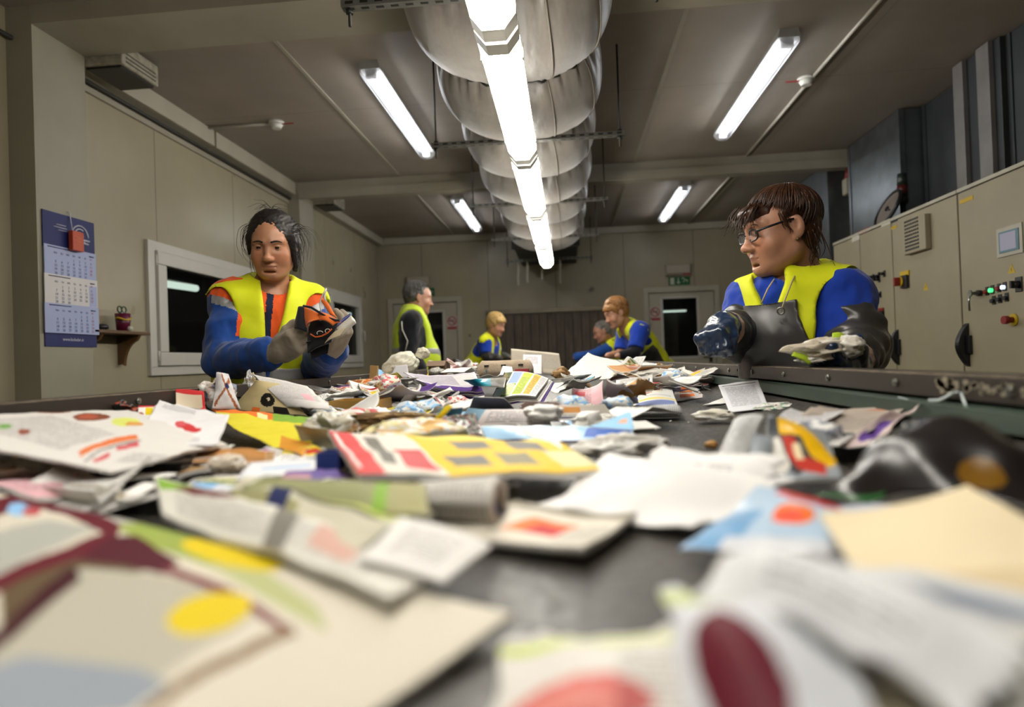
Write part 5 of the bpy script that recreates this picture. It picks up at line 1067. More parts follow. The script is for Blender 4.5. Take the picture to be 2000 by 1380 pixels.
ribbon([PX(1692, 777, RXR-.004), PX(1712, 781, RXR-.006), PX(1725, 783, RXR-.006)], (0, 0, .0022), 'tape', m_tape, 'shiny tape bit on the flange under the bare paint patch', 'tape')
ribbon([PX(1755, 777, RXR-.004), PX(1772, 781, RXR-.006), PX(1783, 786, RXR-.006)], (0, 0, .0022), 'tape', m_tape, 'curved shiny tape bit right of the first one on the flange', 'tape')
ribbon([H(1912, 855, .03), H(1930, 860, .03), H(1962, 882, .025)], (0.003, .003, .002), 'tape', m_tape, 'bright folded film edge beside the black bag', 'tape')
# work glove on the far side of the right rail
gl = thing('work_glove', (RXR+.10, 1.0, RAILZ), 'yellow knitted and dark blue work glove lying behind the right rail', 'glove')
m_knit = mat('knit_yellow', '7d7038', .85, var=.5, vscale=300, bump=.6, bscale=400)
q = PX(1905, 735, .68); crumple('knit_cuff', q+[0, 0, -.008], (.02, .045, .014), [hexc('8d7d3e'), hexc('6b5c2a'), hexc('a5924e')], parent=gl, seed=91, rot=-.5, m=m_card, rough=.3, lowcut=False)
q = PX(1955, 742, .66); crumple('coated_hand', q+[0, 0, -.012], (.02, .045, .014), [hexc('20283c'), hexc('161c2c')], parent=gl, seed=92, rot=-.3, m=m_plast, rough=.3, lowcut=False)
for i_, (px, py) in enumerate(((1208, 826), (1182, 838), (1168, 855), (1310, 822), (1345, 824), (1280, 838), (1375, 765))):
    q = H(px, py, .0015); crumple('paper_crumb', q, (.0035, .003, .0015), [WHT], 'tiny white paper crumb on the bare belt', 'paper crumbs on the bare belt', seed=i_, sub=1, cat='crumb')
# ---- the rest of the heap: small sheets and wads
def Hp(x, y):
    base = np.interp(y, [.3, .8, 1.2, 1.7, 2.2, 2.8, 3.6, 4.6, 5.8], [.006, .012, .025, .045, .07, .10, .125, .125, .10])
    lat = min(1., max(0., (x-RXL)/.22))*min(1., max(0., (RXR-x)/.22)); return base*(.45+.55*lat)
sty = []
def addsty(nm, cat, f, m_=None, w_=1): sty.append((nm, cat, f, m_ or m_paper, w_))
R0 = random.Random(11)
addsty('white printed sheet', 'sheet', lambda r: Lay(hexc('dad8d4')).text(.08, .1, .92, r.uniform(.5, .9)), None, 8)
addsty('plain white sheet', 'sheet', lambda r: Lay(hexc('dddbd7')), None, 6)
addsty('newspaper page', 'newspaper', lambda r: Lay(hexc('c6c1b6')).text(.05, .05, .45, .95).text(.55, .05, .95, .95).pic(.05, .6, .45, .95, [GRY, hexc('9a958a'), hexc('4d4a44')], 7), None, 4)
addsty('food flyer', 'flyer', lambda r: Lay(hexc('d9d5cd')).rect(0, .85, 1, 1, r.choice([RED, ORG, hexc('b0262c')])).pic(.1, .4, .5, .8, [hexc('a5522c'), hexc('d9b07a'), hexc('7f9a3a'), hexc('c9403a')], 6).oval(.75, .55, .16, .16, YEL).text(.1, .1, .9, .35), m_gloss, 4)
addsty('pink printed page', 'page', lambda r: Lay(hexc('d3a6ac')).text(.1, .1, .9, .8), None, .9)
addsty('blue magazine page', 'magazine page', lambda r: Lay(hexc('cdd3dc')).rect(0, .6, 1, 1, r.choice([BLU, LBL, TEA])).text(.1, .1, .9, .5), m_gloss, 2)
addsty('purple magazine page', 'magazine page', lambda r: Lay(hexc('d5d0da')).rect(0, 0, .25, 1, PUR).text(.3, .1, .9, .9), m_gloss, 1.5)
addsty('yellow leaflet', 'leaflet', lambda r: Lay(hexc('d6bf3a')).text(.1, .1, .9, .6).rect(.1, .7, .5, .9, RED), m_gloss, 1.3)
addsty('green leaflet', 'leaflet', lambda r: Lay(hexc('a9b85e')).rect(0, .7, 1, 1, WHT).text(.1, .1, .9, .6), m_gloss, 1.2)
addsty('red and white leaflet', 'leaflet', lambda r: Lay(hexc('d7d2cd')).rect(0, 0, 1, .35, hexc('a8282e')).text(.1, .45, .9, .9), m_gloss, 1.5)
addsty('brown carton piece', 'cardboard', lambda r: Lay(hexc('9a7a52')).rect(0, 0, 1, .1, hexc('7d6040')), m_card, .9)
addsty('orange printed scrap', 'scrap', lambda r: Lay(hexc('cf9a62')).pic(0, 0, 1, .5, [ORG, hexc('dcc09a'), hexc('a5622c')], 5), m_gloss, 1.2)
addsty('dark magazine page', 'magazine page', lambda r: Lay(hexc('3a3436')).rect(.1, .1, .9, .3, hexc('8a8680')).oval(.5, .65, .2, .2, hexc('a4583a')), m_gloss, 1.5)
addsty('colourful picture page', 'picture page', lambda r: Lay(hexc('cfcbc6')).pic(.06, .06, .94, .7, r.choice([[hexc('8a3a3a'), hexc('c9b48a'), hexc('3a5a7a'), hexc('d9d3c4')], [hexc('5a7a3a'), hexc('c9c49a'), hexc('8a6a3a')], [hexc('6a4a8a'), hexc('d3a0b0'), hexc('c9c9dc')]]), 5).text(.1, .75, .9, .95), m_gloss, 3)
heroes = [(1018, 776, 104, 56), (865, 757, 88, 24), (1180, 768, 66, 30), (1280, 782, 58, 34), (1165, 716, 74, 26), (1455, 775, 60, 36), (1075, 846, 170, 24), (350, 830, 95, 48), (520, 842, 105, 48), (530, 775, 75, 38), (880, 892, 240, 48), (800, 706, 56, 38), (985, 720, 62, 18), (1045, 704, 56, 27), (435, 760, 48, 42), (692, 795, 55, 14), (800, 850, 75, 30), (640, 840, 50, 30), (860, 810, 30, 20), (1290, 730, 22, 26)]
zones = [('behind the open booklet', 985, 1090, 0, 728), ('around the open booklet', 930, 1110, 728, 800), ('near the pulp tray', 900, 985, 0, 735), ('beside the pale paper bag', 740, 900, 0, 745), ('by the far left rail', 0, 740, 0, 765),
         ('near the gold-brown tray', 0, 760, 765, 815), ('in front of the purple magazine', 760, 930, 745, 820), ('around the blank white sheets', 1090, 1250, 0, 745), ('around the pinkish newspaper', 1110, 1250, 745, 800), ('by the upright brown paper bag', 1250, 1400, 0, 760),
         ('behind the light blue sheet', 890, 1240, 795, 830), ('beside the blue-edged magazine', 1200, 1400, 755, 830), ('near the white fruit flyer', 0, 480, 800, 900), ('near the yellow flyer', 480, 700, 800, 900), ('near the cream crumpled wrapper', 700, 900, 815, 900), ('near the long white wad', 900, 1400, 830, 920),
         ('by the black plastic bag', 1400, 2100, 0, 1000), ('under the near left flyers', -900, 1000, 900, 9999), ('under the near right newspapers', 1000, 3000, 900, 9999)]
def zone(px, py):
    for z in zones:
        if z[1] <= px < z[2] and z[3] <= py < z[4]: return z[0]
    return 'in the heap'
used = {}
def uniq(base, px, py, extra):
    """a label of its own: look + zone, then size, lie"""
    z = zone(px, py)
    for ex in [''] + extra:
        lb = (base[0] if not ex else ex+' '+base[0]) + base[1] + ' ' + z
        if lb not in used: used[lb] = 1; return lb, None
    for ex2 in ('left', 'right', 'centre'):
        pass
    used[lb] += 1
    return lb, 'indistinguishable waste paper scraps ' + z
def prj(P):
    d = np.array(P)-CAMP; z = d@_f; return 1000+F*(d@_r)/z, 690-F*(d@_u)/z
def bare(px, py, x, y):
    """stretches where the photo shows the belt"""
    if y < .40 and -.03 < x < .16: return True
    if 960 < px < 1420 and 1000 < py < 1290: return True
    if py > 795 and 1240 < px < 1420 and py < 905: return True
    if 1330 < px < 1400 and 768 < py < 800: return True
    if x > .36 and 1.0 < y < 2.2: return True
    return False
wts = [s_[4] for s_ in sty]; cnt = 0; tries = 0
while cnt < 285 and tries < 9000:
    tries += 1; i_ = cnt
    y = math.exp(R0.uniform(math.log(.62), math.log(5.6))); x = R0.uniform(RXL+.05, RXR-.05)
    if y > 1.3 and R0.random() < .35: y = R0.uniform(1.4, 3.4)
    h = Hp(x, y)*R0.uniform(.35, 1.05)**.8+.004
    px, py = prj((x, y, BELT+h))
    if any(((px-h_[0])/h_[2])**2+((py-h_[1])/h_[3])**2 < 1 for h_ in heroes): continue
    if bare(px, py, x, y) or y*.9 < .5 or (px > 1400 and y < 1.2) or (y < 1.1 and px > 900): continue
    st = R0.choices(sty, wts)[0]; s_ = R0.choice([.4, .55, .6, .75, .85, 1.05])
    if y < 1.2: s_ *= .7
    w_, l_ = .15*s_*R0.uniform(.8, 1.1), .20*s_*R0.uniform(.7, 1.1)
    if R0.random() < .2: w_ *= .35
    yaw = R0.uniform(0, 6.28); tx_, ty_ = (R0.gauss(0, .20), R0.gauss(0, .26)) if y > 1.3 else (R0.gauss(0, .06), R0.gauss(0, .06))
    ra = max(w_, l_)/2
    x = min(max(x, RXL+ra*.8), RXR-ra*.8)
    M_ = Matrix.Translation((x, y, BELT+h)) @ Matrix.Rotation(tx_, 4, 'X') @ Matrix.Rotation(ty_, 4, 'Y') @ Matrix.Rotation(yaw, 4, 'Z')
    cs = [np.array(M_ @ Vector(c)) for c in ((-w_/2, -l_/2, 0), (w_/2, -l_/2, 0), (w_/2, l_/2, 0), (-w_/2, l_/2, 0))]
    mx_ = max(c[2] for c in cs)
    lim = BELT+Hp(x, y)+.035+(.0 if y < 2 else .01)
    if mx_ > lim: cs = [c-np.array([0, 0, (mx_-lim)]) for c in cs]
    px, py = prj((x, y, BELT+h))
    ex = []
    ex.append('small' if s_ < .56 else 'large' if s_ > .8 else 'medium'); ex.append('narrow' if w_ < l_*.45 else 'wide')
    tlt = abs(tx_)+abs(ty_); ex.append('steeply tilted' if tlt > .45 else 'slightly tilted' if tlt > .2 else 'flat lying')
    shp = R0.choice(['curled', 'folded', 'creased', 'torn']); k_ = dict(curl=.0, fold=0., noise=.003, rag=0.)
    if shp == 'curled': k_['curl'] = R0.uniform(.008, .03)*s_
    elif shp == 'folded': k_['fold'] = R0.uniform(.008, .03)*s_*R0.choice([1, 1, -.5])
    elif shp == 'creased': k_['noise'] = R0.uniform(.008, .014); k_['nscale'] = 18
    else: k_['rag'] = .10; k_['noise'] = .005
    ex += [ex[0]+' '+ex[1], ex[0]+' '+ex[2], ex[1]+' '+ex[2]]
    lb, gp = uniq((shp+' '+st[0], ''), px, py, ex)
    n_ = (26, 20) if y < 2 else (18, 14)
    sheet(st[1].replace(' ', '_'), cs, st[2](R0), lb, gp, n=n_, m=st[3], seed=200+i_, cat='paper', th=R0.choice([.001, .001, .003, .005]), **k_); cnt += 1
for i_ in range(52):
    for _t in range(60):
        y = math.exp(R0.uniform(math.log(.95), math.log(5.4))); x = R0.uniform(RXL+.07, RXR-.07); px, py = prj((x, y, BELT+Hp(x, y)))
        if not bare(px, py, x, y) and not (px > 1330) and not any(((px-h_[0])/h_[2])**2+((py-h_[1])/h_[3])**2 < 1 for h_ in heroes): break
    r_ = R0.uniform(.018, .045)
    cl_, nm = R0.choice([([WHT, hexc('cfccc4')], 'white crumpled wad'), ([hexc('cfcac0'), hexc('a9a49a'), WHT], 'grey white wad of newsprint'), ([hexc('a58458'), hexc('8a6a42')], 'brown crumpled paper'), ([WHT, hexc('c96a6a'), hexc('d9c9b0')], 'red speckled crumpled wrapper'), ([hexc('bcc4cc'), LBL, WHT], 'bluish crumpled wrapper')])
    ex = ['small' if r_ < .027 else 'big' if r_ > .036 else 'middle sized', 'loose', 'tight']; lb, gp = uniq((nm, ''), px, py, ex)
    crumple('crumpled_wad', (x, y, BELT+Hp(x, y)*R0.uniform(.6, 1)+r_*.3), (r_*R0.uniform(1, 1.7), r_, r_*R0.uniform(.5, .8)), cl_, lb, gp, seed=500+i_, tx=R0.choice([0, 1]), sub=3, rough=R0.uniform(.35, .55), rot=R0.uniform(0, 3), cat='paper wad')
# ------------------------------------------------------------------ smooth bodies: distance fields turned into one continuous mesh
class Fld:
    def __init__(s, xs, ys, zs):
        s.ax = [np.asarray(a, np.float32) for a in (xs, ys, zs)]; s.D = np.full([len(a) for a in s.ax], .6, np.float32)
    @classmethod
    def uni(c, lo, hi, st): return c(*[np.arange(lo[i], hi[i]+st, st) for i in range(3)])
    def sl(s, lo, hi):
        r = []
        for i in range(3):
            a = np.searchsorted(s.ax[i], lo[i]); b = np.searchsorted(s.ax[i], hi[i])
            if b <= a: return None
            r.append(slice(a, b))
        return tuple(r)
    def pts(s, sl):
        return np.stack(np.meshgrid(*[s.ax[i][sl[i]] for i in range(3)], indexing='ij'), -1)
    def op(s, fn, lo, hi, k=.02, mode='add', pad=.07):
        sl = s.sl(np.array(lo)-pad, np.array(hi)+pad)
        if sl is None: return s
        d = fn(s.pts(sl)).astype(np.float32); D = s.D[sl]
        if mode == 'add': h = np.clip(.5+.5*(D-d)/k, 0, 1); s.D[sl] = D+(d-D)*h-k*h*(1-h)
        else:
            d = -d; h = np.clip(.5-.5*(D-d)/k, 0, 1); s.D[sl] = D+(d-D)*h+k*h*(1-h)
        return s
    def cap(s, a, b, ra, rb=None, k=.02, mode='add', inf=0.):
        a, b = np.array(a, float), np.array(b, float); rb = ra if rb is None else rb; ra, rb = ra+inf, rb+inf
        ab = b-a; L2 = ab@ab+1e-12; m = max(ra, rb)
        def fn(P):
            t = np.clip(((P-a)@ab)/L2, 0, 1); return np.linalg.norm(P-a-t[..., None]*ab, axis=-1)-(ra+(rb-ra)*t)
        return s.op(fn, np.minimum(a, b)-m, np.maximum(a, b)+m, k, mode)
    def ell(s, c, r, R=None, k=.02, mode='add', inf=0.):
        c = np.array(c, float); r = np.array(r, float)+inf; R = np.eye(3) if R is None else np.array(R)
        ext = np.sqrt(((R*r[None])**2).sum(1))
        def fn(P):
            q = (P-c)@R; k0 = np.linalg.norm(q/r, axis=-1); k1 = np.linalg.norm(q/(r*r), axis=-1)+1e-6; return k0*(k0-1)/k1
        return s.op(fn, c-ext, c+ext, k, mode)
    def box(s, c, r, R=None, rnd_=.01, k=.02, mode='add', inf=0.):
        c = np.array(c, float); r = np.array(r, float); R = np.eye(3) if R is None else np.array(R); ext = (np.abs(R)*r[None]).sum(1)+inf
        def fn(P):
            q = np.abs((P-c)@R)-(r-rnd_); return np.linalg.norm(np.maximum(q, 0), axis=-1)+np.minimum(q.max(-1), 0)-rnd_-inf
        return s.op(fn, c-ext, c+ext, k, mode)
    def cut(s, fn, k=.004):
        """keep only where fn(P) < 0"""
        d = fn(s.pts((slice(None),)*3)).astype(np.float32); h = np.clip(.5-.5*(s.D-d)/k, 0, 1); s.D = s.D+(d-s.D)*h+k*h*(1-h); return s
    def add_noise(s, fn): s.D = s.D+fn(s.pts((slice(None),)*3)).astype(np.float32); return s
    def surf(s):
        D = s.D; I = D < 0; nx, ny, nz = D.shape
        c = [(i, j, k) for i in (0, 1) for j in (0, 1) for k in (0, 1)]
        def V(A, o): return A[o[0]:nx-1+o[0], o[1]:ny-1+o[1], o[2]:nz-1+o[2]]
        cnt = sum(V(I, o).astype(np.int8) for o in c); mask = (cnt > 0) & (cnt < 8)
        idx = np.full(mask.shape, -1, np.int64); cells = np.argwhere(mask); idx[mask] = np.arange(len(cells))
        acc = np.zeros((len(cells), 3)); n = np.zeros(len(cells)); ci, cj, ck = cells.T
        for a in c:
            for ax in range(3):
                if a[ax]: continue
                b = list(a); b[ax] = 1
                da = D[ci+a[0], cj+a[1], ck+a[2]]; db = D[ci+b[0], cj+b[1], ck+b[2]]; m = (da < 0) != (db < 0)
                t = np.where(m, da/np.where(m, da-db, 1), 0); p = np.tile(np.array(a, float), (len(cells), 1)); p[:, ax] += t
                acc[m] += p[m]; n[m] += 1
        p = cells+acc/np.maximum(n, 1)[:, None]
        v = np.stack([np.interp(p[:, i], np.arange(len(s.ax[i])), s.ax[i]) for i in range(3)], 1)
        fs = []
        for ax in range(3):
            o1, o2 = [(1, 2), (2, 0), (0, 1)][ax]; sh = list(D.shape); sh[ax] -= 1
            A = I[tuple(slice(0, -1) if i == ax else slice(None) for i in range(3))]; B = I[tuple(slice(1, None) if i == ax else slice(None) for i in range(3))]
            e = np.argwhere(A != B); ok = (e[:, o1] > 0) & (e[:, o2] > 0) & (e[:, o1] < D.shape[o1]-1) & (e[:, o2] < D.shape[o2]-1); e = e[ok]; flip = A[tuple(e.T)]
            q = []
            for d1, d2 in ((0, 0), (-1, 0), (-1, -1), (0, -1)):
                g = e.copy(); g[:, o1] += d1; g[:, o2] += d2; q.append(idx[tuple(g.T)])
            q = np.stack(q, 1); q[~flip] = q[~flip][:, ::-1]; fs.append(q[:, ::-1])
        return v, np.concatenate(fs)
def smooth(v, f, it=1, lam=.5):
    a = np.concatenate([f[:, 0], f[:, 1], f[:, 2], f[:, 3]]); b = np.concatenate([f[:, 1], f[:, 2], f[:, 3], f[:, 0]])
    for _ in range(it):
        s_ = np.zeros_like(v); n = np.zeros(len(v)); np.add.at(s_, a, v[b]); np.add.at(n, a, 1); np.add.at(s_, b, v[a]); np.add.at(n, b, 1)
        v = v+lam*(s_/np.maximum(n, 1)[:, None]-v)
    return v
def skin_mesh(name, F_, mats, parent, mi_fn=None, col_fn=None, disp=None, it=1, label=None):
    v, f = F_.surf(); f = f[:, ::-1]
    v = smooth(v, f, it)
    if disp is not None:
        t = v[f]; nf = np.cross(t[:, 2]-t[:, 0], t[:, 3]-t[:, 1]); nv = np.zeros_like(v)
        for i in range(4): np.add.at(nv, f[:, i], nf)
        nv /= np.linalg.norm(nv, axis=1)[:, None]+1e-9; v = v+nv*disp(v)[:, None]
    mi = mi_fn(v[f].mean(1)) if mi_fn else None
    o = mesh_obj(name, v, f.tolist(), mats, parent, mi, True, label=label)
    if col_fn:
        c = col_fn(v); at = o.data.color_attributes.new('Col', 'FLOAT_COLOR', 'POINT'); at.data.foreach_set('color', np.concatenate([c, np.ones((len(c), 1))], 1).ravel().astype(np.float32))
    return o
def skinmat(name, sheen=.45):
    k = NT(name); b = k.b; at = k.n('ShaderNodeAttribute', attribute_name='Col')
    k.l(k.mix(.5, at.outputs['Color'], k.ramp(k.noise(60, 4), [(.3, (.82, .76, .74)), (.7, (1., 1., 1.))]), 'MULTIPLY'), b.inputs['Base Color'])
    b.inputs['Roughness'].default_value = sheen; b.inputs['Subsurface Weight'].default_value = .12; b.inputs['Subsurface Radius'].default_value = (.008, .004, .002); b.inputs['Subsurface Scale'].default_value = 1
    k.bump(k.noise(220, 3), .12, .001); return k.m
m_skin = skinmat('skin')
def clothmat(name, col, rough=.8, bump=.25, sc_=500, spec=.2, sheen=.2, coat=0.):
    if name in _M: return _M[name]
    k = NT(name); b = k.b; c = hexc(col) if isinstance(col, str) else col
    k.l(k.ramp(k.noise(9, 4), [(.3, tuple(x*.85 for x in c)), (.7, c)]), b.inputs['Base Color'])
    b.inputs['Roughness'].default_value = rough; b.inputs['Specular IOR Level'].default_value = spec; b.inputs['Sheen Weight'].default_value = sheen; b.inputs['Coat Weight'].default_value = coat
    k.bump(k.noise(sc_, 2), bump, .0012); _M[name] = k.m; return k.m
def hairmat(name, c0, c1, rough=.42):
    k = NT(name); b = k.b; k.l(k.ramp(k.noise(70, 4, coord='Object'), [(.3, hexc(c0)), (.7, hexc(c1))]), b.inputs['Base Color']); b.inputs['Roughness'].default_value = rough; b.inputs['Specular IOR Level'].default_value = .4; return k.m
def unit(v): v = np.array(v, float); return v/np.linalg.norm(v)
def headR(yaw, pitch, roll=0):
    """columns: head's right, forward, up; yaw 0 looks at -Y (the camera), positive turns to the picture's right; pitch positive looks down"""
    a, p, q = map(math.radians, (yaw, pitch, roll)); f = np.array([math.sin(a)*math.cos(p), -math.cos(a)*math.cos(p), -math.sin(p)])
    r = unit(np.cross(f, [0, 0, 1])); u = np.cross(r, f)
    r2 = r*math.cos(q)+u*math.sin(q); u2 = -r*math.sin(q)+u*math.cos(q); return np.stack([r2, f, u2], 1)
def add_head(F_, c, R, s=1., female=True, fat=1.):
    def L(p): return np.array(c)+R@(np.array(p, float)*s)
    def E(p, r, k=.02, mode='add', rot=None): F_.ell(L(p), np.array(r)*s, R if rot is None else R@np.array(Matrix.Rotation(rot[0], 3, rot[1])), k*s, mode)
    def Cp(a, b, ra, rb=None, k=.02, mode='add'): F_.cap(L(a), L(b), ra*s, (ra if rb is None else rb)*s, k*s, mode)
    E((0, -.018, .038), (.073, .092, .080)); E((0, .030, .020), (.0605, .064, .070), .03); E((0, .022, -.035), (.061*fat, .064, .075), .03)
    E((0, .040, -.075), (.044*fat, .042, .036), .03); Cp((.046*fat, .0, -.062), (.018, .062, -.094), .017, .014, .03); Cp((-.046*fat, .0, -.062), (-.018, .062, -.094), .017, .014, .03)
    E((0, .074, -.098), (.020, .014, .013), .018)
    for q in (-1, 1):
        E((q*.038*fat, .058, -.034), (.024, .022, .026), .025); Cp((q*.014, .084, .022), (q*.046, .068, .024), .0085, .007, .016)
        E((q*.031, .094, .003), (.019, .013, .012), .014, 'sub'); E((q*.0315, .0705, .003), (.0165, .0135, .0125), .004)
        E((q*.0125, .095, -.038), (.0078, .011, .0075), .006); E((q*.0075, .1035, -.0435), (.0032, .0048, .003), .003, 'sub')
        E((q*.076, -.010, -.002), (.0075, .017, .030), .006, rot=(q*.25, 'Z')); E((q*.083, -.004, .004), (.005, .008, .015), .004, 'sub'); E((q*.074, -.004, -.028), (.006, .009, .009), .006)
        Cp((q*.022, .076, -.052), (q*.031, .066, -.066), .003, .002, .012, 'sub')
    Cp((0, .083, .010), (0, .103, -.030), .0065, .0085, .014); E((0, .107, -.034), (.0115, .0105, .0105), .010)
    E((0, .086, -.0605), (.021, .0085, .0048), .007); E((0, .084, -.0710), (.0175, .0085, .0055), .007); Cp((-.023, .0835, -.0655), (.023, .0835, -.0655), .0012, .0012, .004, 'sub'); Cp((-.008, .0965, -.0655), (.008, .0965, -.0655), .0014, .0014, .003, 'sub')
    E((0, .078, -.084), (.020, .010, .004), .010, 'sub')
    return L
def face_color(c, R, s, skin, lip, brow, browth=.0042, old=False, browd=0.):
    skin = np.array(hexc(skin)); lip = np.array(hexc(lip)); brow = np.array(hexc(brow))
    def fn(v):
        q = ((v-np.array(c))@R)/s; C = np.tile(skin, (len(v), 1)); x, y, z = q.T; ax = np.abs(x)
        red = np.exp(-((ax-.04)**2/.0004+(y-.06)**2/.002+(z+.035)**2/.0006))+.8*np.exp(-(ax**2/.0002+(y-.105)**2/.0002+(z+.035)**2/.0002))
        C = C*(1-.0*red[:, None])+red[:, None]*np.array([.05, -.02, -.02])
        m = np.clip(1.35-np.hypot(ax/.0215, (z+.0655)/.0082)*1.1, 0, 1)*(y > .066); C = C*(1-m[:, None])+lip*m[:, None]
        bz = .0265-browd+.006*np.sin(np.clip((ax-.010)/.042, 0, 1)*2.6)-.002; th = browth*np.clip(1.2-(ax-.012)/.045, .3, 1)
        m = (y > .045) & (ax > .011) & (ax < .052) & (np.abs(z-bz) < th); C[m] = C[m]*.12+brow*.88
        m = (np.hypot(ax-.0075, z+.0445) < .0042) & (y > .09); C[m] = C[m]*.35  # shade in the nostril hollows painted into the skin colour
        return np.clip(C, 0, 1)
    return fn
def eyes(parent, L, R, s, look=(0, -.35), openness=.0045, iris='2a1a10', lidc=None):
    """eyeball with iris, upper and lower lid as thin shells over it"""
    m_w = mat('eye_white', 'b5aba2', .25); m_i = mat('iris_'+iris, iris, .15)
    for q in (-1, 1):
        c = np.array([q*.0315, .0725, .003]); r = .0128; g = MB(); nu = 20; nv = 14; vs = []; fs = []; mi = []
        f = unit([look[0], 1, look[1]]); a_ = unit(np.cross(f, [0, 0, 1])); b_ = np.cross(a_, f)
        for i in range(nv+1):
            t = math.pi*i/nv*.62
            for j in range(nu):
                p = 2*math.pi*j/nu; d = f*math.cos(t)+(a_*math.cos(p)+b_*math.sin(p))*math.sin(t); vs.append(L(c+d*r))
        for i in range(nv):
            for j in range(nu): fs.append((i*nu+j, i*nu+(j+1) % nu, (i+1)*nu+(j+1) % nu, (i+1)*nu+j)); mi.append(1 if i < 5 else 0)
        mesh_obj('eyeball', vs, fs, [m_w, m_i], parent, mi, True)
        for up in (1, -1):
            vs = []; fs = []; N, K = 16, 7
            for i in range(N+1):
                az = math.radians(-78+156*i/N); edge = (openness if up > 0 else -openness*.8)*math.cos(az*.95)/.0142+ (-.10)
                for j in range(K+1):
                    el = edge+(up*1.05-edge)*j/K; el = max(-1.3, min(1.3, el))
                    for rr in (.0143, .0131):
                        d = np.array([math.sin(az)*math.cos(el), math.cos(az)*math.cos(el), math.sin(el)]); vs.append(L(c+d*rr))
            W = (K+1)*2
            for i in range(N):
                for j in range(K):
                    o = i*W+j*2; fs += [(o, o+2, o+W+2, o+W), (o+1, o+W+1, o+W+3, o+3)]
                o = i*W; fs.append((o, o+W, o+W+1, o+1))
            ob = mesh_obj('eyelid', vs, fs, m_skin, parent, None, True)
            C = np.tile(np.append(np.array(hexc(lidc or 'b98a6c')), 1), (len(vs), 1)); 
            for i in range(N+1): C[i*W:i*W+2, :3] *= .08 if up > 0 else .5
            at = ob.data.color_attributes.new('Col', 'FLOAT_COLOR', 'POINT'); at.data.foreach_set('color', C.ravel().astype(np.float32))
def brows(parent, L, m, th=.0030, drop=0., arch=.006):
    for q in (-1, 1):
        g = MB(); pts = []; rs = []
        for i in range(12):
            t = i/11; x = .012+.038*t; pts.append(L((q*x, .0945-.55*(x-.012)**1.0*.55-.0*t, .0215-drop+arch*math.sin(t*2.7)-.003*t))); rs.append(th*(1.05-.75*t)*(.7 if i == 0 else 1))
        g.tube(pts, rs, 8); g.build('eyebrow', m, parent)
def strands(mb, L, c, r, pole, n, t0, t1fn, rad=.0022, seed=0, lift=.004, seg=9, jit=.05, twist=.25):
    """locks of hair along meridians of the ellipsoid (c, r) seen from the pole direction"""
    rr = random.Random(seed); p = unit(pole); a_ = unit(np.cross(p, [0, 1, .1])); b_ = np.cross(p, a_); c = np.array(c); r = np.array(r)
    for i in range(n):
        ph = rr.uniform(0, 2*math.pi); e = t1fn(ph, a_, b_, p)
        if e is None: continue
        st = t0*rr.uniform(.2, 1); en = e*rr.uniform(.86, 1.04); lf = lift*rr.uniform(.2, 1.2); tw = rr.gauss(0, twist*.4); pts = []; rs = []
        for k_ in range(seg):
            t = st+(en-st)*k_/(seg-1); q = k_/(seg-1); pp = ph+tw*q+jit*math.sin(q*4+i)
            d = p*math.cos(t)+(a_*math.cos(pp)+b_*math.sin(pp))*math.sin(t); x = c+d*(r+lf); pts.append(L(x)); rs.append(rad*(.35+1.0*math.sin(math.pi*min(1, q*.85+.15)))*rr.uniform(.8, 1.2))
        mb.tube(pts, rs, 5, True, None, 1.)
def locks(mb, L, curves, rad=.0012, n=1, spread=.006, seed=0, seg=10):
    rr = random.Random(seed)
    for cv in curves:
        cv = [np.array(x, float) for x in cv]
        for k_ in range(n):
            o = np.array([rr.gauss(0, spread) for _ in range(3)]); e = np.array([rr.gauss(0, spread*1.6) for _ in range(3)]); pts = []
            for i in range(seg):
                t = i/(seg-1)*(len(cv)-1); j = min(int(t), len(cv)-2); q = t-j; q2 = q*q*(3-2*q) if len(cv) < 3 else q
                x = cv[j]*(1-q)+cv[j+1]*q
                if 0 < j < len(cv)-2 or len(cv) > 2:
                    p0 = cv[max(j-1, 0)]; p3 = cv[min(j+2, len(cv)-1)]; x = .5*((2*cv[j])+(-p0+cv[j+1])*q+(2*p0-5*cv[j]+4*cv[j+1]-p3)*q*q+(-p0+3*cv[j]-3*cv[j+1]+p3)*q**3)
                s_ = i/(seg-1); pts.append(L(x+o*(.8+.4*s_)+e*s_*s_))
            mb.tube(pts, [rad*(1-.7*i/(seg-1)) for i in range(seg)], 4)
def rotv(v, ax, a): ax = unit(ax); v = np.array(v, float); return v*math.cos(a)+np.cross(ax, v)*math.sin(a)+ax*(ax@v)*(1-math.cos(a))
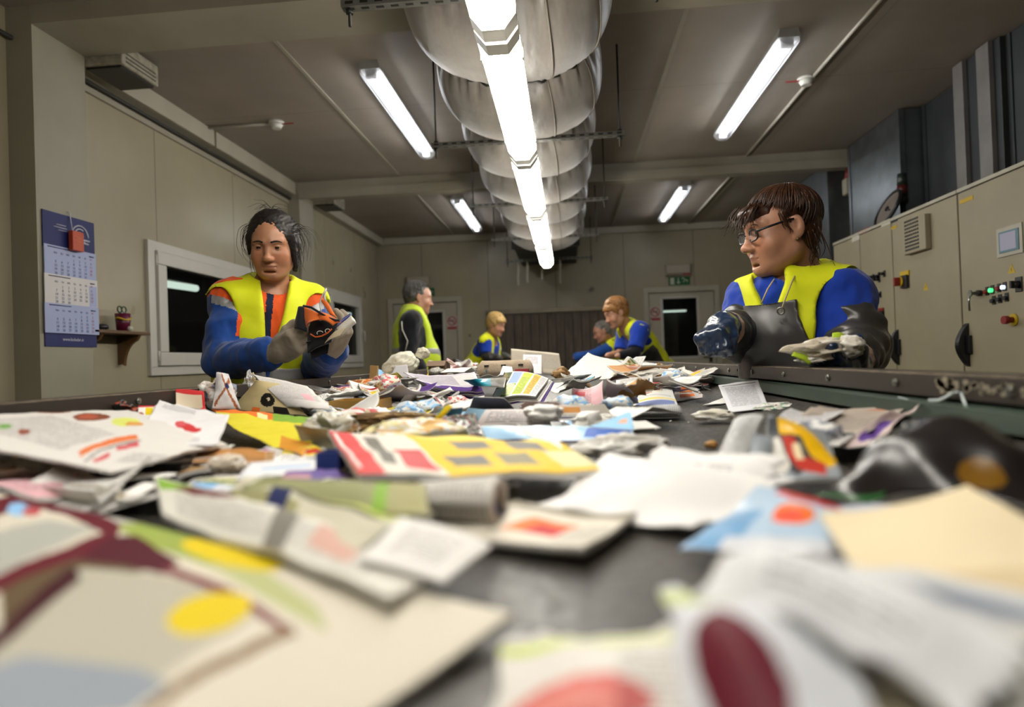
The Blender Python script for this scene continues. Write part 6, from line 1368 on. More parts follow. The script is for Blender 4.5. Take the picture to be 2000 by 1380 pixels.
def add_hand(F_, w, d, pn, th, s=1., curls=(.5, .5, .5, .5), tc=.4, g=0., spread=.08, tdir=(.6, .75, .25)):
    """w wrist, d towards the fingers, pn the way the palm faces, th towards the thumb; g glove thickness"""
    d = unit(d); pn = unit(np.array(pn)-d*(d@np.array(pn))); t = unit(np.cross(d, pn)); t = t if t@np.array(th) > 0 else -t; w = np.array(w, float)
    R = np.stack([t, d, pn], 1)
    F_.cap(w-d*.02*s, w+d*.02*s, .026*s+g, .028*s+g, .02); F_.box(w+d*.052*s, (.040*s+g, .046*s+g, .0145*s+g), R, .013, .015)
    F_.ell(w+d*.035*s+t*.022*s+pn*.008*s, (.020*s, .032*s, .016*s), R, .012, inf=g)
    for i, (o, ln, rd) in enumerate(((.030, .074, .0094), (.0100, .082, .0096), (-.0110, .076, .0092), (-.031, .060, .0082))):
        b = w+d*(.092-.004*abs(i-1.2))*s+t*o*s; dr = unit(d+t*(o*spread/.03)); p = b; a = 0; ax = np.cross(dr, pn)
        F_.cap(w+d*.045*s+t*o*.8*s, b, .012*s+g, rd*s+g, .010)
        for j, q in enumerate((.46, .30, .24)):
            a += curls[i]*(1., 1.1, .8)[j]; dd = rotv(dr, ax, a); e = p+dd*ln*q*s; F_.cap(p, e, (rd-.0004*j)*s+g, (rd-.0007*(j+1))*s+g, .0035); p = e
    b = w+d*.026*s+t*.028*s; dd = unit(d*tdir[0]+t*tdir[1]+pn*tdir[2]); e = b+dd*.046*s; F_.cap(b, e, .0135*s+g, .0112*s+g, .012); d2 = unit(rotv(dd, np.cross(dd, d+pn), tc)); F_.cap(e, e+d2*.034*s, .0108*s+g, .0092*s+g, .004)
    return R
def torsoR(front, up): u = unit(up); f = np.array(front, float); f = unit(f-u*(u@f)); r = np.cross(f, u); return np.stack([r, f, u], 1)
def add_torso(F_, J, s=1., inf=0., bust=0., arms=(0, 0), loose=0., legs=True, k=.04, belly=0., up_to=1.):
    R = J['R']
    def T(b, x, y, z): return J[b]+R@np.array([x, y, z])
    F_.ell(J['hip'], (.165*s, .120*s, .13*s), R, k, inf=inf); F_.ell((J['hip']+J['chest'])/2+R@np.array([0, .01+belly*.5, 0]), (.150*s, .112*s+belly, .16*s), R, k, inf=inf)
    F_.ell(J['chest'], (.155*s, .110*s, .175*s), R, k, inf=inf)
    if bust:
        for q in (-1, 1): F_.ell(T('chest', q*.072*s, .085*s, -.01), (.062*s, .05*s, .062*s), R, .035, inf=inf)
    for q, sh in ((1, 'shR'), (-1, 'shL')): F_.cap(J['neck']+R@np.array([q*.02, -.005, -.015]), J[sh], .050*s, .056*s, .035, inf=inf)
    F_.cap(J['chest']+R@np.array([0, 0, .08]), J['neck'], .09*s, .056*s, .04, inf=inf)
def P3(px, py, Y): return PY(px, py, Y)
def joints(**k):
    J = {a: (PY(*b) if len(b) == 3 and a not in ('front',) and not isinstance(b, np.ndarray) else np.array(b)) for a, b in k.items() if a not in ('front', 'headyp')}
    up = J['neck']-J['hip']; J['R'] = torsoR(k['front'], up); return J
def person_base(name_, J, label, hs=1., fat=1., female=True, skin='b98668', lip='96584c', brow='2a1c14', hands=None, step=.012, fine=.003, sleeves=True, bust=0., s=1., browth=.0042, eyekw=None, eyecol='2a1a10', belly=0., shoe='1a1816', trous='trouser_navy', trousc='1a2236'):
    hip = J['hip']; root = thing('person', (hip[0], hip[1], 0), label, 'person'); R = J['R']
    lo = np.min([J[q] for q in ('head', 'hip', 'shL', 'shR', 'elL', 'elR', 'wrL', 'wrR')], 0)-.16; hi = np.max([J[q] for q in ('head', 'hip', 'shL', 'shR', 'elL', 'elR', 'wrL', 'wrR')], 0)+.16
    lo[2] = -.01; h = J['head']
    def axis(i):
        a, b = (h[i]-.125*hs, h[i]+.125*hs) if i < 2 else (h[2]-.135*hs, h[2]+.135*hs)
        return np.concatenate([np.arange(lo[i], a-step*.5, step), np.arange(a, b, fine), np.arange(b, hi[i]+step, step)])
    F_ = Fld(axis(0), axis(1), axis(2)); add_torso(F_, J, s, -.004, bust, belly=belly)
    for q in 'LR':
        F_.cap(J['sh'+q], J['el'+q], .046*s, .038*s, .03); F_.cap(J['el'+q], J['wr'+q], .038*s, .025*s, .02)
        hp = hip+R@np.array([.085*(1 if q == 'R' else -1), 0, -.04]); gd = np.array([hip[0], hip[1], 0]); sd = R[:, 0]*(1 if q == 'R' else -1)
        kn = np.array([*(hip[:2]+sd[:2]*.09), .50]); kn[:2] += R[:2, 1]*.03; an = np.array([*(hip[:2]+sd[:2]*.10), .09])
        J['kn'+q], J['an'+q], J['hp'+q] = kn, an, hp
        F_.cap(hp, kn, .082*s, .055*s, .04); F_.cap(kn, an, .052*s, .036*s, .02); F_.cap(an+[0, 0, -.04], an+np.append(unit(R[:2, 1])*.14, -.055), .038, .028, .02)
        if hands and q in hands: add_hand(F_, J['wr'+q], *hands[q][0], s=s*.97, **hands[q][1])
        else:
            hd = J['wr'+q]+unit(J['wr'+q]-J['el'+q])*.03; F_.cap(J['wr'+q], hd, .022*s, .012*s, .01)
    hr = J['hR']; F_.cap(h+hr@np.array([0, -.028, -.045])*hs, J['neck']+[0, 0, -.02], .053*s, .060*s, .028)
    L = add_head(F_, h, hr, hs, female, fat)
    body = skin_mesh('body', F_, m_skin, root, col_fn=face_color(h, hr, hs, skin, lip, brow, browth), it=1)
    if eyekw is not None: eyes(root, L, hr, hs, **eyekw, iris=eyecol, lidc=skin)
    # trousers and shoes
    st = .014; T_ = Fld.uni(np.min([hip-.25, J['anL']-.12, J['anR']-.12], 0)*[1, 1, 0]+[0, 0, .05], np.max([hip+.25, J['anL']+.12, J['anR']+.12], 0)*[1, 1, 0]+[0, 0, hip[2]+.14], st)
    T_.ell(hip, (.165*s, .120*s, .13*s), R, .03, inf=.012)
    for q in 'LR': T_.cap(J['hp'+q], J['kn'+q], .082*s, .060*s, .04, inf=.016); T_.cap(J['kn'+q], J['an'+q], .060*s, .052*s, .02, inf=.016)
    T_.cut(lambda P: .08-P[..., 2]); skin_mesh('trousers', T_, clothmat(trous, trousc), root)
    for q in 'LR':
        a = J['an'+q]; S_ = Fld.uni(a-[.2, .2, .12], a+[.2, .2, .1], .010); f2 = unit(R[:2, 1])
        S_.cap(a+[0, 0, -.045], a+np.append(f2*.15, -.05), .045, .038, .02); S_.cap(a, a+[0, 0, -.04], .045, .045, .02); S_.cut(lambda P: .004-P[..., 2]); skin_mesh('shoe', S_, clothmat('shoe_leather', shoe, .5), root)
    return root, L, body
def wrinkle(seed, amp, sc_=9, st=(1, 1, 1)): return lambda v: amp*(fbm(v*np.array(st), sc_, seed, 3)) + amp*1.6*(.35-np.abs(fbm(v*np.array(st)*np.array([1, 1, .6]), sc_*.9, seed+5, 2)))
def fold_at(pt, amp, rad, ax, freq): 
    pt = np.array(pt); ax = unit(ax)
    return lambda v: amp*np.exp(-(((v-pt)**2).sum(-1))/(rad*rad))*np.sin(((v-pt)@ax)*freq+3*vnoise(v, 12, 3))
def grid_for(J, keys, pad, st, zlo=None):
    P = np.array([J[q] for q in keys]); lo = P.min(0)-pad; hi = P.max(0)+pad
    if zlo is not None: lo[2] = zlo
    return Fld.uni(lo, hi, st)
def top_garment(name, J, m, parent, s=1., st=.007, sleeve=(1., 1.), inf=.014, loose=.012, bust=0., hem=None, seed=1, wr=.004, mi_fn=None, mats=None, neck=.066, belly=0., k=.035, neckfwd=.03, ndrop=-.005, extra=None):
    F_ = grid_for(J, ('hip', 'neck', 'shL', 'shR', 'elL', 'elR', 'wrL', 'wrR'), .14, st, (hem if hem is not None else J['hip'][2]-.12))
    add_torso(F_, J, s, inf, bust, belly=belly)
    for q, fr in zip('LR', sleeve):
        sh, el, wr_ = J['sh'+q], J['el'+q], J['wr'+q]; F_.cap(sh, el, .052*s, .047*s, k, inf=loose)
        if fr > 1.01:
            e = el+(wr_-el)*(fr-1); F_.cap(el, e, .047*s, .038*s, .02, inf=loose)
    h = J['hR']; nk = J['neck']; up = J['R'][:, 2]
    F_.cap(nk+up*ndrop+J['R'][:, 1]*neckfwd*1.6, nk+up*.16+J['R'][:, 1]*neckfwd, neck, neck+.02, .01, 'sub')
    F_.cut(lambda P: np.where(np.linalg.norm(P-nk, axis=-1) < .13, (P-(nk+up*.045))@up, -.1))
    if hem is not None: F_.cut(lambda P: hem-P[..., 2])
    for q, fr in zip('LR', sleeve):
        if fr <= 1.0:      # short sleeve: cut away beyond the cuff plane
            sh, el = J['sh'+q], J['el'+q]; d = unit(el-sh); c = sh+(el-sh)*fr
            def fn(P, c=c, d=d, el=el, sh=sh):
                t = (P-c)@d; rad = np.linalg.norm(P-sh-((P-sh)@d)[..., None]*d, axis=-1); return np.where(rad < .12, t, -.1)
            F_.cut(fn)
    ds = [wrinkle(seed, wr), wrinkle(seed+9, wr*.42, 23, (1, 1, .45))]
    for q, fr in zip('LR', sleeve):
        if fr > 1.: ds.append(fold_at(J['el'+q], wr*.6, .08, J['wr'+q]-J['sh'+q]+J['R'][:, 2]*.1, 85))
        ds.append(fold_at(J['sh'+q]+(J['chest']-J['sh'+q])*.3+[0, 0, -.05], wr*.7, .10, J['R'][:, 0]+J['R'][:, 2], 90))
    if extra: ds += extra
    return skin_mesh(name, F_, mats or m, parent, mi_fn, disp=lambda v: sum(d(v) for d in ds), it=1)
def vest(J, parent, m, mstrip, s=1., st=.007, inf=.026, bust=0., vz=-.10, vw=.42, hem=None, seed=5, bands=(.0,), hole=(.085, .20, .15), holec=(.035, -.045), neck=.072, belly=0., wr=.004, openw=0., bandh=.026, vcap=.06, vx=0., holef=0., cuts=()):
    def base(ff, extra=0.):
        F_ = grid_for(J, ('hip', 'neck', 'shL', 'shR', 'chest'), .22, ff, hem if hem is not None else J['hip'][2]-.14)
        add_torso(F_, J, s, inf+extra, bust, belly=belly); R = J['R']; nk = J['neck']; ch = J['chest']
        for q, sg in (('R', 1), ('L', -1)): F_.ell(J['sh'+q]+R@np.array([sg*holec[0], holef, holec[1]]), hole, R, .006, 'sub')
        for cc, rr in cuts: F_.ell(ch+R@np.array(cc), rr, R, .006, 'sub')
        F_.cap(nk+R[:, 2]*.0, nk+R[:, 2]*.18+R[:, 1]*.05, neck, neck+.03, .01, 'sub')
        vb = ch+R[:, 2]*vz
        def V_(P):
            q = (P-vb)@R; return np.maximum(np.maximum(np.abs(q[..., 0]-vx)-np.minimum(np.maximum(q[..., 2]*vw, openw), vcap), -q[..., 1]), -q[..., 2]-(9 if openw else 0))
        F_.cut(lambda P: -V_(P))
        if hem is not None: F_.cut(lambda P: hem-P[..., 2])
        return F_
    F_ = base(st); w1 = wrinkle(seed, wr, 7, (1, 1, .5)); o = skin_mesh('vest', F_, m, parent, disp=w1, it=1)
    for b in bands:
        G = base(st, .0022); zz = b; up = J['R'][:, 2]; G.cut(lambda P: np.abs((P-J['chest'])@up-zz)-bandh, .001); skin_mesh('reflective_strip', G, mstrip, o, disp=w1, it=1)
    return o
def glove(J, q, parent, hand, m, mc, s=1., st=.0028, g=.0022, cuff=.05, seed=3, label=None, cuffg=.004, wr=.0012):
    w = J['wr'+q]; d = unit(hand[0][0]); F_ = Fld.uni(w-.17, w+.17, st); add_hand(F_, w, *hand[0], s=s, g=g, **hand[1])
    ad = unit(J['wr'+q]-J['el'+q]); F_.cap(w-ad*cuff, w, .031*s+g+cuffg, .027*s+g+cuffg*.4, .012); F_.cut(lambda P: -((P-(w-ad*cuff))@ad)-.001)
    return skin_mesh('glove', F_, m if mc is None else [m, mc], parent, (lambda c: (((c-(w-ad*(cuff-.0)))@ad) < .030).astype(int)) if mc is not None else None, disp=wrinkle(seed, wr, 40), it=1, label=label)
# ------------------------------------------------------------------ the people
m_hiv = clothmat('hi_vis_yellow', 'd6dc12', .7, .15, 700, .25, .1); m_refl = clothmat('reflective_grey', '8f8d8c', .35, .1, 900, .5, 0)
m_jblue = clothmat('jacket_blue', '123f86', .8, .3, 600); m_org = clothmat('jacket_orange', 'e2581c', .8, .2, 600); m_tee = clothmat('tee_blue', '1339a0', .85, .25, 700)
m_blkc = clothmat('black_cloth', '15151a', .85, .3, 600); m_rub = clothmat('grey_rubber', '3a3837', .34, .2, 60, .5, 0); m_glv = clothmat('knit_glove_beige', '8f8474', .85, .6, 500)
m_glb = clothmat('blue_nitrile', '1c2f4a', .28, .15, 90, .6, 0, .3); m_cuff = clothmat('pink_cuff', 'b58e74', .85, .5, 400)
# woman with dark tied hair on the left, looking down at what she holds
def woman_left():
    J = joints(hip=(506, 812, 2.36), chest=(520, 655, 2.32), neck=(528, 566, 2.33), shR=(450, 588, 2.22), shL=(600, 594, 2.42), elR=(436, 706, 2.12), elL=(622, 706, 2.34), wrR=(543, 688, 1.96), wrL=(652, 680, 2.10), head=(533, 481, 2.27), front=(.45, -.89, 0))
    J['hR'] = headR(13, 15, 1)
    root, L, body = person_base('p', J, 'woman with dark tied hair, blue-orange jacket and yellow vest, looking down at a pouch', hs=1.0, fat=1.04, skin='b07d5e', lip='9c6656', brow='1a1210', bust=.9, eyekw=dict(look=(.10, -.16), openness=.0044), browth=.0, fine=.0024)
    brows(root, L, clothmat('brow_dark', '15100d', .8), .0044)
    # hair: cap, bun and loose strands
    mh = hairmat('dark_hair', '0b0908', '231b17', .55)
    h, R = J['head'], J['hR']; F_ = Fld.uni(h-.17, h+.17, .0035)
    F_.ell(L((0, -.024, .036)), (.092, .106, .090), R, .01); F_.ell(L((0, -.02, .098)), (.058, .065, .036), R, .02); F_.ell(L((0, -.115, .03)), (.038, .032, .04), R, .02)
    F_.ell(L((0, .100, -.036)), (.058, .085, .093), R, .008, 'sub'); F_.ell(L((0, .02, -.10)), (.12, .13, .075), R, .01, 'sub')
    F_.cap(L((.074, .030, .035)), L((.080, .012, -.022)), .014, .008, .012); F_.cap(L((-.072, .036, .040)), L((-.080, .010, -.075)), .016, .008, .012)
    F_.cap(L((.074, -.045, .0)), L((.070, -.04, -.065)), .020, .010, .02); F_.cap(L((-.072, -.04, .0)), L((-.068, -.04, -.09)), .022, .010, .02)
    F_.ell(L((.090, -.004, -.012)), (.018, .016, .026), R, .004, 'sub')
    hair = skin_mesh('hair', F_, mh, root, disp=lambda v: .0016*vnoise(((v-h)@R)*np.array([1, .25, 1]), 160, 2)+.002*vnoise(((v-h)@R)*np.array([1, .3, 1]), 50, 3))
    g = MB()
    def t1(ph, a, b, p):
        d = a*math.cos(ph)+b*math.sin(ph); return 1.62 if d[2] > .25 else (1.45 if d[2] > -.2 else .8)
    strands(g, L, (0, -.024, .038), (.0915, .106, .091), (0, -1, .1), 380, .25, t1, .0016, 5, .003, 12, .02, .12)
    locks(g, L, [[(.075, .03, .05), (.105, .03, .055), (.122, .03, .01), (.112, .03, -.04)], [(.074, .02, .06), (.098, .02, .075), (.130, .02, .05), (.135, .02, 0)], [(.072, .0, .0), (.085, .01, -.03), (.088, .01, -.07), (.080, .01, -.10)],
                 [(.075, .03, .04), (.095, .02, .02), (.098, .01, -.03), (.092, .01, -.08)]] if False else [[(-.075, .03, .05), (-.105, .03, .055), (-.122, .03, .01), (-.112, .03, -.04)], [(-.074, .02, .06), (-.098, .02, .075), (-.130, .02, .05), (-.135, .02, 0)], [(-.072, .0, .0), (-.085, .01, -.03), (-.088, .01, -.07), (-.080, .01, -.10)], [(-.075, .03, .04), (-.095, .02, .02), (-.098, .01, -.03), (-.092, .01, -.08)]], .0009, 13, .009, 1)
    locks(g, L, [[(.070, .0, .08), (.10, .01, .06), (.108, .01, .0), (.085, .01, -.035)], [(.070, -.03, .0), (.082, -.03, -.04), (.078, -.02, -.08), (.07, -.02, -.10)], [(.066, -.04, -.02), (.074, -.03, -.06), (.064, -.02, -.09)]], .0010, 9, .006, 2)
    locks(g, L, [[(0, -.02, .13), (-.02, -.01, .142), (-.05, 0, .13)], [(.01, -.02, .13), (.03, -.02, .140), (.06, -.02, .12)]], .0008, 10, .008, 3)
    g.build('loose_strands', mh, hair)
    orng = lambda c: None
    def mi(c):
        r = np.zeros(len(c), int)
        for q in 'RL':
            sh = J['sh'+q]; ad = unit(J['el'+q]-sh); n = unit(ad*.9+(sh-J['neck'])/np.linalg.norm(sh-J['neck'])*.45+J['R'][:, 1]*-.25); t = (c-sh)@n; near = np.linalg.norm(c-sh, axis=1) < .22
            r[near & (t < .022)] = 1; fr = (c-sh)@J['R'][:, 1]; r[near & (np.abs(t-.034) < .014) & (fr > .03) & (np.abs((c-sh)@J['R'][:, 0]) < .06)] = 2
        q = (c-J['chest'])@J['R']; r[(np.abs(q[:, 0]) < .10) & (q[:, 2] > .0) & (q[:, 1] > 0) & (q[:, 1] < .175)] = 1; r[(q[:, 2] > .215) & (np.abs(q[:, 0]) < .09)] = 3; r[(np.abs(q[:, 0]-.0) < .012) & (q[:, 1] > 0) & (q[:, 1] < .175)] = 3
        return r
    jk = top_garment('jacket', J, m_jblue, root, 1.0, .0052, (1.86, 1.80), .013, .019, .9, .78, 3, .0085, mi, [m_jblue, m_org, m_refl, clothmat('navy_trim', '141d3a', .8)], neckfwd=.02, ndrop=.012, neck=.062)
    for q, c0, c1 in (('R', .74, .90), ('L', .74, .90)):
        a = J['el'+q]; b = J['wr'+q]; F_ = grid_for({'a': a, 'b': b}, ('a', 'b'), .09, .005); F_.cap(a+(b-a)*c0, a+(b-a)*c1, .041, .036, .01); F_.cut(lambda P: np.abs((P-(a+(b-a)*(c0+c1)/2))@unit(b-a))-.030); skin_mesh('inner_cuff', F_, m_blkc, jk, disp=wrinkle(8, .002, 30))
    vest(J, root, m_hiv, m_refl, 1.0, .0058, .028, .9, -.20, .13, .86, 5, (-.128,), (.066, .22, .135), (.034, -.085), .066, wr=.007, vx=-.015, vcap=.05)
    HR = ((unit(PY(598, 655, 1.90)-J['wrR']), (-.1, -.15, .4), (-.4, .2, .9)), dict(curls=(.55, .6, .65, .7), tc=.3, tdir=(.75, .45, .45)))
    HL = ((unit(PY(672, 640, 2.02)-J['wrL']), (-.8, -.1, .3), (-.3, .1, .9)), dict(curls=(.6, .6, .65, .7), tc=.3, tdir=(.7, .5, .4)))
    HR = ((HR[0][0], (.25, .9, .35), (-.35, 0, .9)), HR[1]); HL = ((HL[0][0], (-.75, .55, .1), (-.3, -.1, .9)), HL[1])
    glove(J, 'R', root, HR, m_glv, None, 1.0, .0028, .0022, .045); glove(J, 'L', root, HL, m_glv, None, 1.0, .003, .0022, .045)
    return J
JL = woman_left()
# what she holds: opened black and orange pouch, little tag, blue and white packet
def panel(name, pts, m, parent, bend=.0, th=.004, n=(16, 12), nrm=None, label=None):
    cs = [np.array(p) for p in pts]; nu, nv = n; U, V = np.meshgrid(np.linspace(0, 1, nu+1), np.linspace(0, 1, nv+1)); U = U.ravel(); V = V.ravel()
    P = cs[0][None]*((1-U)*(1-V))[:, None]+cs[1][None]*(U*(1-V))[:, None]+cs[2][None]*(U*V)[:, None]+cs[3][None]*((1-U)*V)[:, None]
    nr = unit(np.cross(cs[1]-cs[0], cs[3]-cs[0])); P = P+nr[None]*(bend*np.sin(np.pi*U)+.3*bend*np.sin(np.pi*V)+.003*fbm(P, 25, 4))[:, None]
    N = len(P); j, i = np.meshgrid(np.arange(nv), np.arange(nu), indexing='ij'); a = (j*(nu+1)+i).ravel(); top = np.stack([a, a+1, a+nu+2, a+nu+1], 1); bot = top[:, ::-1]+N
    e = np.array([(x, x+1) for x in range(nu)]+[(nu+y*(nu+1), nu+(y+1)*(nu+1)) for y in range(nv)]+[(nv*(nu+1)+x+1, nv*(nu+1)+x) for x in range(nu)]+[((y+1)*(nu+1), y*(nu+1)) for y in range(nv)]); side = np.stack([e[:, 1], e[:, 0], e[:, 0]+N, e[:, 1]+N], 1)
    return mesh_obj(name, np.concatenate([P, P-nr*th]), np.concatenate([top, bot, side]).tolist(), m, parent, None, True, label=label)
m_orf = clothmat('orange_lining', 'd2641e', .7, .2, 500)
Yp = 1.90
po = thing('pouch', PY(620, 690, Yp), 'opened black pouch with bright orange lining held in two gloved hands', 'pouch')
panel('orange_lining', [PY(596, 640, Yp), PY(624, 622, Yp-.02), PY(668, 630, Yp+.02), PY(592, 598, Yp+.02)], m_orf, po, .012)
panel('orange_flap', [PY(624, 624, Yp-.01), PY(650, 634, Yp-.01), PY(664, 628, Yp+.01), PY(622, 608, Yp+.01)], m_orf, po, .010)
panel('black_body', [PY(600, 690, Yp+.03), PY(646, 668, Yp+.02), PY(662, 626, Yp+.05), PY(606, 622, Yp+.03)], m_blkc, po, .02, .01)
panel('black_side', [PY(574, 640, Yp+.01), PY(598, 648, Yp-.01), PY(594, 598, Yp+.02), PY(582, 604, Yp+.03)], m_blkc, po, .012, .008)
panel('black_bottom', [PY(598, 668, Yp), PY(608, 702, Yp+.02), PY(640, 690, Yp+.03), PY(642, 660, Yp+.01)], m_blkc, po, -.015, .008)
MB().tube([PY(x, y, Yp-.005) for x, y in ((592, 597), (608, 600), (624, 610), (640, 620), (655, 625), (664, 626))], .0035, 8).build('black_piping', m_blkc, po)
MB().tube([PY(x, y, Yp-.002) for x, y in ((606, 652), (616, 658), (628, 656), (640, 650), (648, 642))], .0022, 8).build('orange_piping', m_orf, po)
MB().tube([PY(625+6*math.cos(a), 650+4*math.sin(a), Yp-.008) for a in np.linspace(2.5, 6, 10)], .0012, 6).tube([PY(640+5*math.cos(a), 646+4*math.sin(a), Yp-.008) for a in np.linspace(2.2, 5.8, 10)], .0012, 6).build('white_thread', m_white, po)
tgp = thing('strap_tag', PY(645, 620, Yp+.03), 'small orange tag with a white loop rising above the open pouch', 'tag')
panel('tag', [PY(645, 613, Yp+.02), PY(658, 620, Yp+.02), PY(640, 590, Yp+.04), PY(626, 585, Yp+.04)], m_orf, tgp, .003, .004)
MB().tube([PY(x, y, Yp+.04) for x, y in ((638, 592), (634, 582), (634, 572), (637, 563))], .0035, 8).build('white_loop', m_white, tgp); MB().tube([PY(x, y, Yp+.03) for x, y in ((628, 612), (625, 598), (626, 586), (631, 574), (636, 566))], .0022, 8).build('white_cord', m_white, tgp)
pk = thing('packet', PY(672, 640, Yp+.02), 'thin white packet with dark blue face held in her left glove', 'packet')
panel('white_side', [PY(660, 645, Yp+.0), PY(688, 622, Yp+.01), PY(686, 616, Yp+.02), PY(656, 641, Yp+.02)], m_white, pk, .0, .02); panel('blue_face', [PY(655, 641, Yp+.02), PY(686, 615, Yp+.03), PY(684, 612, Yp+.05), PY(658, 630, Yp+.05)], clothmat('packet_blue', '16277a', .4), pk, 0, .003)
panel('cream_paper', [PY(634, 670, Yp+.0), PY(664, 655, Yp-.01), PY(676, 640, Yp+.0), PY(654, 648, Yp+.01)], mat('cream_card', 'b5a88c', .7), thing('paper_scrap', PY(655, 660, Yp), 'cream paper scrap held under the blue packet', 'scrap'), .004, .002)

# woman with brown bob and glasses on the right, in profile
def woman_right():
    J = joints(hip=(1600, 812, 2.06), chest=(1556, 640, 1.99), neck=(1566, 550, 2.00), shR=(1472, 590, 2.06), shL=(1640, 572, 1.90), elR=(1446, 660, 1.98), elL=(1680, 668, 1.82), wrR=(1412, 636, 1.74), wrL=(1664, 712, 1.60), head=(1524, 449, 1.94), front=(-.42, -.91, 0))
    J['hR'] = headR(-82, 9, 3)
    root, L, body = person_base('p', J, 'brown-haired woman with glasses, yellow vest and dark apron, in profile at the right rail', hs=1.07, fat=1.12, skin='b58468', lip='a06a5c', brow='4a3020', bust=1, belly=.02, eyekw=dict(look=(0, -.25), openness=.0045), eyecol='33404a', fine=.0026, browth=0.)
    brows(root, L, clothmat('brow_brown', '4a3020', .8), .0022)
    mh = hairmat('brown_hair', '180d07', '47260f', .45)
    h, R = J['head'], J['hR']; F_ = Fld.uni(h-.19, h+.19, .004)
    F_.ell(L((0, -.016, .038)), (.083, .098, .080), R, .01); F_.ell(L((0, .072, .055)), (.058, .038, .028), R, .03); F_.ell(L((0, -.048, -.010)), (.077, .060, .075), R, .03)
    F_.ell(L((0, .118, -.045)), (.085, .098, .088), R, .008, 'sub'); F_.ell(L((0, .04, -.095)), (.12, .095, .075), R, .01, 'sub')
    for q in (-1, 1): F_.ell(L((q*.092, -.006, -.012)), (.030, .022, .036), R, .006, 'sub')
    F_.cut(lambda P: -(((P-h)@R)[..., 2]+.098+.25*np.minimum(0, ((P-h)@R)[..., 1])))
    hair = skin_mesh('hair', F_, mh, root, disp=lambda v: .0022*vnoise(((v-h)@R)*np.array([1, 1, .25]), 110, 2)+.003*vnoise(((v-h)@R)*np.array([1, 1, .3]), 40, 3))
    g = MB()
    def t1(ph, a, b, p):
        d = a*math.cos(ph)+b*math.sin(ph)
        return (1.38 if d[1] > .75 else 1.28+.45*(1-d[1]) if d[1] > .2 else 1.62 if d[1] > -.25 else 2.05)
    strands(g, L, (0, -.014, .036), (.083, .099, .082), (0, -.25, 1), 620, .35, t1, .0019, 6, .005, 12, .05, .3)
    locks(g, L, [[(q*.05, .075, .075), (q*.058, .100, .05), (q*.052, .108, .025)] for q in (-1, -.5, 0, .5, 1)], .0022, 12, .007, 4)
    locks(g, L, [[(q*.075, -.05, -.02), (q*.07, -.06, -.07), (q*.058, -.056, -.095)] for q in (-1, -.6, -.2, .2, .6, 1)], .0022, 9, .010, 5)
    locks(g, L, [[(q*.078, .03, .04), (q*.080, .022, .005), (q*.078, .012, -.012)] for q in (-1, 1)], .002, 10, .006, 6)
    g.build('hair_locks', mh, hair)
    # glasses
    mg = clothmat('glasses_frame', '121216', .3, 0, 10, .6, 0); gl = MB()
    for q in (-1, 1):
        cx = q*.033; gl.tube([L((cx+.024*math.copysign(abs(math.cos(a))**.7, math.cos(a)), .098-.006*abs(math.cos(a))-.0*q, -.003+.015*math.copysign(abs(math.sin(a))**.7, math.sin(a)))) for a in np.linspace(0, 2*math.pi, 25)], .0026, 6, False)
        gl.tube([L((q*.058, .094, .004)), L((q*.070, .080, .008)), L((q*.078, .04, .014)), L((q*.079, .0, .018))], .0034, 6)
    gl.tube([L((-.009, .103, .0)), L((0, .106, .002)), L((.009, .103, .0))], .0016, 6)
    fr_ = gl.build('glasses', mg, root)
    for q in (-1, 1): MB().add([L((q*.033+.022*math.cos(a), .0965, -.004+.013*math.sin(a))) for a in np.linspace(0, 2*math.pi, 17)[:-1]], [tuple(range(16))]).build('lens', m_lens, fr_)
    MB().sphere(L((-.082, .0, -.036)), .0028, 10, 8).build('earring', m_key, root)
    tee = top_garment('shirt', J, m_tee, root, 1.04, .0065, (1.0, .92), .013, .020, 1, .80, 13, .010, neck=.070, belly=.02, neckfwd=.045, ndrop=-.035)
    vest(J, root, m_hiv, m_refl, 1.04, .0065, .030, 1, .035, .42, .84, 15, (), (.075, .17, .21), (.058, -.125), .074, .02, wr=.007, vcap=.050, vx=.050, holef=.06, cuts=[((-.130, .10, -.06), (.085, .13, .20))])
    # rubber apron with cord and eyelet
    R_ = J['R']; ch = J['chest']
    F_ = grid_for(J, ('hip', 'neck', 'shL', 'shR', 'chest'), .24, .0065, .52); add_torso(F_, J, 1.06, .042, 1, belly=.03); F_.ell(J['hip']+[0, 0, -.2], (.18, .15, .28), R_, .04, inf=.03)
    def ap(P):
        q = (P-ch)@R_; wid = np.interp(q[..., 2], [-.42, -.20, -.06, .06], [.24, .18, .118, .080]); return np.maximum(np.maximum(np.abs(q[..., 0]-.055)-wid, P[..., 2]-1.243), -q[..., 1]+.015)
    F_.cut(ap, .002); apo = skin_mesh('apron', F_, m_rub, root, disp=wrinkle(22, .007, 6), it=1)
    def onfront(x, z, e=.0):
        return ch+R_@np.array([x, .17+e, z])
    ey = onfront(-.088, .025, .0); t_ = unit(R_[:, 1])
    def cast(px, py, obj, dflt):
        return dflt
    e0 = PY(1525, 607, 1.795)
    MB().tube([e0+R_[:, 0]*.009*math.cos(a)+R_[:, 2]*.009*math.sin(a) for a in np.linspace(0, 2*math.pi, 17)], .0026, 8, False).build('eyelet', m_key, apo)
    mc = clothmat('cord_beige', 'a89a74', .8); MB().tube([e0+[0, -.002, 0], PY(1533, 585, 1.80), PY(1546, 552, 1.835), PY(1556, 530, 1.89), PY(1566, 510, 1.95)], .0022, 8).tube([PY(1487, 592, 1.83), PY(1499, 565, 1.85), PY(1512, 545, 1.90)], .0022, 8).build('neck_cord', mc, apo)
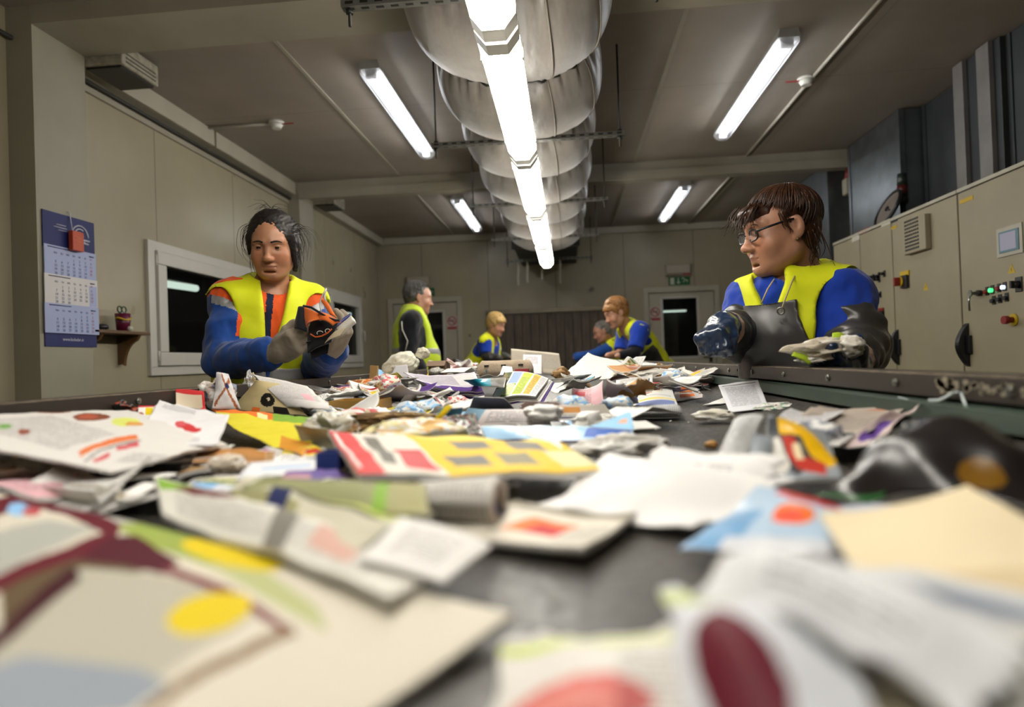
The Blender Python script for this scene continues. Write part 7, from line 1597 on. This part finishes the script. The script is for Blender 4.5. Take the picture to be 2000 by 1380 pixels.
    # sleeve guards
    for q, a0, r0, r1, sd in (('R', .62, .060, .046, 31), ('L', .48, .066, .050, 32)):
        sh, el, w_ = J['sh'+q], J['el'+q], J['wr'+q]; a = sh+(el-sh)*a0; b = el+(w_-el)*.74; F_ = grid_for({'a': a, 'b': b, 'c': el}, 'abc', .12, .006)
        F_.cap(a, el, r0+.008, r0+.006, .03); F_.cap(el, b, r0+.006, r1, .03); F_.cap(a-unit(el-sh)*.04, a+unit(el-sh)*.015, r0-.012, r0-.010, .005, 'sub')
        F_.cut(lambda P: -((P-(a-unit(el-sh)*.012))@unit(el-sh))-.0 if False else np.where(np.linalg.norm(P-a, axis=-1) < .10, -((P-a)@unit(el-sh)), -.1)); F_.cut(lambda P: np.where(np.linalg.norm(P-b, axis=-1) < .10, (P-b)@unit(w_-el), -.1))
        ax = unit(w_-sh); skin_mesh('sleeve_guard', F_, m_rub, root, disp=lambda v: wrinkle(sd, .011, 11, (1, 1, 1))(v)+.006*np.sin(((v-a)@ax)*75+4*vnoise(v, 9, sd)), it=1)
    HR = ((unit(PY(1385, 662, 1.66)-J['wrR']), (.55, .35, -.75), (.6, -.8, 0)), dict(curls=(1.15, 1.2, 1.25, 1.25), tc=.8, tdir=(.8, .25, .5)))
    HL = ((unit(PY(1596, 716, 1.50)-J['wrL']), (0, .1, 1), (.1, -.9, .1)), dict(curls=(.35, .38, .42, .45), tc=.4, tdir=(.55, .5, .65)))
    glove(J, 'R', root, HR, m_glb, m_cuff, 1.0, .003, .0045, .06, 41, cuffg=.012, wr=.002); glove(J, 'L', root, HL, m_glb, m_cuff, 1.0, .003, .0045, .06, 42, cuffg=.012, wr=.002)
    return J
kk = NT('spectacle_lens'); tr = kk.n('ShaderNodeBsdfTransparent'); mx = kk.n('ShaderNodeMixShader', i_0=.08); kk.b.inputs['Roughness'].default_value = .03; kk.l(tr.outputs[0], mx.inputs[1]); kk.l(kk.b.outputs[0], mx.inputs[2]); kk.l(mx.outputs[0], kk.out.inputs[0]); m_lens = kk.m
JR = woman_right()
cl_ = crumple('crumpled_cloth', PY(1608, 680, 1.50), (.090, .035, .026), [hexc('c9bfae'), hexc('bfb39e'), hexc('d3ccc0')], 'cream crumpled tissue bundle held over the right rail', seed=61, rough=.45, rot=0, tilt=-.06, lowcut=False, cat='tissue')
crumple('crumpled_cloth', PY(1660, 676, 1.49), (.042, .03, .026), [hexc('cfc8bb'), WHT], 'pointed white end of tissue held in the blue glove', seed=62, rough=.4, lowcut=False, cat='tissue')
crumple('crumpled_cloth', PY(1585, 702, 1.49), (.034, .02, .008), [hexc('d3c5b4'), WHT], 'small pinkish tissue fold under the held bundle', seed=63, rough=.4, lowcut=False, cat='tissue')
m_lime = mat('lime_leaf', 'a7c02c', .4, var=.1)
for pts, lb in (([PY(1545, 695, 1.47), PY(1580, 712, 1.47), PY(1590, 706, 1.49), PY(1552, 684, 1.49)], 'lime green scrap sticking out under the held tissue'), ([PY(1624, 672, 1.48), PY(1650, 672, 1.48), PY(1652, 652, 1.50), PY(1626, 650, 1.50)], 'lime green scrap on top of the held tissue')):
    o_ = panel('green_scrap', pts, m_lime, None, .004, .002, (8, 6)); tag(o_, lb, 'scrap')

def simple_person(label, J, hairf, skin, st, garments, bust=0, s=1., belly=0., hands=None, fat=1., hs=1.0, brow='2a1c14'):
    root, L, body = person_base('p', J, label, hs=hs, fat=fat, skin=skin, bust=bust, s=s, belly=belly, step=.016, fine=.0045, hands=hands, brow=brow, eyekw=dict(look=(0, -.3), openness=.0035))
    hairf(root, L, J); garments(root, J); return root
def hair_short(c0, c1, vol=.010, low=-.06, front=.07, n=260, fringe=False):
    def f(root, L, J):
        mh = hairmat('hair_'+c1, c0, c1, .5); h, R = J['head'], J['hR']; F_ = Fld.uni(h-.16, h+.16, .006)
        F_.ell(L((0, -.020, .040)), (.074+vol, .093+vol, .082+vol), R, .01); F_.ell(L((0, -.05, low+.05)), (.070+vol*.5, .055+vol, .06), R, .03)
        if fringe: F_.ell(L((0, .062, .058)), (.055, .032, .03), R, .03)
        F_.ell(L((0, .115, -.035)), (.09, .09 if fringe else .105, .085 if fringe else .105), R, .008, 'sub'); F_.ell(L((0, .04, -.09)), (.12, .09, .08), R, .01, 'sub')
        for q in (-1, 1): F_.ell(L((q*.088, -.006, -.012)), (.028, .022, .036), R, .006, 'sub')
        hr = skin_mesh('hair', F_, mh, root, disp=lambda v: .004*vnoise(v*np.array([1, 1, .5]), 45, 3)+.002*vnoise(v*np.array([1, 1, .3]), 110, 4))
        g = MB(); strands(g, L, (0, -.02, .04), (.074+vol, .093+vol, .083+vol), (0, -.3, 1), n, .3, lambda ph, a, b, p: (1.25 if (a*math.cos(ph)+b*math.sin(ph))[1] > .4 else 1.5 if (a*math.cos(ph)+b*math.sin(ph))[1] > -.2 else 2.), .003, 9, .003, 8); g.build('hair_locks', mh, hr)
    return f
m_vy = m_hiv
# man in black sleeves with his side to us
J = joints(hip=(806, 742, 4.70), chest=(806, 660, 4.70), neck=(809, 611, 4.72), shR=(803, 628, 4.54), shL=(812, 626, 4.90), elR=(797, 690, 4.52), elL=(822, 695, 4.9), wrR=(822, 722, 4.48), wrL=(848, 728, 4.85), head=(817, 582, 4.72), front=(.96, .22, 0)); J['hR'] = headR(112, 8)
def gm(root, J):
    top_garment('sweater', J, m_blkc, root, 1.08, .010, (1.9, 1.9), .014, .014, 0, None, 51, .005, belly=.03)
    vest(J, root, clothmat('hi_vis_lime', 'b9cf2c', .7, .1, 600, .2, .1), m_refl, 1.08, .010, .030, 0, -.05, .5, None, 52, (-.10, -.28), (.085, .20, .20), (.03, -.085), .075, .03)
    pts = [J['shR']+np.array([-.05, -.075, .0]), J['shR']+np.array([-.045, -.085, -.06]), J['shR']+np.array([-.01, -.082, -.14]), J['elR']+np.array([.0, -.072, .02])]
    MB().tube(pts, .004, 6).build('white_piping', m_white, root)
simple_person('man with short grey hair, black sleeves and lime vest, standing left of the belt', J, hair_short('1f1d1b', '5d5a56', .005, -.05), 'a87a62', .010, gm, s=1.08, belly=.03, fat=1.1)
# blond woman bending over the belt
J = joints(hip=(908, 745, 6.85), chest=(948, 688, 6.8), neck=(959, 660, 6.78), shR=(946, 668, 6.64), shL=(960, 666, 6.95), elR=(950, 696, 6.6), elL=(972, 694, 6.95), wrR=(976, 699, 6.55), wrL=(994, 697, 6.8), head=(969, 634, 6.72), front=(.85, -.4, -.1)); J['hR'] = headR(62, 18)
def gm(root, J):
    top_garment('shirt', J, m_tee, root, .95, .010, (.8, .8), .018, .020, .8, None, 53, .004); vest(J, root, m_hiv, m_refl, .95, .010, .030, .8, -.2, .3, None, 54, (), (.07, .2, .12), (.012, -.06), .07)
    for q in 'LR':
        F_ = grid_for({'a': J['el'+q], 'b': J['wr'+q]}, 'ab', .10, .009); F_.cap(J['sh'+q]*.25+J['el'+q]*.75, J['el'+q], .05, .05, .02); F_.cap(J['el'+q], J['wr'+q], .05, .036, .02); skin_mesh('sleeve_guard', F_, m_rub, root, disp=wrinkle(55, .006, 14))
simple_person('blond woman in yellow vest and blue shirt bending over the far left of the belt', J, hair_short('8a6a36', 'c9a86a', .014, -.05, fringe=True), 'b98a70', .010, gm, bust=.8, s=.95, hs=.97)
# woman on the far right side, bending
J = joints(hip=(1292, 728, 5.75), chest=(1252, 672, 5.6), neck=(1226, 640, 5.52), shR=(1222, 650, 5.66), shL=(1250, 645, 5.34), elR=(1212, 690, 5.6), elL=(1240, 688, 5.25), wrR=(1188, 694, 5.5), wrL=(1208, 694, 5.2), head=(1203, 611, 5.44), front=(-.85, -.35, -.35)); J['hR'] = headR(-68, 22)
def gm(root, J):
    top_garment('shirt', J, m_tee, root, .98, .009, (.85, .85), .019, .022, .8, None, 56, .004)
    vest(J, root, m_hiv, m_refl, .98, .009, .030, .8, -.3, .3, None, 57, (), (.07, .2, .14), (.008, -.055), .07)
    R_ = J['R']; ch = J['chest']; F_ = grid_for(J, ('hip', 'chest', 'shL', 'shR'), .22, .009, .75); add_torso(F_, J, 1.0, .036, .8)
    F_.cut(lambda P: np.maximum(np.maximum(np.abs(((P-ch)@R_)[..., 0])-.22, ((P-ch)@R_)[..., 2]-.02), -((P-ch)@R_)[..., 1]-.02)); skin_mesh('apron', F_, m_rub, root, disp=wrinkle(58, .007, 8))
    F_ = grid_for({'a': J['elL'], 'b': J['wrL']}, 'ab', .10, .008); F_.cap(J['shL']*.4+J['elL']*.6, J['elL'], .046, .046, .02); F_.cap(J['elL'], J['elL']+(J['wrL']-J['elL'])*.8, .046, .036, .02); skin_mesh('black_sleeve', F_, m_blkc, root)
simple_person('woman with reddish blond hair, blue shirt and dark apron, bending over the far belt', J, hair_short('5f3c1a', 'a8763e', .013, -.06, fringe=True), 'b98a70', .010, gm, bust=.8, s=.98)
# older man reaching across behind her
J = joints(hip=(1236, 735, 7.75), chest=(1206, 690, 7.65), neck=(1192, 668, 7.6), shR=(1184, 678, 7.75), shL=(1194, 677, 7.42), elR=(1160, 694, 7.7), elL=(1158, 694, 7.35), wrR=(1125, 697, 7.7), wrL=(1124, 698, 7.3), head=(1176, 648, 7.5), front=(-.9, -.25, -.3)); J['hR'] = headR(-80, 18)
def gm(root, J):
    top_garment('jacket', J, clothmat('jacket_mid_blue', '1d4a94', .8), root, 1.02, .011, (1.9, 1.9), .012, .014, 0, None, 59, .004); vest(J, root, m_hiv, m_refl, 1.02, .011, .024, 0, -.2, .3, None, 60, (), (.06, .2, .12), (.0, -.06), .075)
    F_ = grid_for({'a': J['shL']}, 'a', .12, .009); F_.ell(J['shL']+np.array([.02, -.01, .0]), (.062, .07, .035), None, .02); skin_mesh('orange_shoulder', F_, m_org, root)
simple_person('grey-haired man in blue jacket and yellow vest stretching an arm across the belt', J, hair_short('4a4540', '8d877f', .004, -.05), 'b07e66', .010, gm, s=1.02)
